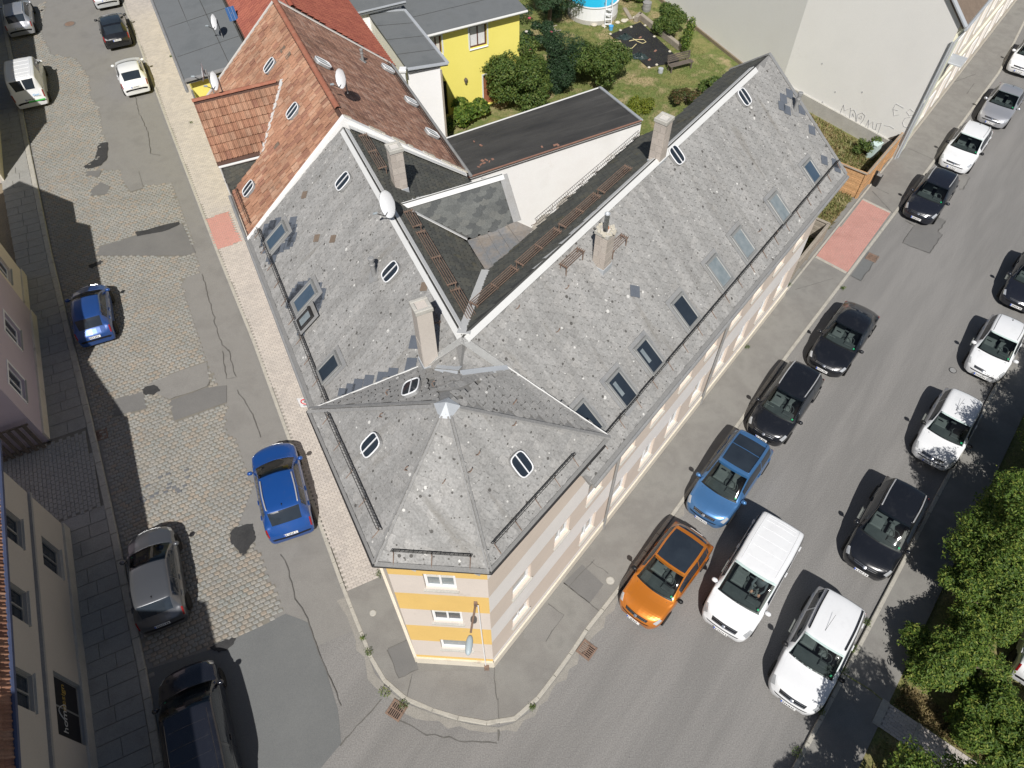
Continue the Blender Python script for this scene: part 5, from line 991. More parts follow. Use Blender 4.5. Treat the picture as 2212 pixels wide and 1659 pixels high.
yz = 5.6; y0 = np.array([-6.0, 39.55, 0]); y1 = np.array([.44, 42.85, 0]); ye = (y1 - y0) / np.linalg.norm(y1 - y0); yn = np.array([ye[1], -ye[0], 0.])
pY = (np.array([yn[0], yn[1], 0.]), float(yn @ y0))
def yspan(ax, ay, bx, by):
    a = hit(T(1, 0, ax, ay), pY); b = hit(T(1, 0, bx, by), pY); return float((a - y0) @ ye), float((b - y0) @ ye), float(b[2]), float(a[2])
wY = [yspan(828, 178, 945, 290), yspan(575, 245, 655, 345)]; dY = yspan(918, 490, 1010, 680); dY = (dY[0], dY[0] + 1.05, .08, dY[3]); d2Y = yspan(655, 530, 695, 680); d2Y = (d2Y[0], d2Y[1], .08, d2Y[3])
w_ = MB(); qY, eY = wall_open(w_, y0, y1, 0, yz - .02, wY + [dY, d2Y], .2, yn); yw = w_.build('wall', 'plaster_yellow', yh); yback = V3(dL) * 12
w_ = MB(); w_.quad(y1, y1 + yback, y1 + yback + UP * yz, y1 + UP * yz); w_.quad(y0, y0 + yback, y0 + yback + UP * yz, y0 + UP * yz); w_.build('side_wall', 'plaster_yellow', yh)
window(qY, eY, yn, *wY[0], .16, yw, 'window_brown', 'curtain', 'window_white', 1, .09); window(qY, eY, yn, *wY[1], .16, yw, 'window_brown', 'blind', 'window_white', 1, .09)
dm = MB(); dm.quad(qY(dY[0], dY[2], .12), qY(dY[1], dY[2], .12), qY(dY[1], dY[3], .12), qY(dY[0], dY[3], .12)); dm.build('door', 'door_brown', yh); dm = MB(); dm.quad(qY(d2Y[0], d2Y[2], .15), qY(d2Y[1], d2Y[2], .15), qY(d2Y[1], d2Y[3], .15), qY(d2Y[0], d2Y[3], .15)); dm.build('door', 'plastic_black', yh)
for o_ in wY + [dY]:
    fm = MB()
    for x0, x1, za, zb in ((o_[0] - .09, o_[0], o_[2], o_[3] + .09), (o_[1], o_[1] + .09, o_[2], o_[3] + .09), (o_[0], o_[1], o_[3], o_[3] + .09)): fm.slab([qY(x0, za, 0), qY(x1, za, 0), qY(x1, zb, 0), qY(x0, zb, 0)], yn * .025)
    fm.build('opening_trim', 'paper', yh)
yr = [y0 - ye * .3 + yn * .35 + UP * yz, y1 + ye * .3 + yn * .35 + UP * yz, y1 + ye * .3 + yback + UP * (yz + .25), y0 - ye * .3 + yback + UP * (yz + .25)]; deck('roof', yr, 'bitumen', .16, yh)
sb = MB(); sb.tube([yr[0] + yn * .07 - UP * .08, yr[1] + yn * .07 - UP * .08], .07, 8); sb.build('gutter', 'flashing', yh)
for k in range(1, 6): sb = MB(); strip(sb, yr[0] + (yr[3] - yr[0]) * k / 6 + UP * .004, yr[1] + (yr[2] - yr[1]) * k / 6 + UP * .004, .03, .008, UP); sb.build('roof_seam', 'deck_dark', yh)
lc = hit(T(1, 0, 802, 520), pY) + yn * .12; t = thing('wall_lantern', 'small dark wall lantern on the yellow wall', 'lantern', lc); MB().lathe(lc, [(.03, -.16), (.07, -.12), (.10, .08), (.13, .10), (.05, .19), (.01, .24)], 6).build('lantern_body', 'wood_dark', t); MB().box(lc - yn * .06 + UP * .1, (.05, .14, .05), ye, yn).build('arm', 'wood_dark', t)
# back extension grey roofs between red house and yellow house
bh = thing('back_extension', 'low grey roofed extension between the red roof and the yellow house', 'house', PL(46, 11, 0)); deck('roof', [PL(39.9, 9.4, 6.55), PL(39.7, 12.4, 6.7), PL(56, 12.6, 6.7), PL(56, 9.4, 6.55)], 'bitumen', .14, bh)
w_ = MB(); w_.quad(PL(40.1, 9.4, 0), PL(40.0, 12.2, 0), PL(40.0, 12.2, 6.5), PL(40.1, 9.4, 6.4)); w_.build('wall', 'plaster_white', bh); sb = MB(); strip(sb, PL(39.9, 9.4, 6.56), PL(39.7, 12.4, 6.71), .12, .05, UP); strip(sb, PL(40, 9.4, 6.56), PL(56, 9.4, 6.56), .12, .05, UP); sb.build('edge_flashing', 'zinc', bh)
sh = thing('black_roofed_shed', 'long outbuilding with black bitumen roof and bright white wall', 'shed', (1.5, 31.5, 0))
szf, szb = 5.5, 3.7; a0 = P(*T(1, 0, 850, 1145), szf); a1 = P(*T(1, 0, 1945, 785), szf); b0 = P(*T(1, 0, 715, 888), szb); b1 = P(*T(1, 0, 1675, 570), szb); a0 = a0 - (a1 - a0) * .12; b0 = b0 - (b1 - b0) * .1
deck('roof', [a0, a1, b1, b0], 'bitumen_black', .14, sh)
for k in range(1, 5):
    t_ = k / 5; sb = MB(); strip(sb, a0 + (b0 - a0) * t_ + UP * .002, a1 + (b1 - a1) * t_ + UP * .002, .05, .006, UP); sb.build('roof_lap', 'bitumen_black', sh)
en = np.cross(UP, (a1 - a0) / np.linalg.norm(a1 - a0)); en[2] = 0; fdir = -en / np.linalg.norm(en)
w_ = MB(); w0, w1 = a0 + fdir * .02, a1 + fdir * .02
w_.quad(z0(w0, 0), z0(w1, 0), z0(w1, szf - .05), z0(w0, szf - .05)); w_.quad(z0(w1, 0), z0(b1, 0), z0(b1, szb - .1), z0(w1, szf - .1)); w_.quad(z0(b0, 0), z0(b1, 0), z0(b1, szb - .1), z0(b0, szb - .1)); w_.build('wall', 'plaster_old', sh)
sb = MB(); strip(sb, a0 + UP * .02, a1 + UP * .02, .06, .04, UP); sb.build('coping', 'brick_small', sh); sb = MB(); sb.tube([b0 - fdir * .08 - UP * .06, b1 - fdir * .08 - UP * .06], .07, 8); sb.build('gutter', 'flashing', sh); sb = MB(); strip(sb, a1 + UP * .02, b1 + UP * .02, .16, .06, UP); sb.build('verge_flashing', 'zinc', sh)
lt_ = MB(); g_ = np.random.default_rng(11)
for q in [(1395, 940), (1405, 945), (1380, 945), (1300, 955), (860, 920), (905, 945), (915, 1045), (925, 1060), (905, 1070), (940, 1040), (960, 1050), (890, 1085), (980, 1035)]:
    c = hit(T(1, 0, *q), plane(a0, a1, b1)); an = g_.uniform(0, 3); lt_.box(c + UP * .03, (g_.uniform(.08, .22), g_.uniform(.05, .12), .03), (math.cos(an), math.sin(an), 0), (-math.sin(an), math.cos(an), 0))
lt_.build('tile_fragments', 'brick_small', sh, kind='stuff')
# damp patches of bare render on the white wall
pW = (fdir, float(fdir @ a0) + .03)
for pts in ([(1225, 1485), (1260, 1440), (1300, 1395), (1350, 1380), (1365, 1400), (1330, 1440), (1290, 1480), (1250, 1500)], [(1390, 1385), (1395, 1330), (1440, 1280), (1500, 1255), (1520, 1265), (1480, 1310), (1430, 1350)]):
    MB().poly([hit(T(1, 0, *q), pW) for q in pts]).build('bare_render', 'plaster_sand', sh)
# ---------------------------------------------------------------- tall cream house on the right street
th = thing('tall_cream_house', 'tall cream street house with a blank end wall and pencil graffiti', 'house', PR(44, 8, 0))
c0 = PR(42.35, 4.86, 0); cE = P(1741, 238, 0); dirE = (cE - c0) / np.linalg.norm(cE - c0); corner = c0 + dirE * 8.65; TZ = 7.9; TZR = 11.6
nE = np.array([dirE[1], -dirE[0], 0]); nE = nE if nE[1] < 0 else -nE
mid = c0 + dirE * 4.6
w_ = MB(); w_.add([c0, corner, corner + UP * 14, c0 + dirE * 4.4 + UP * TZR, c0 + UP * TZ], [(0, 1, 2, 3, 4)]); w_.build('end_wall', 'plaster_cream', th)
dB = PL(1, 0, 0) * 0 + V3(dL); far = corner + dB * 22
w_ = MB(); w_.quad(corner, far, far + UP * 14, corner + UP * 14); w_.build('rear_wing_wall', 'plaster_cream', th)
pl_ = MB(); 
for a, b in ((c0, corner),): pl_.box((a + b) / 2 + nE * .05 + UP * .45, (np.linalg.norm(b - a), .12, .9), dirE, nE)
pl_.build('plinth', 'concrete', th)
nW = np.array([dB[1], -dB[0], 0.]); pl_ = MB(); pl_.box((corner + far) / 2 - V3(nL) * .05 + UP * .12, (22, .12, .24), dB, V3(nL)); pl_.build('plinth', 'earth', th)
sl = PR(70, 4.9, 0); w_ = MB(); sopen = [(2.2 + k * 2.6, 3.2 + k * 2.6, z, z + 1.5) for k in range(9) for z in (1.2, 4.6)]
qS, eS = wall_open(w_, c0, sl, 0, TZ - .1, sopen, .18, V3(-nR)); sw = w_.build('street_wall', 'plaster_street', th)
for i, o_ in enumerate(sopen): window(qS, eS, V3(-nR), *o_, .15, sw, 'window_white', 'glass_dark', 'concrete', 1, .08)
for i, o_ in enumerate(sopen):
    fm = MB()
    for x0, x1, za, zb in ((o_[0] - .12, o_[0], o_[2] - .1, o_[3] + .12), (o_[1], o_[1] + .12, o_[2] - .1, o_[3] + .12), (o_[0], o_[1], o_[3], o_[3] + .12)): fm.slab([qS(x0, za, 0), qS(x1, za, 0), qS(x1, zb, 0), qS(x0, zb, 0)], V3(-nR) * .04)
    fm.build('window_surround', 'plaster_white', sw)
fm = MB(); fm.box((c0 + sl) / 2 + V3(-nR) * .05 + UP * 3.7, (np.linalg.norm(sl - c0), .12, .14), V3(dR), V3(nR)); fm.build('string_course', 'plaster_palegreen', th); fm = MB(); fm.box(PR(43.0, 4.82, 4.0), (1.0, .16, 7.6), V3(dR), V3(nR)); fm.build('corner_pilaster', 'plaster_palegreen', th)
rt = [c0 + nE * .12 - V3(nR) * .3 + UP * TZ, c0 + nE * .12 + dirE * 4.4 + UP * TZR, sl + V3(nR) * 4.6 + UP * TZR, sl - V3(nR) * .3 + UP * TZ]; deck('roof', rt, 'slate_brown', .14, th)
sb = MB(); strip(sb, rt[0] + UP * .02, rt[1] + UP * .02, .26, .07, UP); sb.build('verge_flashing', 'zinc', th); sb = MB(); sb.tube([rt[0] - V3(nR) * .06 - UP * .1, rt[3] - V3(nR) * .06 - UP * .1], .08, 8); sb.build('gutter', 'zinc', th)
sb = MB(); sb.tube([rt[0] + V3(dR) * .4 - V3(nR) * .05 - UP * .1, c0 + V3(dR) * .15 - V3(nR) * .1 + UP * (TZ - .9), c0 + V3(dR) * .1 - V3(nR) * .12 + UP * .1], .055, 8); sb.tube([c0 + nE * .1 - dirE * .05 + UP * (TZ - .8), c0 + nE * .1 - dirE * .05 + UP * .1], .055, 8); sb.build('downpipe', 'zinc', th)
sb = MB(); sb.bbox(PR(44.2, 4.45, 5.4), (1.1, .8, .08), V3(dR), V3(nR), b=.02); sb.build('awning_slab', 'zinc', th)
MB().add([np.array([*(qS(0, 0, -.03))[:2], .1]), np.array([*(qS(26, 0, -.03))[:2], .1]), np.array([*(qS(26, 0, -.03))[:2], .8]), np.array([*(qS(0, 0, -.03))[:2], .8])], [(0, 1, 2, 3)]).build('plinth', 'plinth', th)
# graffiti drawn on the end wall
pG = (nE, float(nE @ c0) + .012)
def scrawl(pts, tx=2, ty=0, r_=.012, matn='graffiti'):
    mb = MB(); mb.tube([hit(T(tx, ty, *q), pG) for q in pts], r_, 4); mb.build('graffiti_line', matn, th)
Z7 = lambda x, y: ((3100 + x * .3617 - 2560) * 1.728, y * .3617 * 1.728)
for pts in ([(108, 1252), (178, 1085), (185, 1150), (252, 1118), (235, 1270)], [(108, 1252), (150, 1248), (165, 1200), (180, 1245), (195, 1195), (200, 1270), (182, 1290)], [(252, 1150), (285, 1140), (305, 1180), (300, 1290), (270, 1320), (262, 1260), (225, 1280)], [(265, 1205), (275, 1175), (285, 1210)],
            [(310, 1270), (320, 1190), (370, 1170), (400, 1200), (385, 1240), (340, 1300), (310, 1310), (300, 1280)], [(335, 1220), (365, 1200), (360, 1235), (335, 1225)], [(405, 1310), (440, 1240), (430, 1330), (380, 1350), (345, 1330)], [(440, 1290), (485, 1262), (480, 1335), (510, 1345), (525, 1280), (570, 1275), (530, 1390), (420, 1370)]):
    scrawl([Z7(*q) for q in pts])
for pts in ([(800, 1120), (720, 1075), (690, 1130), (700, 1200), (750, 1190)], [(695, 1135), (740, 1145)], [(905, 1160), (870, 1130), (830, 1160), (860, 1200), (905, 1190)], [(870, 1215), (815, 1225), (788, 1270), (800, 1310), (840, 1325)], [(600, 1300), (660, 1310), (700, 1335)]): scrawl([Z7(*q) for q in pts], matn='pencil')
for q in ((905, 412), (908, 662), (990, 595), (1165, 597)): 
    c = hit(T(2, 0, *q), pG); MB().lathe(c, [(.05, 0), (.05, .01)], 8, nE).build('stain', 'pencil', th)
# next houses along the right street
nh = thing('pale_green_house', 'pale yellow green street house beyond the tall cream one', 'house', PR(78, 8, 0)); w_ = MB(); w_.quad(PR(70.2, 4.95, 0), PR(88, 6.5, 0), PR(88, 6.5, 8), PR(70.2, 4.95, 8)); w_.quad(PR(70.2, 4.95, 0), PR(70.2, 14, 0), PR(70.2, 14, 8), PR(70.2, 4.95, 8)); w_.build('wall', 'plaster_palegreen', nh); deck('roof', [PR(70, 4.7, 8), PR(88, 6.2, 8), PR(88, 12, 12), PR(70, 10, 12)], 'slate_brown', .12, nh)
# ---------------------------------------------------------------- houses on the left side of the left street
def row_house(label, s0, s1, o0, o1, ze, zr, wallm, roofm, wins, ridge=None, name='row_house', ov=.3, end_ov=.15, plinth='plinth', frame='window_white', winmat='glass_dark'):
    t = thing(name, label, 'house', PL((s0 + s1) / 2, (o0 + o1) / 2, 0)); mid_ = ridge if ridge is not None else (o0 + o1) / 2; nn = V3(nL)
    w = MB(); q, e = wall_open(w, PL(s0, o0, 0), PL(s1, o0, 0), 0, ze, wins, .2, nn); wo_ = w.build('street_wall', wallm, t)
    for o_ in wins: window(q, e, nn, *o_, .16, wo_, frame, winmat, 'concrete', 1, .07)
    for s_ in (s0, s1): MB().add([PL(s_, o0, 0), PL(s_, o1, 0), PL(s_, o1, ze), PL(s_, mid_, zr - .15), PL(s_, o0, ze)], [(0, 1, 2, 3, 4)]).build('end_wall', wallm, t)
    MB().quad(PL(s0, o1, 0), PL(s1, o1, 0), PL(s1, o1, ze), PL(s0, o1, ze)).build('back_wall', wallm, t)
    k = (zr - ze) / abs(mid_ - o0); d_ = deck('roof_slope', [PL(s0 - end_ov, o0 + ov, ze - ov * k), PL(s1 + end_ov, o0 + ov, ze - ov * k), PL(s1 + end_ov, mid_, zr), PL(s0 - end_ov, mid_, zr)], roofm, .12, t); deck('roof_slope', [PL(s0 - end_ov, mid_, zr), PL(s1 + end_ov, mid_, zr), PL(s1 + end_ov, o1 - ov, ze - ov * (zr - ze) / abs(o1 - mid_)), PL(s0 - end_ov, o1 - ov, ze - ov * (zr - ze) / abs(o1 - mid_))], roofm, .12, t)
    MB().box(PL((s0 + s1) / 2, o0 + .04, .3), (s1 - s0, .08, .6), V3(dL), nn).build('plinth', plinth, t)
    return t, q, e, d_, k
sandW = (V3(nL), -10.2 * 1.0); 
def span(pl, s0, a, b):
    A_, B_ = hit(T(0, 2, *a), pl), hit(T(0, 2, *b), pl); ss = sorted([LS(A_)[0], LS(B_)[0]]); zz = sorted([A_[2], B_[2]]); return ss[0] - s0, ss[1] - s0, zz[0], zz[1]
oS = -10.25; pS = (V3(nL), oS); S_0 = 5.9
wS = [span(pS, S_0, (60, 20), (140, 232)), span(pS, S_0, (112, 500), (212, 750)), span(pS, S_0, (190, 1060), (292, 1330)), span(pS, S_0, (275, 180), (420, 445)), span(pS, S_0, (412, 1065), (648, 1555))]
ups = [x for x in wS[:3]]; wS = [(wS[i][0], wS[i][0] + 1.15, 3.65, 4.95) for i in range(3)] + [(wS[3][0], wS[3][0] + 1.2, 1.0, 2.3)] + [(wS[4][0], wS[4][1], .55, 2.35)]
t, qq, ee, dd, kk_ = row_house('sand coloured house with red tiled roof and dark design shop window', S_0, 18.7, oS, -15.8, 6.6, 11.2, 'plaster_sand', 'deck_clay', wS, -13.0, 'shop_house', .45, .15, 'concrete', 'window_grey')
pl3 = [PL(S_0, oS + .4, 6.6 - .4 * kk_), PL(18.8, oS + .4, 6.6 - .4 * kk_), PL(18.8, -13, 11.2), PL(S_0, -13, 11.2)]; ex, ey, n_ = roof_axes(plane(*pl3[:3]), V3(dL)); a, b = lay(pl3[0], ex, ey, pl3, .235, .335, 0, .01, 0, [], .004, .01, seed=62); field('red_pantile', t_pantile(.245, .4), a, b, 'tile_orange', dd, 120)
gm = MB(); gm.tube([PL(S_0, oS + .52, 6.6 - .45 * kk_ - .02), PL(18.9, oS + .52, 6.6 - .45 * kk_ - .02)], .08, 8); gm.build('gutter', 'gutter_blue', t)
gm = MB(); gm.box(PL((S_0 + 18.7) / 2, oS + .05, 3.0), (12.8, .1, .12), V3(dL), V3(nL)); gm.build('string_course', 'zinc_old', t)
so_ = wS[4]; cS = (qq((so_[0] + so_[1]) / 2, 1.5, .10)); 
MB().quad(qq(so_[0] + .08, so_[2] + .08, .11), qq(so_[1] - .08, so_[2] + .08, .11), qq(so_[1] - .08, so_[3] - .08, .11), qq(so_[0] + .08, so_[3] - .08, .11)).build('shop_poster', 'sign_black', t)
put_text('home', .42, qq(so_[0] + (so_[1] - so_[0]) * .34, 1.62, .09), V3(dL), UP, 'letter_white', t); put_text('design', .36, qq(so_[0] + (so_[1] - so_[0]) * .68, 1.62, .09), V3(dL), UP, 'letter_gold', t)
ar = MB(); ar.tube([qq(so_[0] + (so_[1] - so_[0]) * (.30 + .26 * k / 10), 1.62 + .38 * math.sin(math.pi * k / 10), .085) for k in range(11)], .014, 5); ar.build('logo_arc', 'letter_white', t); put_text('Gardinen', .14, qq(so_[0] + (so_[1] - so_[0]) * .2, .92, .09), V3(dL), UP, 'letter_white', t) if False else None
row_house('tall plain house south of the shop house', -8, 5.55, -10.25, -20, 10.55, 14, 'plaster_street', 'deck_clay', [(1.5 + k * 2.6, 2.6 + k * 2.6, z, z + 1.4) for k in range(4) for z in (1.2, 4.4, 7.6)], -15, 'tall_house')
# lilac house
oV = -10.6; pV = (V3(nL), oV)
def spanL(a, b): A_, B_ = hit(T(0, 1, *a), pV), hit(T(0, 1, *b), pV); return A_, B_
wV = []
for a, b in (((0, 265), (145, 460)), ((65, 665), (222, 885))):
    A_, B_ = spanL(a, b); ss = sorted([LS(A_)[0], LS(B_)[0]]); wV.append((ss[0] - 23.45, ss[0] - 23.45 + 1.25, 2.0, 3.35))
wV = [(.9, 2.1, 1.75, 3.0), (4.0, 5.2, 1.75, 3.0), (.9, 2.1, 5.0, 6.3), (4.0, 5.2, 5.0, 6.3)]
t, qv, ev, dv, kv = row_house('lilac rendered house with white framed windows and an iron gate', 23.45, 31.2, oV, -19, 8.0, 11.5, 'plaster_lilac', 'deck_clay', wV, None, 'lilac_house', .1, .0)
for o_ in wV:
    fm = MB()
    for x0, x1, za, zb in ((o_[0] - .1, o_[0], o_[2] - .1, o_[3] + .1), (o_[1], o_[1] + .1, o_[2] - .1, o_[3] + .1), (o_[0], o_[1], o_[3], o_[3] + .1)): fm.slab([qv(x0, za, 0), qv(x1, za, 0), qv(x1, zb, 0), qv(x0, zb, 0)], V3(nL) * .02)
    fm.build('window_surround', 'window_white', t)
gt = thing('iron_gate', 'dark slatted gate set beside the lilac house corner', 'gate', PL(23.1, -12.5, .1)); nb = 14
for k in range(nb): MB().box(PL(23.05, -10.75 - k * .3, 1.0), (.05, .14, 1.7), V3(dL), V3(nL)).build('bar', 'wood_dark', gt)
for z in (.35, 1.75): MB().box(PL(23.10, -12.7, z), (.05, 4.2, .08), V3(dL), V3(nL)).build('rail', 'wood_dark', gt)
row_house('plain grey house beyond the lilac one', 31.25, 34.4, -10.85, -19, 7.0, 11.2, 'plaster_street', 'deck_clay', [(.9, 2.0, 1.6, 2.9)], None, 'row_house', .1, 0)
row_house('long sandy row house at the far end of the side street', 43.2, 80, -11.5, -19, 6.9, 11, 'plaster_sand', 'deck_clay', [(1.5 + k * 3, 2.6 + k * 3, z, z + 1.4) for k in range(11) for z in (1.3, 4.4)], None, 'row_house', .1, 0)
# ---------------------------------------------------------------- timber fences on the plot beside the cream house
def plank_fence(a, b, hgt, label, horiz=True, n=9, matn='wood', z0_=.05, group='timber fences beside the house'):
    a = np.array(a, float); b = np.array(b, float); L_ = np.linalg.norm(b - a); e = (b - a) / L_; y = np.cross(UP, e); t = thing('timber_fence', label, 'fence', (a + b) / 2 * np.array([1, 1, 0]), group)
    np_ = max(2, int(round(L_ / 1.8)) + 1)
    for k in range(np_): MB().bbox(a + e * (L_ * k / (np_ - 1)) + UP * (hgt / 2 + .05), (.09, .09, hgt + .1), e, y, b=.015).build('post', matn, t)
    for k in range(n):
        z = z0_ + .08 + (hgt - .1) * k / (n - 1); side = .03 if k % 2 == 0 else .018
        MB().bbox((a + b) / 2 + y * side + UP * z, (L_, .022, (hgt / n) * (1.12 if k % 2 == 0 else 1.08)), e, y, b=.008).build('plank', matn, t)
    MB().box((a + b) / 2 + UP * (hgt + .08), (L_ + .1, .16, .035), e, y).build('cap_rail', 'wood_grey', t); return t
plank_fence(PR(37.35, 9.3), PR(37.35, 5.2), 1.65, 'warm brown plank fence running from the slate roofed house to the pavement'); plank_fence(PR(37.45, 5.16), PR(42.2, 5.05), 1.65, 'brown plank fence along the pavement towards the tall cream house', n=9)
plank_fence(PR(29.3, 5.25), PR(32.8, 5.22), 1.2, 'weathered plank fence along the pavement at the house end', n=8, matn='wood_grey'); plank_fence(PR(32.85, 5.22), PR(32.85, 8.2), 1.2, 'weathered plank fence turning in from the pavement to the yard', n=8, matn='wood_grey')
plot = sheet('dry_plot', [PR(28.05, 5.14), PR(42.3, 5.0), corner + nE * .1, PR(42, 13), PR(28.05, 11.2)], 'dry_grass', .08)
bn = thing('litter_bin', 'black litter bin hung at the timber fence by the pavement', 'bin', PR(39.1, 4.85, .1)); bc = PR(39.1, 4.8, .55); MB().lathe(bc, [(.17, -.42), (.21, .25), (.22, .27), (.19, .27), (.15, -.3)], 4).build('bin_body', 'plastic_black', bn); MB().box(bc + V3(nR) * .2, (.06, .12, .9), V3(dR), V3(nR)).build('post', 'iron_black', bn)
MB().box(bc + UP * .27, (.26, .26, .02), V3(dR), V3(nR)).build('rim', 'zinc_old', bn)
mbx = PR(41.6, 6.0, .08); t = thing('mint_container', 'pale mint container with dark scribbles behind the timber fence', 'container', mbx); MB().bbox(mbx + UP * .45, (.4, .6, .9), dirE, nE, b=.03).build('body', 'box_mint', t); MB().box(mbx + UP * .92, (.44, .64, .04), dirE, nE).build('lid', 'box_mint', t)
bp_ = hit(T(2, 0, 1375, 880), pG) + nE * .02; t = thing('dark_sign_board', 'dark triangular board leaning on the foot of the cream wall', 'board', np.array([*bp_[:2], .1])); MB().slab([bp_ + dirE * .25 - UP * .25, bp_ - dirE * .35 + UP * .35, bp_ - dirE * .2 - UP * .35], nE * .03).build('board', 'wood_dark', t)
# ---------------------------------------------------------------- cars
def pchip(Y):
    """monotone cubic through rows of Y at integer positions -> evaluator"""
    Y = np.array(Y, float); n = len(Y); d = np.diff(Y, axis=0); m = np.zeros_like(Y)
    for i in range(1, n - 1):
        a, b = d[i - 1], d[i]; ok = (a * b) > 0; m[i] = np.where(ok, 2 * a * b / np.where(np.abs(a + b) < 1e-9, 1, a + b), 0)
    m[0], m[-1] = d[0], d[-1]
    def ev(t):
        t = np.clip(np.asarray(t, float), 0, n - 1 - 1e-9); i = t.astype(int); f = (t - i)[:, None] if Y.ndim == 2 else (t - i).reshape(-1, *([1] * (Y.ndim - 1)))
        h00 = 2 * f ** 3 - 3 * f ** 2 + 1; h10 = f ** 3 - 2 * f ** 2 + f; h01 = -2 * f ** 3 + 3 * f ** 2; h11 = f ** 3 - f ** 2
        return h00 * Y[i] + h10 * m[i] + h01 * Y[i + 1] + h11 * m[i + 1]
    return ev
NCAR = [0]
def car(label, uv, zpx, end, heading, L_, W_, H_, pm, cat='car', group=None, hood=1.05, ws=.75, rear=.35, rend=.12, hz=.92, belt=.95, rz_=.95, roofw=.72, rails=None, sunroof=False, sidewin=True, rearwin=True, open_ws=True,
        plate=True, glass='glass_dark', trim='trim_black', grille=True, extras=(), name='parked_car', darkroof=False, boxy=0.0, driver=False, nose=.62, wheels=True, blackmir=False, shift=(0, 0)):
    """uv: pixel of the plate (end='front' or 'rear') at height zpx; heading: unit vector of travel; body lofted from sections"""
    h = np.array([heading[0], heading[1], 0.]); h /= np.linalg.norm(h); p = P(*uv, zpx) if len(uv) == 2 else np.array(uv, float)
    pos = p - h * L_ / 2 if end == 'front' else p + h * L_ / 2
    pos = pos + np.array([*shift, 0.]); pos[2] = 0.02 if abs(LS(pos)[1] + 5) < 4 and LS(pos)[0] > 11 and RS(pos)[1] > 3.3 else 0.0
    root = thing(name, label, cat, pos, group, math.atan2(h[1], h[0])); X0 = L_ / 2; hw = W_ / 2
    ws = ws * 1.18; hood = hood * .97; rb = L_ - .14 - rend; rt_ = rb - rear                                   # rear glass base, top (from the front)
    # x, width factor, belt z, top z, top half width factor
    st = [(0.0, nose, .46, .52, nose * .72), (.035, nose + .16, .56, .62, .62), (.16, .90, .64, hz - .20, .70), (.42, .965, hz - .17, hz - .09, .80), (hood * .78, .99, hz - .10, hz - .015, .82), (hood, 1.0, belt - .03, hz + .035, .84),
          (hood + ws, 1.0, belt + .01, H_ - .045, roofw), ((hood + ws + rt_) / 2, 1.0, belt + .03, H_, roofw + .02), (rt_ - .25, .99, belt + .05, H_ - .025, roofw), (rt_, .975, belt + .06, H_ - .07, roofw - .02),
          (rb, .95, belt + .03, rz_ + .05, .66), (L_ - .07, .91, .70, .80, .66), (L_ - .02, .86, .56, .66, .62), (L_, .74, .44, .52, .55)]
    bul = [.26, .25, .22, .13, .15, .17, .11, 0., -.02, -.06, -.08, -.10, -.12, -.14]; bul = [q * (1 - .35 * boxy) for q in bul]
    sec = []
    for i, (x, wf, zb, zt, tw) in enumerate(st):
        w = hw * wf; lo = .22 if 1 < i < 12 else .27; zt = max(zt, zb + .05); cab = 6 <= i <= 9
        half = [(w * .93, lo), (w * .985, lo + .15 * min(1, (zb - lo) / .5)), (w * 1.0, lo + (zb - lo) * .66), (w * (.955 if not boxy else .97), zb), (hw * tw * (1 + .10 * boxy if cab else 1), zt - (.055 if cab else .035)), (hw * tw * .62, zt - .012), (0, zt)]
        sec.append([(X0 - x - bul[i] * (y / hw) ** 2, y, z) for y, z in half] + [(X0 - x - bul[i] * (y / hw) ** 2, -y, z) for y, z in half[-2::-1]])
    sec = np.array(sec); U = pchip(sec.reshape(len(st), -1))
    def S(u, v):
        g = U(np.atleast_1d(u)).reshape(-1, 13, 3); out = []
        vv = np.atleast_1d(v)
        i = np.clip(vv.astype(int), 0, 11); f = (vv - i)[None, :, None]; im = np.clip(i - 1, 0, 12); ip2 = np.clip(i + 2, 0, 12)
        p0, p1, p2, p3 = g[:, im], g[:, i], g[:, i + 1], g[:, ip2]; t1, t2 = (p2 - p0) * .38, (p3 - p1) * .38
        return (2 * f ** 3 - 3 * f ** 2 + 1) * p1 + (f ** 3 - 2 * f ** 2 + f) * t1 + (-2 * f ** 3 + 3 * f ** 2) * p2 + (f ** 3 - f ** 2) * t2
    us = np.concatenate([k + np.array([0, .12, .4, .7, .88]) for k in range(13)] + [[13.]]); vs_ = np.concatenate([k + np.array([0, .14, .5, .86]) for k in range(12)] + [[12.]])
    G = S(us, vs_); nu, nv = len(us), len(vs_)
    hole = (lambda a, b: open_ws and 5.1 < a < 5.9 and 4.1 < b < 7.9)
    fs = [(i * nv + j, i * nv + j + 1, (i + 1) * nv + j + 1, (i + 1) * nv + j) for i in range(nu - 1) for j in range(nv - 1) if not hole((us[i] + us[i + 1]) / 2, (vs_[j] + vs_[j + 1]) / 2)]
    fs += [tuple(range(nv)), tuple(range((nu - 1) * nv, nu * nv))[::-1]]
    mb = MB(); mb.add(G.reshape(-1, 3), fs); body = mb.build('body', pm, root, smooth=True, local=True)
    def patch(name_, u0, u1, v0, v1, off, matn, par=None, n=7, m=7, skirt=True):
        a = np.linspace(u0, u1, n); b = np.linspace(v0, v1, m); g = S(a, b); e = 1e-2
        du = S(np.clip(a + e, 0, 13), b) - S(np.clip(a - e, 0, 13), b); dv = S(a, np.clip(b + e, 0, 12)) - S(a, np.clip(b - e, 0, 12)); nn = np.cross(du, dv); nn /= np.linalg.norm(nn, axis=2, keepdims=True) + 1e-9
        cen = g - np.array([0, 0, .55]); 
        if (nn * cen).sum() < 0: nn = -nn
        q = (g + nn * off).reshape(-1, 3); f_ = [(i * m + j, i * m + j + 1, (i + 1) * m + j + 1, (i + 1) * m + j) for i in range(n - 1) for j in range(m - 1)]
        mb = MB(); mb.add(q, f_)
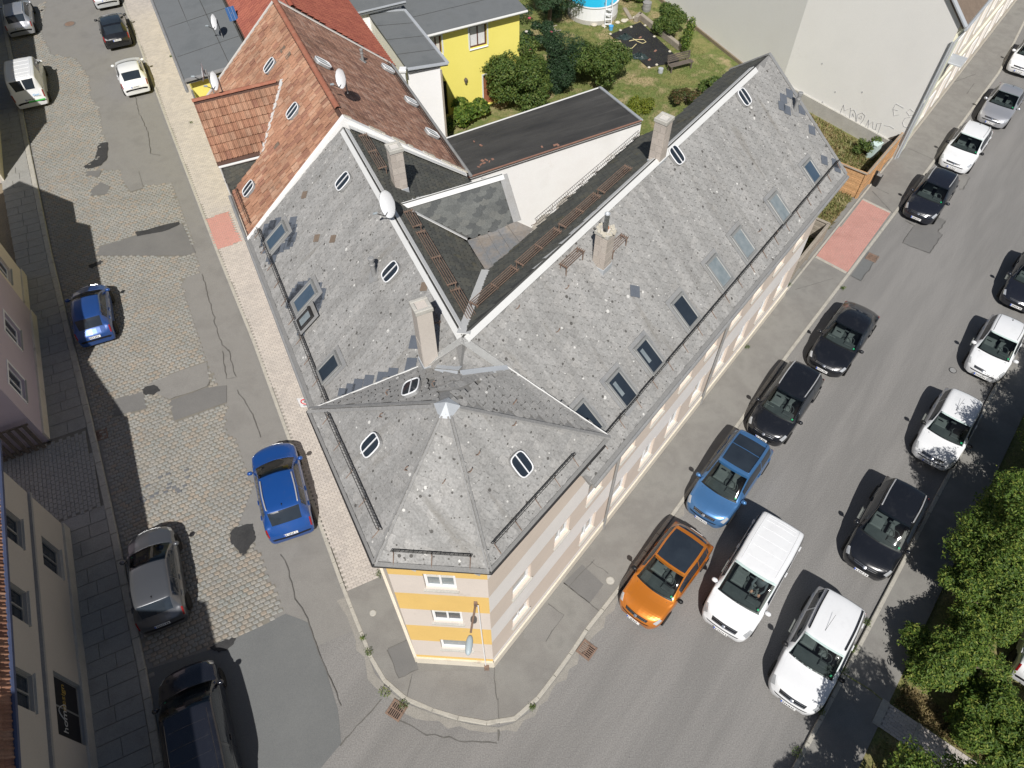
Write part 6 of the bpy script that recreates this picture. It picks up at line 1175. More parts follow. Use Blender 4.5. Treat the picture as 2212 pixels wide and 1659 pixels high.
        if skirt:
            ring = [(0, j) for j in range(m)] + [(i, m - 1) for i in range(1, n)] + [(n - 1, j) for j in range(m - 2, -1, -1)] + [(i, 0) for i in range(n - 2, 0, -1)]
            lo = [(g - nn * .004)[i, j] for i, j in ring]; hi = [(g + nn * off)[i, j] for i, j in ring]; k = len(ring); mb.add(hi + lo, [(i, (i + 1) % k, k + (i + 1) % k, k + i) for i in range(k)])
        return mb.build(name_, matn, par or root, smooth=not skirt, local=True)
    # windscreen and cabin
    patch('windscreen_frame', 5.02, 5.12, 4.05, 7.95, .003, trim, None, 3, 13); 
    patch('windscreen', 5.06, 5.95, 4.08, 7.92, .004, 'windscreen_glass' if open_ws else glass, None, 9, 13, False)
    if open_ws:
        cb = MB(); xb = X0 - hood; yw = hw * .70
        cb.add([(xb + .02, -yw, hz + .0), (xb + .02, yw, hz + .0), (xb - .55, yw * 1.0, hz + .02), (xb - .55, -yw, hz + .02), (xb - .62, yw, hz - .25), (xb - .62, -yw, hz - .25)], [(0, 1, 2, 3), (3, 2, 4, 5)])
        cb.box((xb - 1.6, 0, .45), (2.6, yw * 2, .04)); dash = cb.build('dashboard', 'cabin_dark', root, local=True)
        cy = MB(); cy.bbox((xb - .40, hw * .36, hz + .05), (.22, .36, .07), b=.03); cy.build('instrument_hood', 'cabin_dark', dash, local=True)
        sw_ = MB(); ax_ = np.array([.55, 0, .83]); c_ = np.array([xb - .72, hw * .36, hz - .02]); a_ = np.array([0, 1., 0]); b_ = np.cross(ax_, a_); sw_.tube([c_ + .17 * (a_ * math.cos(t) + b_ * math.sin(t)) for t in np.linspace(0, 2 * math.pi, 19)[:-1]], .016, 5, closed=True); sw_.build('steering_wheel', 'cabin_dark', root, local=True)
        for sy_ in (-1, 1):
            se = MB(); c_ = np.array([xb - 1.2, sy_ * hw * .36, .0]); se.bbox(c_ + np.array([.1, 0, hz - .38]), (.5, .46, .16), b=.04); se.bbox(c_ + np.array([-.22, 0, hz - .02]), (.14, .44, .62), (1, 0, .18), (0, 1, 0), b=.05); se.bbox(c_ + np.array([-.26, 0, hz + .36]), (.10, .26, .17), b=.04); se.build('front_seat', 'cabin_grey', root, local=True)
        mr = MB(); mr.bbox((X0 - hood - ws * .80, 0, H_ - .17), (.04, .2, .06), b=.01); mr.build('rear_view_mirror', 'cabin_dark', root, local=True)
        st_ = MB(); q = S([5.22], [4.35])[0, 0]; st_.lathe(q + np.array([.0, -.02, -.012]), [(.04, 0), (.04, .003)], 10, (.5, 0, .86)); st_.build('windscreen_sticker', 'sticker_green', root, local=True)
    if sidewin:
        for v0, v1 in ((3.2, 3.86), (8.14, 8.8)):
            patch('side_window', 5.5, 6.98, v0, v1, .005, glass, None, 9, 4); patch('side_window', 7.06, 8.35, v0, v1, .005, glass, None, 7, 4)
            if rear < .9: patch('quarter_window', 8.45, 8.95, v0 + .06, v1 - .06, .005, glass, None, 4, 4)
    else:
        for v0, v1 in ((3.2, 3.86), (8.14, 8.8)): patch('side_window', 5.4, 6.75, v0, v1, .005, glass, None, 9, 4)
    if rearwin: patch('rear_window', 9.08, 9.9, 4.25, 7.75, .005, glass, None, 7, 9)
    else: 
        patch('rear_window', 9.15, 9.85, 4.4, 5.9, .005, glass, None, 5, 5); patch('rear_window', 9.15, 9.85, 6.1, 7.6, .005, glass, None, 5, 5)
    if sunroof: patch('sunroof', 6.12, 7.1, 4.4, 7.6, .006, 'glass_dark', None, 6, 7); patch('sunroof', 7.14, 8.0, 4.4, 7.6, .006, 'glass_dark', None, 6, 7)
    if darkroof: patch('glass_roof', 6.03, 8.35, 4.3, 7.7, .006, 'glass_dark', None, 9, 7)
    patch('bonnet', 2.35, 4.93, 4.06, 7.94, .004, pm, None, 11, 11)
    for v0, v1 in ((1.15, 2.98), (9.02, 10.85)):
        for u0, u1 in ((5.15, 6.95), (7.02, 8.35)):
            d = patch('door', u0, u1, v0, v1, .004, pm, None, 7, 7); v_ = 2.72 if v0 < 5 else 9.28; q = S([u1 - .18], [v_])[0, 0]; sgn = 1 if q[1] > 0 else -1
            MB().bbox(q + np.array([0, sgn * .02, .0]), (.2, .03, .035), b=.008).build('handle', pm, d, local=True)
    patch('tailgate', 10.05, 10.9, 3.9, 8.1, .004, pm, None, 5, 9)
    for v0, v1 in ((2.75, 3.9), (8.1, 9.25)): patch('headlight', 1.7, 2.85, v0 + .12, v1 - .12, .006, 'lamp_clear', None, 6, 4); patch('tail_light', 10.1, 11.0, (2.75 if v0 < 5 else 8.75), (3.25 if v0 < 5 else 9.25), .006, 'lamp_red', None, 5, 4)
    if grille:
        g_ = patch('grille', 1.25, 1.85, 4.7, 7.3, .005, trim, None, 4, 9); patch('air_intake', .3, .7, 3.6, 8.4, .005, trim, None, 3, 9)
        q = S([1.5], [6.0])[0, 0]; MB().lathe(q + np.array([.012, 0, .0]), [(.055, 0), (.06, .01), (.02, .014)], 12, (.6, 0, .8)).build('badge', 'chrome', root, local=True)
        for k in (1.4, 1.7): 
            gg = S([k], np.linspace(4.8, 7.2, 9))[0]; MB().tube(gg + np.array([.006, 0, .006]), .007, 4).build('grille_bar', 'chrome', g_, local=True)
    patch('rear_bumper_trim', 12.1, 12.8, 3.0, 9.0, .004, trim, None, 3, 9)
    if plate:
        for s_, z in ((1, .45), (-1, .74 if rend < .3 else .70)):
            c_ = np.array([s_ * (X0 + .012), 0, z]) if s_ > 0 else np.array([-X0 + (.035 if z > .6 else 0), 0, z]); up_ = np.array([-.25 * s_, 0, .97]); y_ = np.array([0, 1., 0]); n__ = np.cross(y_, up_) * s_
            pb_ = MB(); pb_.box(c_, (.52, .112, .012), y_, up_, n__ * 1.0); po = pb_.build('number_plate', 'plate_white', root, local=True)
            tx_ = MB(); g9 = np.random.default_rng(NCAR[0] * 7 + s_ + 10); xx = -.17
            while xx < .23: wd = g9.uniform(.03, .05); tx_.box(c_ + y_ * xx * s_ + n__ * s_ * .007 * 1 if False else c_ + y_ * (xx * s_) + np.array([s_ * .008, 0, .002]), (wd * .7, .065, .003), y_, up_, np.array([s_, 0, .25])); xx += wd + .016 + (.03 if g9.random() < .25 else 0)
            tx_.build('plate_characters', 'sign_black', po, local=True); MB().box(c_ + y_ * (-.235 * s_) + np.array([s_ * .008, 0, .002]), (.045, .10, .003), y_, up_, np.array([s_, 0, .25])).build('country_strip', 'plate_blue', po, local=True)
    for sy_ in (-1, 1):
        mm = MB(); c_ = np.array([X0 - hood - .30, sy_ * (hw + .075), belt + .05]); mm.lathe(c_, [(.02, -.11), (.075, -.07), (.085, 0), (.075, .07), (.02, .11)], 10, (0, 1, .0)); mo = mm.build('mirror', 'trim_black' if blackmir else pm, root, smooth=True, local=True)
        MB().tube([c_ - np.array([0, sy_ * .06, .03]), np.array([X0 - hood - .26, sy_ * hw * .93, belt - .02])], .022, 5).build('mirror_arm', 'trim_black', mo, local=True)
    if wheels:
        for xw in (X0 - .80 - .05, -X0 + .78):
            for sy_ in (-1, 1):
                c_ = np.array([xw, sy_ * (hw - .085), .31]); w_ = MB(); w_.lathe(c_, [(.20, -.1), (.30, -.1), (.315, -.07), (.315, .07), (.30, .1), (.20, .1)], 22, (0, sy_, 0)); wo_ = w_.build('wheel', 'tyre', root, smooth=False, local=True)
                r_ = MB(); r_.lathe(c_, [(.20, .04), (.20, .095), (.17, .085), (.05, .07), (.03, .09)], 16, (0, sy_, 0)); r_.build('rim', 'rim', wo_, local=True)
                ar = MB(); pts = [np.array([xw + .385 * math.cos(t), sy_ * (hw * .985 + .004), .31 + .385 * math.sin(t)]) for t in np.linspace(-.25, math.pi + .25, 15)]; pin = [np.array([xw + .30 * math.cos(t), sy_ * (hw * .985 + .004), .31 + .30 * math.sin(t)]) for t in np.linspace(-.25, math.pi + .25, 15)]
                ar.add(pts + pin, [(i, i + 1, 15 + i + 1, 15 + i) for i in range(14)]); ar.build('wheel_arch', 'trim_black', root, local=True)
    if rails:
        for v_ in (4.3, 7.7):
            r_ = MB(); g_ = S(np.linspace(6.15, 8.6, 9), [v_])[:, 0]; up_ = np.array([0, 0, .05]); r_.tube(g_ + up_, .024, 6); r_.tube([g_[0] + up_ * .0, g_[0] + up_], .018, 5); r_.tube([g_[-1], g_[-1] + up_], .018, 5); r_.build('roof_rail', rails, root, smooth=False, local=True)
    if 'antenna' in extras: q = S([8.2], [6.0])[0, 0]; MB().tube([q, q + np.array([-.12, 0, .06])], .006, 5).build('antenna', 'trim_black', root, local=True); MB().lathe(q, [(.03, 0), (.02, .03)], 8).build('antenna_base', 'trim_black', root, local=True)
    if 'frontantenna' in extras: q = S([6.4], [6.4])[0, 0]; MB().tube([q, q + np.array([-.6, .05, .22])], .006, 5).build('antenna', 'trim_black', root, local=True)
    if 'ditch' in extras:
        for v_ in (4.45, 7.55): r_ = MB(); g_ = S(np.linspace(6.05, 8.7, 9), [v_])[:, 0]; r_.tube(g_ + np.array([0, 0, .002]), .010, 4); r_.build('roof_channel', 'trim_black', root, local=True)
    if 'ribs' in extras:
        for u_ in np.linspace(6.35, 8.6, 7): r_ = MB(); g_ = S([u_], np.linspace(4.7, 7.3, 9))[0]; r_.tube(g_ + np.array([0, 0, .0]), .009, 4); r_.build('roof_rib', pm, root, local=True)
        for v_ in (4.5, 7.5): r_ = MB(); g_ = S(np.linspace(6.1, 8.8, 9), [v_])[:, 0]; r_.tube(g_, .012, 4); r_.build('roof_rib', pm, root, local=True)
    if 'paper' in extras: q = S([5.3], [6.9])[0, 0]; MB().box(q + np.array([-.05, 0, -.03]), (.10, .34, .004), (.5, 0, .5), (0, 1, 0)).build('paper_sheet', 'paper', root, local=True)
    if driver:
        xb = X0 - hood; c_ = np.array([xb - 1.18, hw * .36, hz - .1]); rings = [(.02, .0, -.05), (.15, .0, 0), (.19, .0, .18), (.21, 0, .36), (.17, 0, .46), (.06, .02, .50), (.06, .03, .55), (.085, .04, .60), (.10, .05, .68), (.095, .04, .76), (.05, .03, .82), (.01, .03, .835)]
        bm_ = MB(); vs2 = []; n = 12
        for r_, fx, z in rings: vs2 += [c_ + np.array([fx + r_ * .72 * math.cos(2 * math.pi * k / n), r_ * math.sin(2 * math.pi * k / n), z]) for k in range(n)]
        bm_.add(vs2, [(i * n + k, i * n + (k + 1) % n, (i + 1) * n + (k + 1) % n, (i + 1) * n + k) for i in range(len(rings) - 1) for k in range(n)])
        pt = thing('person', 'person in dark clothing driving the white van', 'person', pos, None, math.atan2(h[1], h[0])); b_ = bm_.build('figure', 'shirt', pt, smooth=True, local=True)
        hd_ = MB(); hd_.lathe(c_ + np.array([.045, 0, .68]), [(.02, -.125), (.075, -.09), (.098, 0), (.092, .06), (.06, .11), (.01, .125)], 12); hd_.build('head', 'skin', pt, smooth=True, local=True)
        for sy_ in (-1, 1):
            am = MB(); sh_ = c_ + np.array([0, sy_ * .19, .40]); el = c_ + np.array([.22, sy_ * .24, .22]); ha = c_ + np.array([.44, sy_ * .14, .22]); am.tube([sh_, (sh_ + el) / 2, el, (el + ha) / 2, ha], [.055, .05, .042, .038, .03], 8); am.build('arm', 'shirt', pt, smooth=True, local=True)
            hn = MB(); hn.lathe(ha, [(.02, 0), (.042, .03), (.04, .07), (.015, .09)], 8, (1, 0, .2))
            for f_ in range(4): hn.tube([ha + np.array([.06, (f_ - 1.5) * .02, .01]), ha + np.array([.11, (f_ - 1.5) * .021, .0]), ha + np.array([.12, (f_ - 1.5) * .02, -.04])], .009, 5)
            hn.tube([ha + np.array([.03, -sy_ * .035, .01]), ha + np.array([.08, -sy_ * .06, .015])], .011, 5); hn.build('hand', 'skin', pt, smooth=True, local=True)
    NCAR[0] += 1
    return root, S
FR_ = -dR; FL_ = dL
GW = 'cars parked along the right street'; GLs = 'cars parked along the side street'
E_ = lambda u, v: (u, v)
# right street, west kerb
car('white hatchback with light grille parked ahead of the silver saloon by the cream house', (2201, 153), .5, 'front', FR_, 4.2, 1.78, 1.46, 'paint_white', group=GW, hood=1.1, ws=.8, glass='glass_dark')
car('silver saloon parked between two white cars beside the cream house', (2140, 262), .55, 'front', FR_, 4.55, 1.78, 1.45, 'paint_silver', group=GW, hood=1.25, ws=.85, rear=.6, rend=.55, rz_=.98, extras=('antenna',))
car('white estate car with roof rails behind the silver saloon', (2056, 362), .45, 'front', FR_, 4.4, 1.80, 1.47, 'paint_white', group=GW, hood=1.15, ws=.85, rear=.45, rails='paint_white', blackmir=True, extras=('antenna',))
car('black crossover with chrome roof rails next to the white estate car', (1979.6, 470), .5, 'front', FR_, 4.1, 1.77, 1.58, 'paint_night', group=GW, hood=1.05, ws=.72, rear=.35, rails='rail_silver', hz=.98, belt=1.0)
car('glossy black saloon with dark roof parked behind the black minivan', (1776, 798), .5, 'front', FR_, 4.6, 1.82, 1.42, 'paint_black', group=GW, hood=1.3, ws=.85, rear=.7, rend=.35, rz_=.98, extras=('paper',))
car('black minivan with pale roof rails and chrome grille parked behind the sky blue car', (1644.6, 946), .5, 'front', FR_, 4.36, 1.79, 1.62, 'paint_black', group=GW, hood=1.0, ws=.85, rear=.3, rails='rail_silver', hz=.98, belt=1.0, extras=('paper',))
car('metallic sky blue minivan with black panoramic sunroof', (1514.6, 1121), .5, 'front', FR_, 4.5, 1.83, 1.63, 'paint_skyblue', group=GW, hood=1.05, ws=.9, rear=.3, rails='paint_skyblue', sunroof=True, hz=.98, belt=1.0)
car('metallic orange hatchback with black glass roof parked at the corner', (1368, 1337), .5, 'front', -np.array([.64, .768]), 4.24, 1.79, 1.53, 'paint_orange', group=GW, hood=1.12, ws=.85, rear=.35, darkroof=True, blackmir=True, hz=.95, belt=.97)
# driving van
car('white minibus driving down the middle of the right street', (1557, 1362), .5, 'front', -np.array([.60, .80]), 4.78, 1.90, 1.88, 'paint_white', 'van', None, hood=.95, ws=.95, rear=.16, rend=.06, hz=1.08, belt=1.10, rz_=1.1, roofw=.76, boxy=1.0, extras=('ribs',), name='minibus', driver=True, nose=.66)
# right street, east kerb
car('white off road car with black roof rails and aerial by the overgrown kerb', (1704.6, 1521), .55, 'front', -np.array([.60, .80]), 4.45, 1.84, 1.72, 'paint_white', group=GW, hood=1.25, ws=.7, rear=.25, rails='trim_black', hz=1.05, belt=1.05, blackmir=True, extras=('frontantenna',), boxy=.5)
car('black crossover with long chrome roof rails parked by the shaded kerb', (1861.6, 1234), .5, 'front', FR_, 4.4, 1.82, 1.64, 'paint_black', group=GW, hood=1.15, ws=.85, rear=.35, rails='rail_silver', hz=.98, belt=1.0)
car('white budget hatchback with dark grille parked in front of the leafy shade', (2008, 998), .5, 'front', FR_, 4.06, 1.75, 1.53, 'paint_white', group=GW, hood=1.05, ws=.75, rear=.35, blackmir=True, hz=.95, extras=('frontantenna',))
car('small white hatchback with black roof channels and white mirrors', (2118.5, 810), .5, 'front', FR_, 3.8, 1.67, 1.50, 'paint_white', group=GW, hood=.9, ws=.85, rear=.3, extras=('ditch', 'antenna'), hz=.95)
car('black car parked ahead of the small white hatchback', (2196, 661), .5, 'front', FR_, 4.3, 1.8, 1.5, 'paint_night', group=GW, hood=1.1, ws=.8, rear=.4)
car('white car standing beyond the hedge under the leaves', tuple(PR(15.9, -9.75)), .5, 'rear', dR, 4.2, 1.78, 1.48, 'paint_white')
# left street
car('dark blue crossover with silver roof rails beside the zone sign', (628, 1152), .85, 'rear', np.array([-.36, .933]), 4.38, 1.84, 1.60, 'paint_blue', group=GLs, hood=1.1, ws=.85, rear=.42, rend=.16, rails='rail_silver', hz=.98, belt=1.0, rz_=1.05, extras=('antenna',))
car('grey hatchback half in the shade near the design shop', (350, 1351), .8, 'rear', np.array([-.40, .917]), 4.1, 1.74, 1.50, 'paint_grey', group=GLs, hood=1.0, ws=.85, rear=.35, rend=.16, extras=('antenna',), glass='glass_dark')
car('black van in deep shade outside the design shop', (398, 1432), .85, 'front', np.array([-.43, .90]), 5.0, 1.92, 1.92, 'paint_night', 'van', None, hood=1.0, ws=.85, rear=.16, rend=.06, hz=1.08, belt=1.1, rz_=1.1, roofw=.76, boxy=1.0, extras=('ribs',), name='parked_van')
car('bright blue small hatchback at the left kerb by the lilac house', (204, 729), .78, 'rear', np.array([-.40, .917]), 3.8, 1.67, 1.50, 'paint_midblue', group=GLs, hood=.85, ws=.8, rear=.35, rend=.16)
car('white coupe styled hatchback behind the black car near the grey flat roof', (292.7, 187), .8, 'rear', np.array([-.44, .90]), 4.05, 1.70, 1.44, 'paint_white', group=GLs, hood=1.05, ws=.85, rear=.55, rend=.2, blackmir=False)
car('black hatchback with dark glass parked behind the white coupe', (253, 86), .8, 'rear', np.array([-.43, .903]), 4.3, 1.78, 1.46, 'paint_black', group=GLs, hood=1.1, ws=.85, rear=.55, rend=.2, darkroof=True)
car('pale grey car ahead of the black hatchback on the side street', (231, 6), .6, 'rear', np.array([-.43, .903]), 4.3, 1.78, 1.46, 'paint_lightgrey', group=GLs, hood=1.1, ws=.85, rear=.4)
vr, VS = car('white delivery van with green stripe parked at the left kerb', (64, 214), .8, 'rear', np.array([-.42, .907]), 4.95, 1.92, 1.97, 'paint_white', 'van', None, hood=1.0, ws=.85, rear=.16, rend=.06, hz=1.08, belt=1.1, rz_=1.12, roofw=.78, boxy=1.0, extras=('ribs',), name='parked_van', sidewin=False, rearwin=False)
car('silver estate car half in shadow ahead of the delivery van', (42, 62), .75, 'rear', np.array([-.42, .907]), 4.6, 1.8, 1.5, 'paint_silver', group=GLs, hood=1.15, ws=.85, rear=.4, rails='rail_silver')
# lettering on the delivery van's tail
a_, b_ = VS([10.5], [7.6])[0, 0], VS([10.5], [5.0])[0, 0]
MB().box(np.array([-2.475, -.35, .62]), (.012, .95, .09)).build('green_stripe', 'green_stripe', vr, local=True)
me = text_mesh('Abas', .2, .003); o = bpy.data.objects.new('lettering', me); COL.objects.link(o); me.materials.clear(); me.materials.append(M['letter_blue']); o.parent = vr; o.matrix_local = Matrix([[0, 0, -1, -2.462], [-1, 0, 0, -.45], [0, 1, 0, .98], [0, 0, 0, 1]])
# ---------------------------------------------------------------- plants
def leaves(blobs, n, size, seed, asp=.55, shell=.55, lump=.25, up=.5):
    """leaf quads through the volume of ellipsoid blobs (cx,cy,cz,rx,ry,rz); returns matrices"""
    g = np.random.default_rng(seed); vol = np.array([b[3] * b[4] * b[5] for b in blobs]) ** .8; vol /= vol.sum(); idx = g.choice(len(blobs), n, p=vol); B = np.array(blobs)[idx]
    d = g.normal(size=(n, 3)); d /= np.linalg.norm(d, axis=1, keepdims=True); r = g.random(n) ** (1 / 3) * (1 - shell) + shell * g.random(n) ** .12
    ph = np.sin(d[:, 0] * 5 + idx) * np.sin(d[:, 1] * 6 + idx * 2.1) * np.sin(d[:, 2] * 5 + 1.3 * idx); r = r * (1 + lump * ph)
    pos = B[:, :3] + d * B[:, 3:] * r[:, None]; pos += g.normal(0, .03, pos.shape)
    nrm = d * .7 + g.normal(0, .55, (n, 3)) + np.array([0, 0, up]); nrm /= np.linalg.norm(nrm, axis=1, keepdims=True)
    a = np.cross(nrm, g.normal(size=(n, 3))); a /= np.linalg.norm(a, axis=1, keepdims=True); b = np.cross(nrm, a); s = size * g.uniform(.6, 1.35, n)
    m = np.zeros((n, 4, 4)); m[:, :3, 0] = a * s[:, None]; m[:, :3, 1] = b * (s * asp)[:, None]; m[:, :3, 2] = nrm * s[:, None]; m[:, :3, 3] = pos; m[:, 3, 3] = 1
    keep = pos[:, 2] > .06
    # each leaf draws a random tone, wherever it sits in the crown
    return m[keep], g.random(n)[keep]
LEAF = ([(-.5, 0, 0), (-.1, -.5, .06), (.5, 0, 0), (-.1, .5, .06)], [(0, 1, 2), (0, 2, 3)])
def plant(name, label, cat, base, blobs, n, size, matn, seed, trunk=None, group=None, asp=.55, shell=.55, lump=.25, up=.5, limbs=6):
    base = np.array([base[0], base[1], base[2] if len(base) > 2 else 0.05]); t = thing(name, label, cat, base, group); g = np.random.default_rng(seed + 1000)
    m, r = leaves(blobs, n, size, seed, asp, shell, lump, up); m[:, :3, 3] -= base
    me = stamp_mesh('foliage', LEAF[0], LEAF[1], m, r); me.materials.append(M[matn]); o = bpy.data.objects.new('crown', me); COL.objects.link(o); o.parent = t
    c = np.mean([b[:3] for b in blobs], axis=0); rad = trunk or .06; mb = MB(); top = np.array([c[0], c[1], c[2]])
    mb.tube([base, base + (top - base) * .5 + np.array([.03, .02, 0]), top], [rad, rad * .75, rad * .4], 7)
    for b in list(blobs)[:limbs]:
        q = np.array(b[:3]); st_ = base + (top - base) * g.uniform(.3, .7); mb.tube([st_, (st_ + q) / 2 + g.normal(0, .05, 3), q], [rad * .5, rad * .35, rad * .12], 5)
    mb.build('trunk', 'bark', t); return t
def blobset(c, r, h, n, seed, z0=.2, k=.55):
    """cluster of blobs filling a rough dome of radius r and height h over c"""
    g = np.random.default_rng(seed); out = []
    for i in range(n):
        a = g.uniform(0, 2 * math.pi); q = r * math.sqrt(g.random()) * .8; z = z0 + (h - z0) * g.uniform(.25, .92) * (1 - .35 * (q / r) ** 2); rr = r * k * g.uniform(.6, 1.1)
        out.append((c[0] + q * math.cos(a), c[1] + q * math.sin(a), z, rr, rr, rr * g.uniform(.6, .9)))
    return out
# hedge trees beyond the east pavement
HT = [(22.0, -8.0, 2.7, 5.6), (19.3, -7.2, 2.2, 5.2), (17.6, -6.9, 1.6, 3.9), (25.2, -8.6, 2.8, 5.2), (14.9, -7.1, 1.55, 2.6), (28.2, -9.0, 2.6, 4.8), (13.7, -8.7, 1.3, 2.0), (13.6, -10.3, 1.5, 2.3)]
HL = ['broad bright green shrub tree by the pavement opposite the black crossover', 'bushy green shrub tree leaning over the east pavement', 'middling green shrub beside the white car beyond the hedge', 'leafy shrub tree near the small white hatchback', 'low bushy green shrub at the start of the garden path', 'leafy shrub tree further up the east pavement', 'knee high shrub along the upper edge of the garden path', 'low shrub near the far end of the garden path']
for i, (s_, o_, r_, h_) in enumerate(HT):
    c = PR(s_, o_, .05); plant('hedge_tree', HL[i], 'tree', c, blobset(c, r_, h_, 20, 300 + i, .2, .40), int(30000 * r_ ** 1.1 * .75), .115, 'leaf_bright', 310 + i, .12, 'shrub trees along the east pavement', .42, .45, .4, .7, 9)
c = PR(9.5, -7.7, .05); plant('hedge_tree', 'small tree beside the garden path casting leafy shade on the pavement', 'tree', c, blobset(c, 2.0, 5.4, 14, 340, 1.4, .42), 34000, .115, 'leaf_bright', 341, .12, 'shrub trees along the east pavement', .5, .5, .35, .7, 9)
c = PR(15.0, -12.6, .05); plant('hedge_tree', 'bright green shrub beyond the end of the garden path', 'tree', c, blobset(c, 2.2, 3.2, 12, 350, .3, .45), 26000, .115, 'leaf_bright', 351, .1, 'shrub trees along the east pavement', .5, .5, .35, .7, 8)
c = PR(6.0, -7.9, .05); plant('hedge_tree', 'leafy tree at the lower end of the east pavement', 'tree', c, blobset(c, 2.0, 5.4, 12, 360, 1.8, .42), 26000, .115, 'leaf_bright', 361, .12, 'shrub trees along the east pavement', .5, .5, .35, .7, 8)
# garden behind the houses
lawn = sheet('lawn', [PL(26, 9.3), (7.6, 27.5), PR(30, 11.3), PR(42, 12.5), (19.5, 40.8), corner + np.array([0, 0, 0]), far, (-8, 70, 0), (-12, 56, 0), PL(33.2, 12.2), PL(26.0, 9.6)], 'lawn', .03)
def gp(tx, ty, x, y, z=0.03): return P(*T(tx, ty, x, y), z)
Z1 = lambda x, y, z=0.03: P((1900 + x * .3617) * .576, (y * .3617) * .576, z)
def tall(top_uv, base):   # height of a top pixel above a base point
    b = np.array(base); n_ = np.array([0, -1., 0]); d = ray(*top_uv); t_ = b[1] / d[1]; return CAM_H + d[2] * t_
bA = P(1120, 236, .03); hA = tall((1120, 112), bA); plant('laurel_shrub', 'large rounded green laurel shrub in front of the brown door', 'shrub', bA + np.array([0, .9, 0]), blobset(bA + np.array([.1, .7, 0]), 1.95, hA + .3, 20, 400, .2, .5), 22000, .16, 'leaf_mid', 401, .08, 'garden shrubs', .5, .6, .3, .5)
bB = P(1213, 205, .03); hB = tall((1210, 82), bB); blobsB = []
g = np.random.default_rng(8)
for k in range(26): a = g.uniform(0, 6.28); q = g.uniform(0, .95); z = g.uniform(.3, hB * .97); w_ = .6 * (1 - .2 * abs(z / hB - .45)); blobsB.append((bB[0] + q * math.cos(a), bB[1] + .5 + q * math.sin(a), z, w_, w_, .8))
plant('dark_conifer', 'dark upright conifer between two green shrubs', 'tree', bB + np.array([0, .5, 0]), blobsB, 26000, .11, 'leaf_dark', 411, .1, None, .45, .6, .2, .9)
bC = P(1290, 196, .03); hC = tall((1290, 120), bC); plant('leafy_shrub', 'leafy green shrub at the corner of the black shed roof', 'shrub', bC + np.array([.2, .5, 0]), blobset(bC + np.array([.1, .5, 0]), 1.9, hC + .7, 18, 420, .2, .5), 20000, .16, 'leaf_mid', 421, .08, 'garden shrubs', .42, .6, .3, .5)
bY = P(1278, 150, .03); plant('golden_conifer', 'low golden yellow conifer behind the leafy shrub', 'shrub', bY, [(bY[0] - .3, bY[1], .9, .55, .55, .9), (bY[0] + .35, bY[1] + .1, .7, .5, .5, .75), (bY[0] - .9, bY[1] + .5, .8, .5, .5, .8)], 5000, .12, 'leaf_yellow', 431, .06, None, .4, .6)
bF = P(1185, 96, .03); fb = []
for k in range(40): z = g.uniform(.4, 7.5); q = (1 - z / 8.2) * 2.5 * g.uniform(.35, 1); a = g.uniform(0, 6.28); fb.append((bF[0] + q * math.cos(a) + .1, bF[1] + 2.2 + q * math.sin(a), z, .75, .75, .3))
plant('fir_tree', 'dark green fir tree with drooping branches beside the yellow house', 'tree', bF + np.array([.1, 2.2, 0]), fb, 22000, .17, 'leaf_fir', 441, .16, None, .3, .4, .2, .6)
bR = P(1170, 112, .03); plant('rose_bush', 'rose bush with pink blooms against the yellow house corner', 'shrub', bR + np.array([-.3, .3, 0]), blobset(bR + np.array([-.2, .3, 0]), 1.3, 2.0, 9, 450, .2, .4), 5500, .13, 'leaf_dark', 451, .05, None, .6, .5)
ro_ = MB(); 
for q, m_ in (((1218 * 3 - 2212, 120), 'petal_pink'),): pass
for k, (q, m_) in enumerate([((237, 190), 'petal_pink'), ((465, 335), 'petal_pink'), ((250, 525), 'petal_pink'), ((205, 330), 'petal_white'), ((320, 278), 'petal_white'), ((300, 240), 'petal_white')]):
    c = Z1(*q, 1.6) - np.array([0, 0, 0]); mb = MB(); mb.lathe(c, [(.03, -.06), (.10, 0), (.11, .05), (.05, .07)], 8); tag(single('rose_bloom', mb, m_, 'rose bloom on the bush beside the yellow house', 'flower', 'roses on the bush'), kind=None)
bS = P(1012, 268, .03); plant('fig_bush', 'light green broad leaved bush at the foot of the yellow wall', 'shrub', bS, blobset(bS + np.array([0, .4, 0]), 1.2, 1.5, 9, 460, .15, .4), 3800, .24, 'leaf_bright', 461, .05, 'garden shrubs', .75, .5)
bT = P(955, 285, .03); plant('low_bush', 'low pale green bush beside the white annex wall', 'shrub', bT, blobset(bT + np.array([.3, .3, 0]), 1.1, .9, 7, 470, .1, .4), 4000, .12, 'leaf_mid', 471, .04, 'garden shrubs', .5, .5)
bU = Z1(1680, 360); plant('fruit_bush', 'green bush with upright shoots by the cream rear wall', 'shrub', bU, blobset(bU, 1.15, 1.9, 9, 480, .2, .42), 6000, .15, 'leaf_mid', 481, .05, 'garden shrubs', .5, .5)
bU = Z1(1840, 560); plant('young_tree', 'thin young tree with yellow green leaves beside the bench', 'tree', bU, [(bU[0], bU[1], 1.2, .35, .35, .9), (bU[0] + .1, bU[1], 2.0, .28, .28, .6)], 1500, .13, 'leaf_bright', 491, .025, None, .5, .4)
bU = Z1(1860, 1090); plant('red_tinged_bush', 'small red tinged bush beside the slate roof verge', 'shrub', bU, blobset(bU, 1.0, 1.2, 7, 500, .1, .42), 3600, .13, 'leaf_red', 501, .04, 'garden shrubs', .5, .5)
bU = Z1(2080, 950); plant('low_bush', 'low green bush by the rear wall of the slate roofed house', 'shrub', bU, blobset(bU, .9, 1.0, 6, 510, .1, .42), 2600, .13, 'leaf_mid', 511, .04, 'garden shrubs', .5, .5)
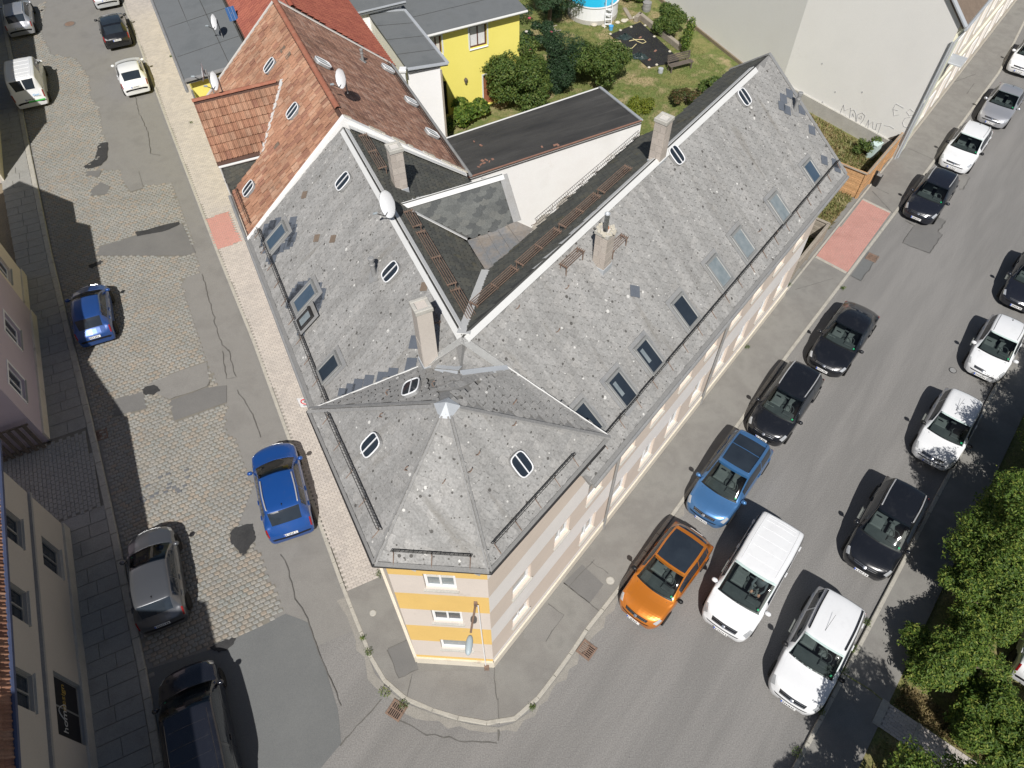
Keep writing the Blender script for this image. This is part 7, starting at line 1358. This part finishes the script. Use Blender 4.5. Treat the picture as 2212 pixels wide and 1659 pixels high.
bU = Z1(1340, 1180); plant('low_bush', 'bright low bush beside the shed verge on the lawn', 'shrub', bU, blobset(bU, 1.1, .9, 7, 520, .1, .42), 3600, .13, 'leaf_yellow', 521, .04, 'garden shrubs', .5, .5)
bU = Z1(1340, 15); plant('low_bush', 'green bush between the pool and the cream rear wall', 'shrub', bU, blobset(bU, .9, 1.0, 6, 530, .1, .42), 2600, .14, 'leaf_mid', 531, .04, 'garden shrubs', .5, .5)
bU = P(*T(2, 0, 1180, 1000), .08); plant('plot_shrub', 'straggly shrub by the cream wall plinth on the dry plot', 'shrub', bU, blobset(bU, .75, 1.3, 6, 540, .1, .4), 1500, .13, 'leaf_mid', 541, .03, None, .4, .4)
# grass
def blades(name, poly, n, hgt, matn, seed, z, dens=None):
    g = np.random.default_rng(seed); pa = np.array([[p_[0], p_[1]] for p_ in poly]); lo, hi = pa.min(0), pa.max(0); q = g.uniform(lo, hi, (n * 3, 2)); q = q[inpoly(q, poly)][:n]; m = np.zeros((len(q), 4, 4)); a = g.uniform(0, 6.28, len(q)); h_ = hgt * g.uniform(.4, 1.3, len(q)); w_ = hgt * g.uniform(.3, .6, len(q)); lean = g.normal(0, .55, (len(q), 2))
    m[:, 0, 0] = np.cos(a) * w_; m[:, 1, 0] = np.sin(a) * w_; m[:, 0, 1] = lean[:, 0] * h_; m[:, 1, 1] = lean[:, 1] * h_; m[:, 2, 1] = h_; m[:, 2, 2] = 1; m[:, :2, 3] = q; m[:, 2, 3] = z; m[:, 3, 3] = 1
    pn = np.sin(q[:, 0] * .9 + 1) * np.sin(q[:, 1] * .7) + g.normal(0, .35, len(q)); rn = np.clip(.42 + .25 * pn, 0, .999)
    me = stamp_mesh(name, [(-.5, 0, 0), (.5, 0, 0), (.1, 1, 0), (-.05, 1, 0)], [(0, 1, 2, 3)], m, rn); me.materials.append(M[matn]); o = bpy.data.objects.new(name, me); COL.objects.link(o); o['kind'] = 'stuff'; return o
lw = [(1.5, 38.5, 0), (7.0, 31.5, 0), (9.5, 32.5, 0), PR(33, 12), PR(41, 12.7), (14.4, 45.5, 0), (10, 56, 0), (0, 58, 0), (-.2, 45, 0)]
o = blades('lawn_grass', lw, 42000, .075, 'grass_blade', 1, .03); tag(o, 'short patchy green and yellow lawn grass', 'grass')
o = blades('plot_grass', [PR(28.2, 5.3), PR(42.1, 5.3), corner + nE * .3, PR(41, 12.0), PR(28.2, 10)], 15000, .16, 'grass_dry', 2, .08); tag(o, 'dry yellow grass on the narrow plot', 'grass')
o = blades('verge_grass', [PR(-4, -6.2), PR(11.6, -6.3), PR(11.7, -11), PR(-4, -11)], 9000, .13, 'grass_dry', 3, .03); tag(o, 'dry grass under the tree below the garden path', 'grass')
o = blades('path_grass', [PR(12.75, -6.3), PR(13.6, -6.4), PR(13.6, -11), PR(12.75, -10)], 5000, .13, 'grass_dry', 4, .03); tag(o, 'dry brown grass strip along the garden path edge', 'grass')
# kerb weeds
for k, (q, tx, ty, r_) in enumerate([((285, 1170), 1, 2, .26), ((400, 1245), 1, 2, .24), ((180, 905), 1, 2, .2), ((140, 820), 1, 2, .12), ((250, 400), 1, 2, .22), ((1240, 1265), 1, 2, .14), ((1100, 880), 2, 2, .28), ((1045, 1035), 2, 2, .22), ((1190, 715), 2, 2, .2), ((900, 1290), 2, 2, .2), ((740, 1560), 2, 2, .25), ((415, 590), 2, 1, .18), ((1040, 210), 2, 1, .1), ((690, 190), 2, 1, .16), ((1240, 800), 0, 0, .16), ((1110, 370), 0, 0, .12)]):
    b = P(*T(tx, ty, *q), .08); L8 = ['weed tuft on the rounded kerb beside the storm drain', 'weed tuft hanging over the storm drain at the rounded kerb', 'weed tuft in the kerb joint left of the yellow front', 'tiny weed in the kerb joint near the yellow front', 'weed tuft at the foot of the side wall by the block paving', 'small weed at the kerb bend', 'yellow weed tuft at the kerb beside the white off road car', 'weed tuft at the grassy seam of the east pavement', 'weed tuft in the east kerb behind the white off road car', 'weed tuft at the kerb in front of the white off road car', 'weed patch on the shaded lower east kerb', 'weed at the foot of the downpipe on the street wall', 'tiny weed in the kerb by the red driveway strip', 'weed at the house end beside the timber fence', 'grass tuft at the edge of the block paving by the orange house', 'grass tuft on the eaves edge of the flat roofed house'][k]
    g_ = np.random.default_rng(700 + k); m, rr = leaves([(b[0], b[1], .12, r_ * .75, r_ * .75, .08)], 130, .06, 700 + k, .35, .3, .2, .8); m[:, :3, 3] -= b; me = stamp_mesh('weed', LEAF[0], LEAF[1], m, rr); me.materials.append(M['leaf_mid' if k % 3 else 'leaf_bright']); o = bpy.data.objects.new('weed_tuft', me); COL.objects.link(o); o.location = Vector(b); tag(o, L8, 'weed', 'weeds at the kerbs')
# ---------------------------------------------------------------- garden furniture
pc_ = P(1288, 26, 0.03); po = thing('swimming_pool', 'round white walled pool with bright blue water', 'pool', np.array([5.9, 53.7, .03])); c = np.array([5.9, 53.7, .03]); rP = 1.8
MB().lathe(c, [(rP, 0), (rP, 1.18), (rP + .07, 1.2), (rP + .07, 1.24), (rP - .05, 1.24), (rP - .05, .3), (.05, .3)], 40).build('wall', 'plastic_white', po); MB().lathe(c, [(rP - .06, .4), (rP - .06, 1.0), (.05, 1.0)], 40).build('water', 'pool_blue', po); MB().lathe(c, [(rP + .02, 0), (rP + .02, .3)], 40).build('base_band', 'concrete', po)
la = thing('pool_ladder', 'white pool ladder with handrails leaning on the pool', 'ladder', c + np.array([1.0, -1.6, 0])); lb = c + np.array([.95, -1.62, 0])
for sx_ in (-.22, .22): MB().tube([lb + np.array([sx_, -.55, 0]), lb + np.array([sx_, -.1, 1.35]), lb + np.array([sx_, .0, 2.0]), lb + np.array([sx_, .25, 2.0]), lb + np.array([sx_, .45, 1.0])], .025, 7).build('rail', 'plastic_white', la)
for k in range(4): MB().box(lb + np.array([0, -.47 + k * .1, .25 + k * .3]), (.44, .14, .03)).build('step', 'plastic_white', la)
bk_ = thing('blue_bucket', 'small blue bucket at the foot of the pool ladder', 'bucket', lb + np.array([.2, -.8, 0])); MB().lathe(lb + np.array([.2, -.8, 0]), [(.13, 0), (.17, .3), (.18, .3), (.12, .02)], 12).build('bucket', 'letter_blue', bk_)
for k, q in enumerate([(810, 205), (860, 235), (905, 265), (1010, 275), (1215, 225), (1245, 210), (1330, 190), (790, 220), (1150, 240)]):
    cc = Z1(*q); mb = MB(); g_ = np.random.default_rng(800 + k); r_ = g_.uniform(.14, .26); mb.lathe(cc, [(r_ * .8, 0), (r_, r_ * .3), (r_ * .75, r_ * .6), (r_ * .2, r_ * .7)], 7); single('garden_stone', mb, 'stone', 'pale rounded stone bordering the round pool', 'stone', 'stones round the pool')
tb_ = [Z1(*q) for q in [(1070, 365), (1385, 235), (1790, 620), (1780, 650), (1465, 705)]]; tarp = MB(); tarp.slab([p_ + UP * .03 for p_ in tb_], UP * .025); tp = single('ground_tarp', tarp, 'tarp', 'black weed sheet laid on the garden bed', 'tarp')
for q0, q1, label in (((1375, 190), (1790, 520), 'long weathered timber beam along the black weed sheet'), ((1335, 230), (1385, 185), 'short timber beam at the head of the black weed sheet'), ((1220, 90), (1290, 205), 'grey timber plank lying by the pool')):
    a, b = Z1(*q0), Z1(*q1); e = (b - a) / np.linalg.norm(b - a); mb = MB(); big = 'plank' not in label; mb.bbox((a + b) / 2 + UP * (.22 if big else .06), (np.linalg.norm(b - a), .28, .4 if big else .08), e, np.cross(UP, e), b=.03); single('timber_beam', mb, 'wood_grey', label, 'beam')
g_ = np.random.default_rng(4)
for c_, r0, label in (((1220, 400), .5, 'crumpled dark green plastic bag on the black weed sheet by the hose'), ((1370, 600), .6, 'crumpled plastic sheet at the edge of the black weed sheet')):
    cc = Z1(*c_); mb = MB(); n = 14; vs_l = []
    for i in range(6):
        for k in range(n): a = 2 * math.pi * k / n; rr = r0 * (1 - i / 6) * g_.uniform(.6, 1.2); vs_l.append(cc + np.array([rr * math.cos(a), rr * math.sin(a) * .7, .05 + .3 * (i / 5) * g_.uniform(.5, 1.2)]))
    mb.add(vs_l, [(i * n + k, i * n + (k + 1) % n, (i + 1) * n + (k + 1) % n, (i + 1) * n + k) for i in range(5) for k in range(n)]); single('plastic_sheet', mb, 'tarp_green', label, 'plastic sheet')
hs = MB(); hp_ = [(1050, 410), (1120, 430), (1180, 425), (1200, 470), (1250, 510), (1300, 500), (1345, 455)]; hs.tube([Z1(*q, .1) for q in hp_], .022, 6); hp2 = [(1270, 425), (1340, 410), (1420, 410), (1445, 435), (1410, 450), (1360, 430), (1310, 400)]; hs.tube([Z1(*q, .11) for q in hp2], .022, 6); single('garden_hose', hs, 'hose', 'pale yellow garden hose looped on the black weed sheet', 'hose')
for k, q in enumerate([(1290, 285), (1180, 320), (1075, 358), (1530, 385), (1475, 705), (1690, 540), (1555, 678), (1435, 270)]): mb = MB(); mb.lathe(Z1(*q, .06), [(.08, 0), (.11, .05), (.06, .1)], 7); single('garden_stone', mb, 'stone', 'small pale stone weighing down the black weed sheet', 'stone', 'stones on the weed sheet')
for k, q in enumerate([(1542, 528), (1480, 620), (1385, 390)]): mb = MB(); mb.bbox(Z1(*q, .10), (.24, .12, .08), V3(dR), V3(nR), b=.01); single('loose_brick', mb, 'brick_small', 'loose brick lying on the black weed sheet', 'brick', 'bricks on the weed sheet')
be = thing('garden_bench', 'dark wooden garden bench on the lawn', 'bench', Z1(1810, 760)); a, b = Z1(1690, 765), Z1(1925, 705); e = (b - a) / np.linalg.norm(b - a); y = np.cross(UP, e); cb = (a + b) / 2; Lb = np.linalg.norm(b - a)
for k in range(4): MB().bbox(cb + y * (.02 + k * .11) + UP * .45, (Lb, .09, .035), e, y, b=.008).build('seat_slat', 'wood_dark', be)
for k in range(4): MB().bbox(cb + y * (.46 + k * .03) + UP * (.58 + k * .12), (Lb, .03, .09), e, y, b=.008).build('back_slat', 'wood_dark', be)
for sx_ in (-1, 1):
    for yy in (.03, .40): MB().box(cb + e * sx_ * (Lb / 2 - .12) + y * yy + UP * .22, (.07, .07, .44), e, y).build('leg', 'wood_dark', be)
    MB().box(cb + e * sx_ * (Lb / 2 - .12) + y * .5 + UP * .7, (.06, .05, .6), e, y).build('back_post', 'wood_dark', be)
for q, r_, h_, mm_, nm, lb_ in (((1448, 110), .32, .62, 'zinc_old', 'metal_drum', 'grey metal drum beside the cream rear wall'), ((1593, 755), .17, .32, 'zinc', 'metal_pail', 'small metal pail standing by the garden bench')):
    cc = Z1(*q); t = thing(nm, lb_, 'bucket', cc); MB().lathe(cc, [(r_ * .92, 0), (r_, h_ * .3), (r_ * .97, h_ * .5), (r_, h_ * .7), (r_ * .95, h_), (r_ * .85, h_), (r_ * .8, h_ * .6)], 16).build('body', mm_, t); MB().lathe(cc, [(r_ * 1.02, h_ * .94), (r_ * 1.02, h_ * .99)], 16).build('rim', mm_, t)
tr_ = thing('rose_trellis', 'weathered wooden trellis behind the rose bush', 'trellis', Z1(490, 330)); 
for a, b in (((435, 285), (520, 262)), ((480, 325), (565, 312)), ((445, 250), (555, 355))): MB().tube([Z1(*a, .9), Z1(*b, .9)], .035, 6).build('lath', 'wood_grey', tr_)
MB().tube([Z1(490, 360), Z1(490, 300, 1.0)], .035, 6).build('post', 'wood_grey', tr_)
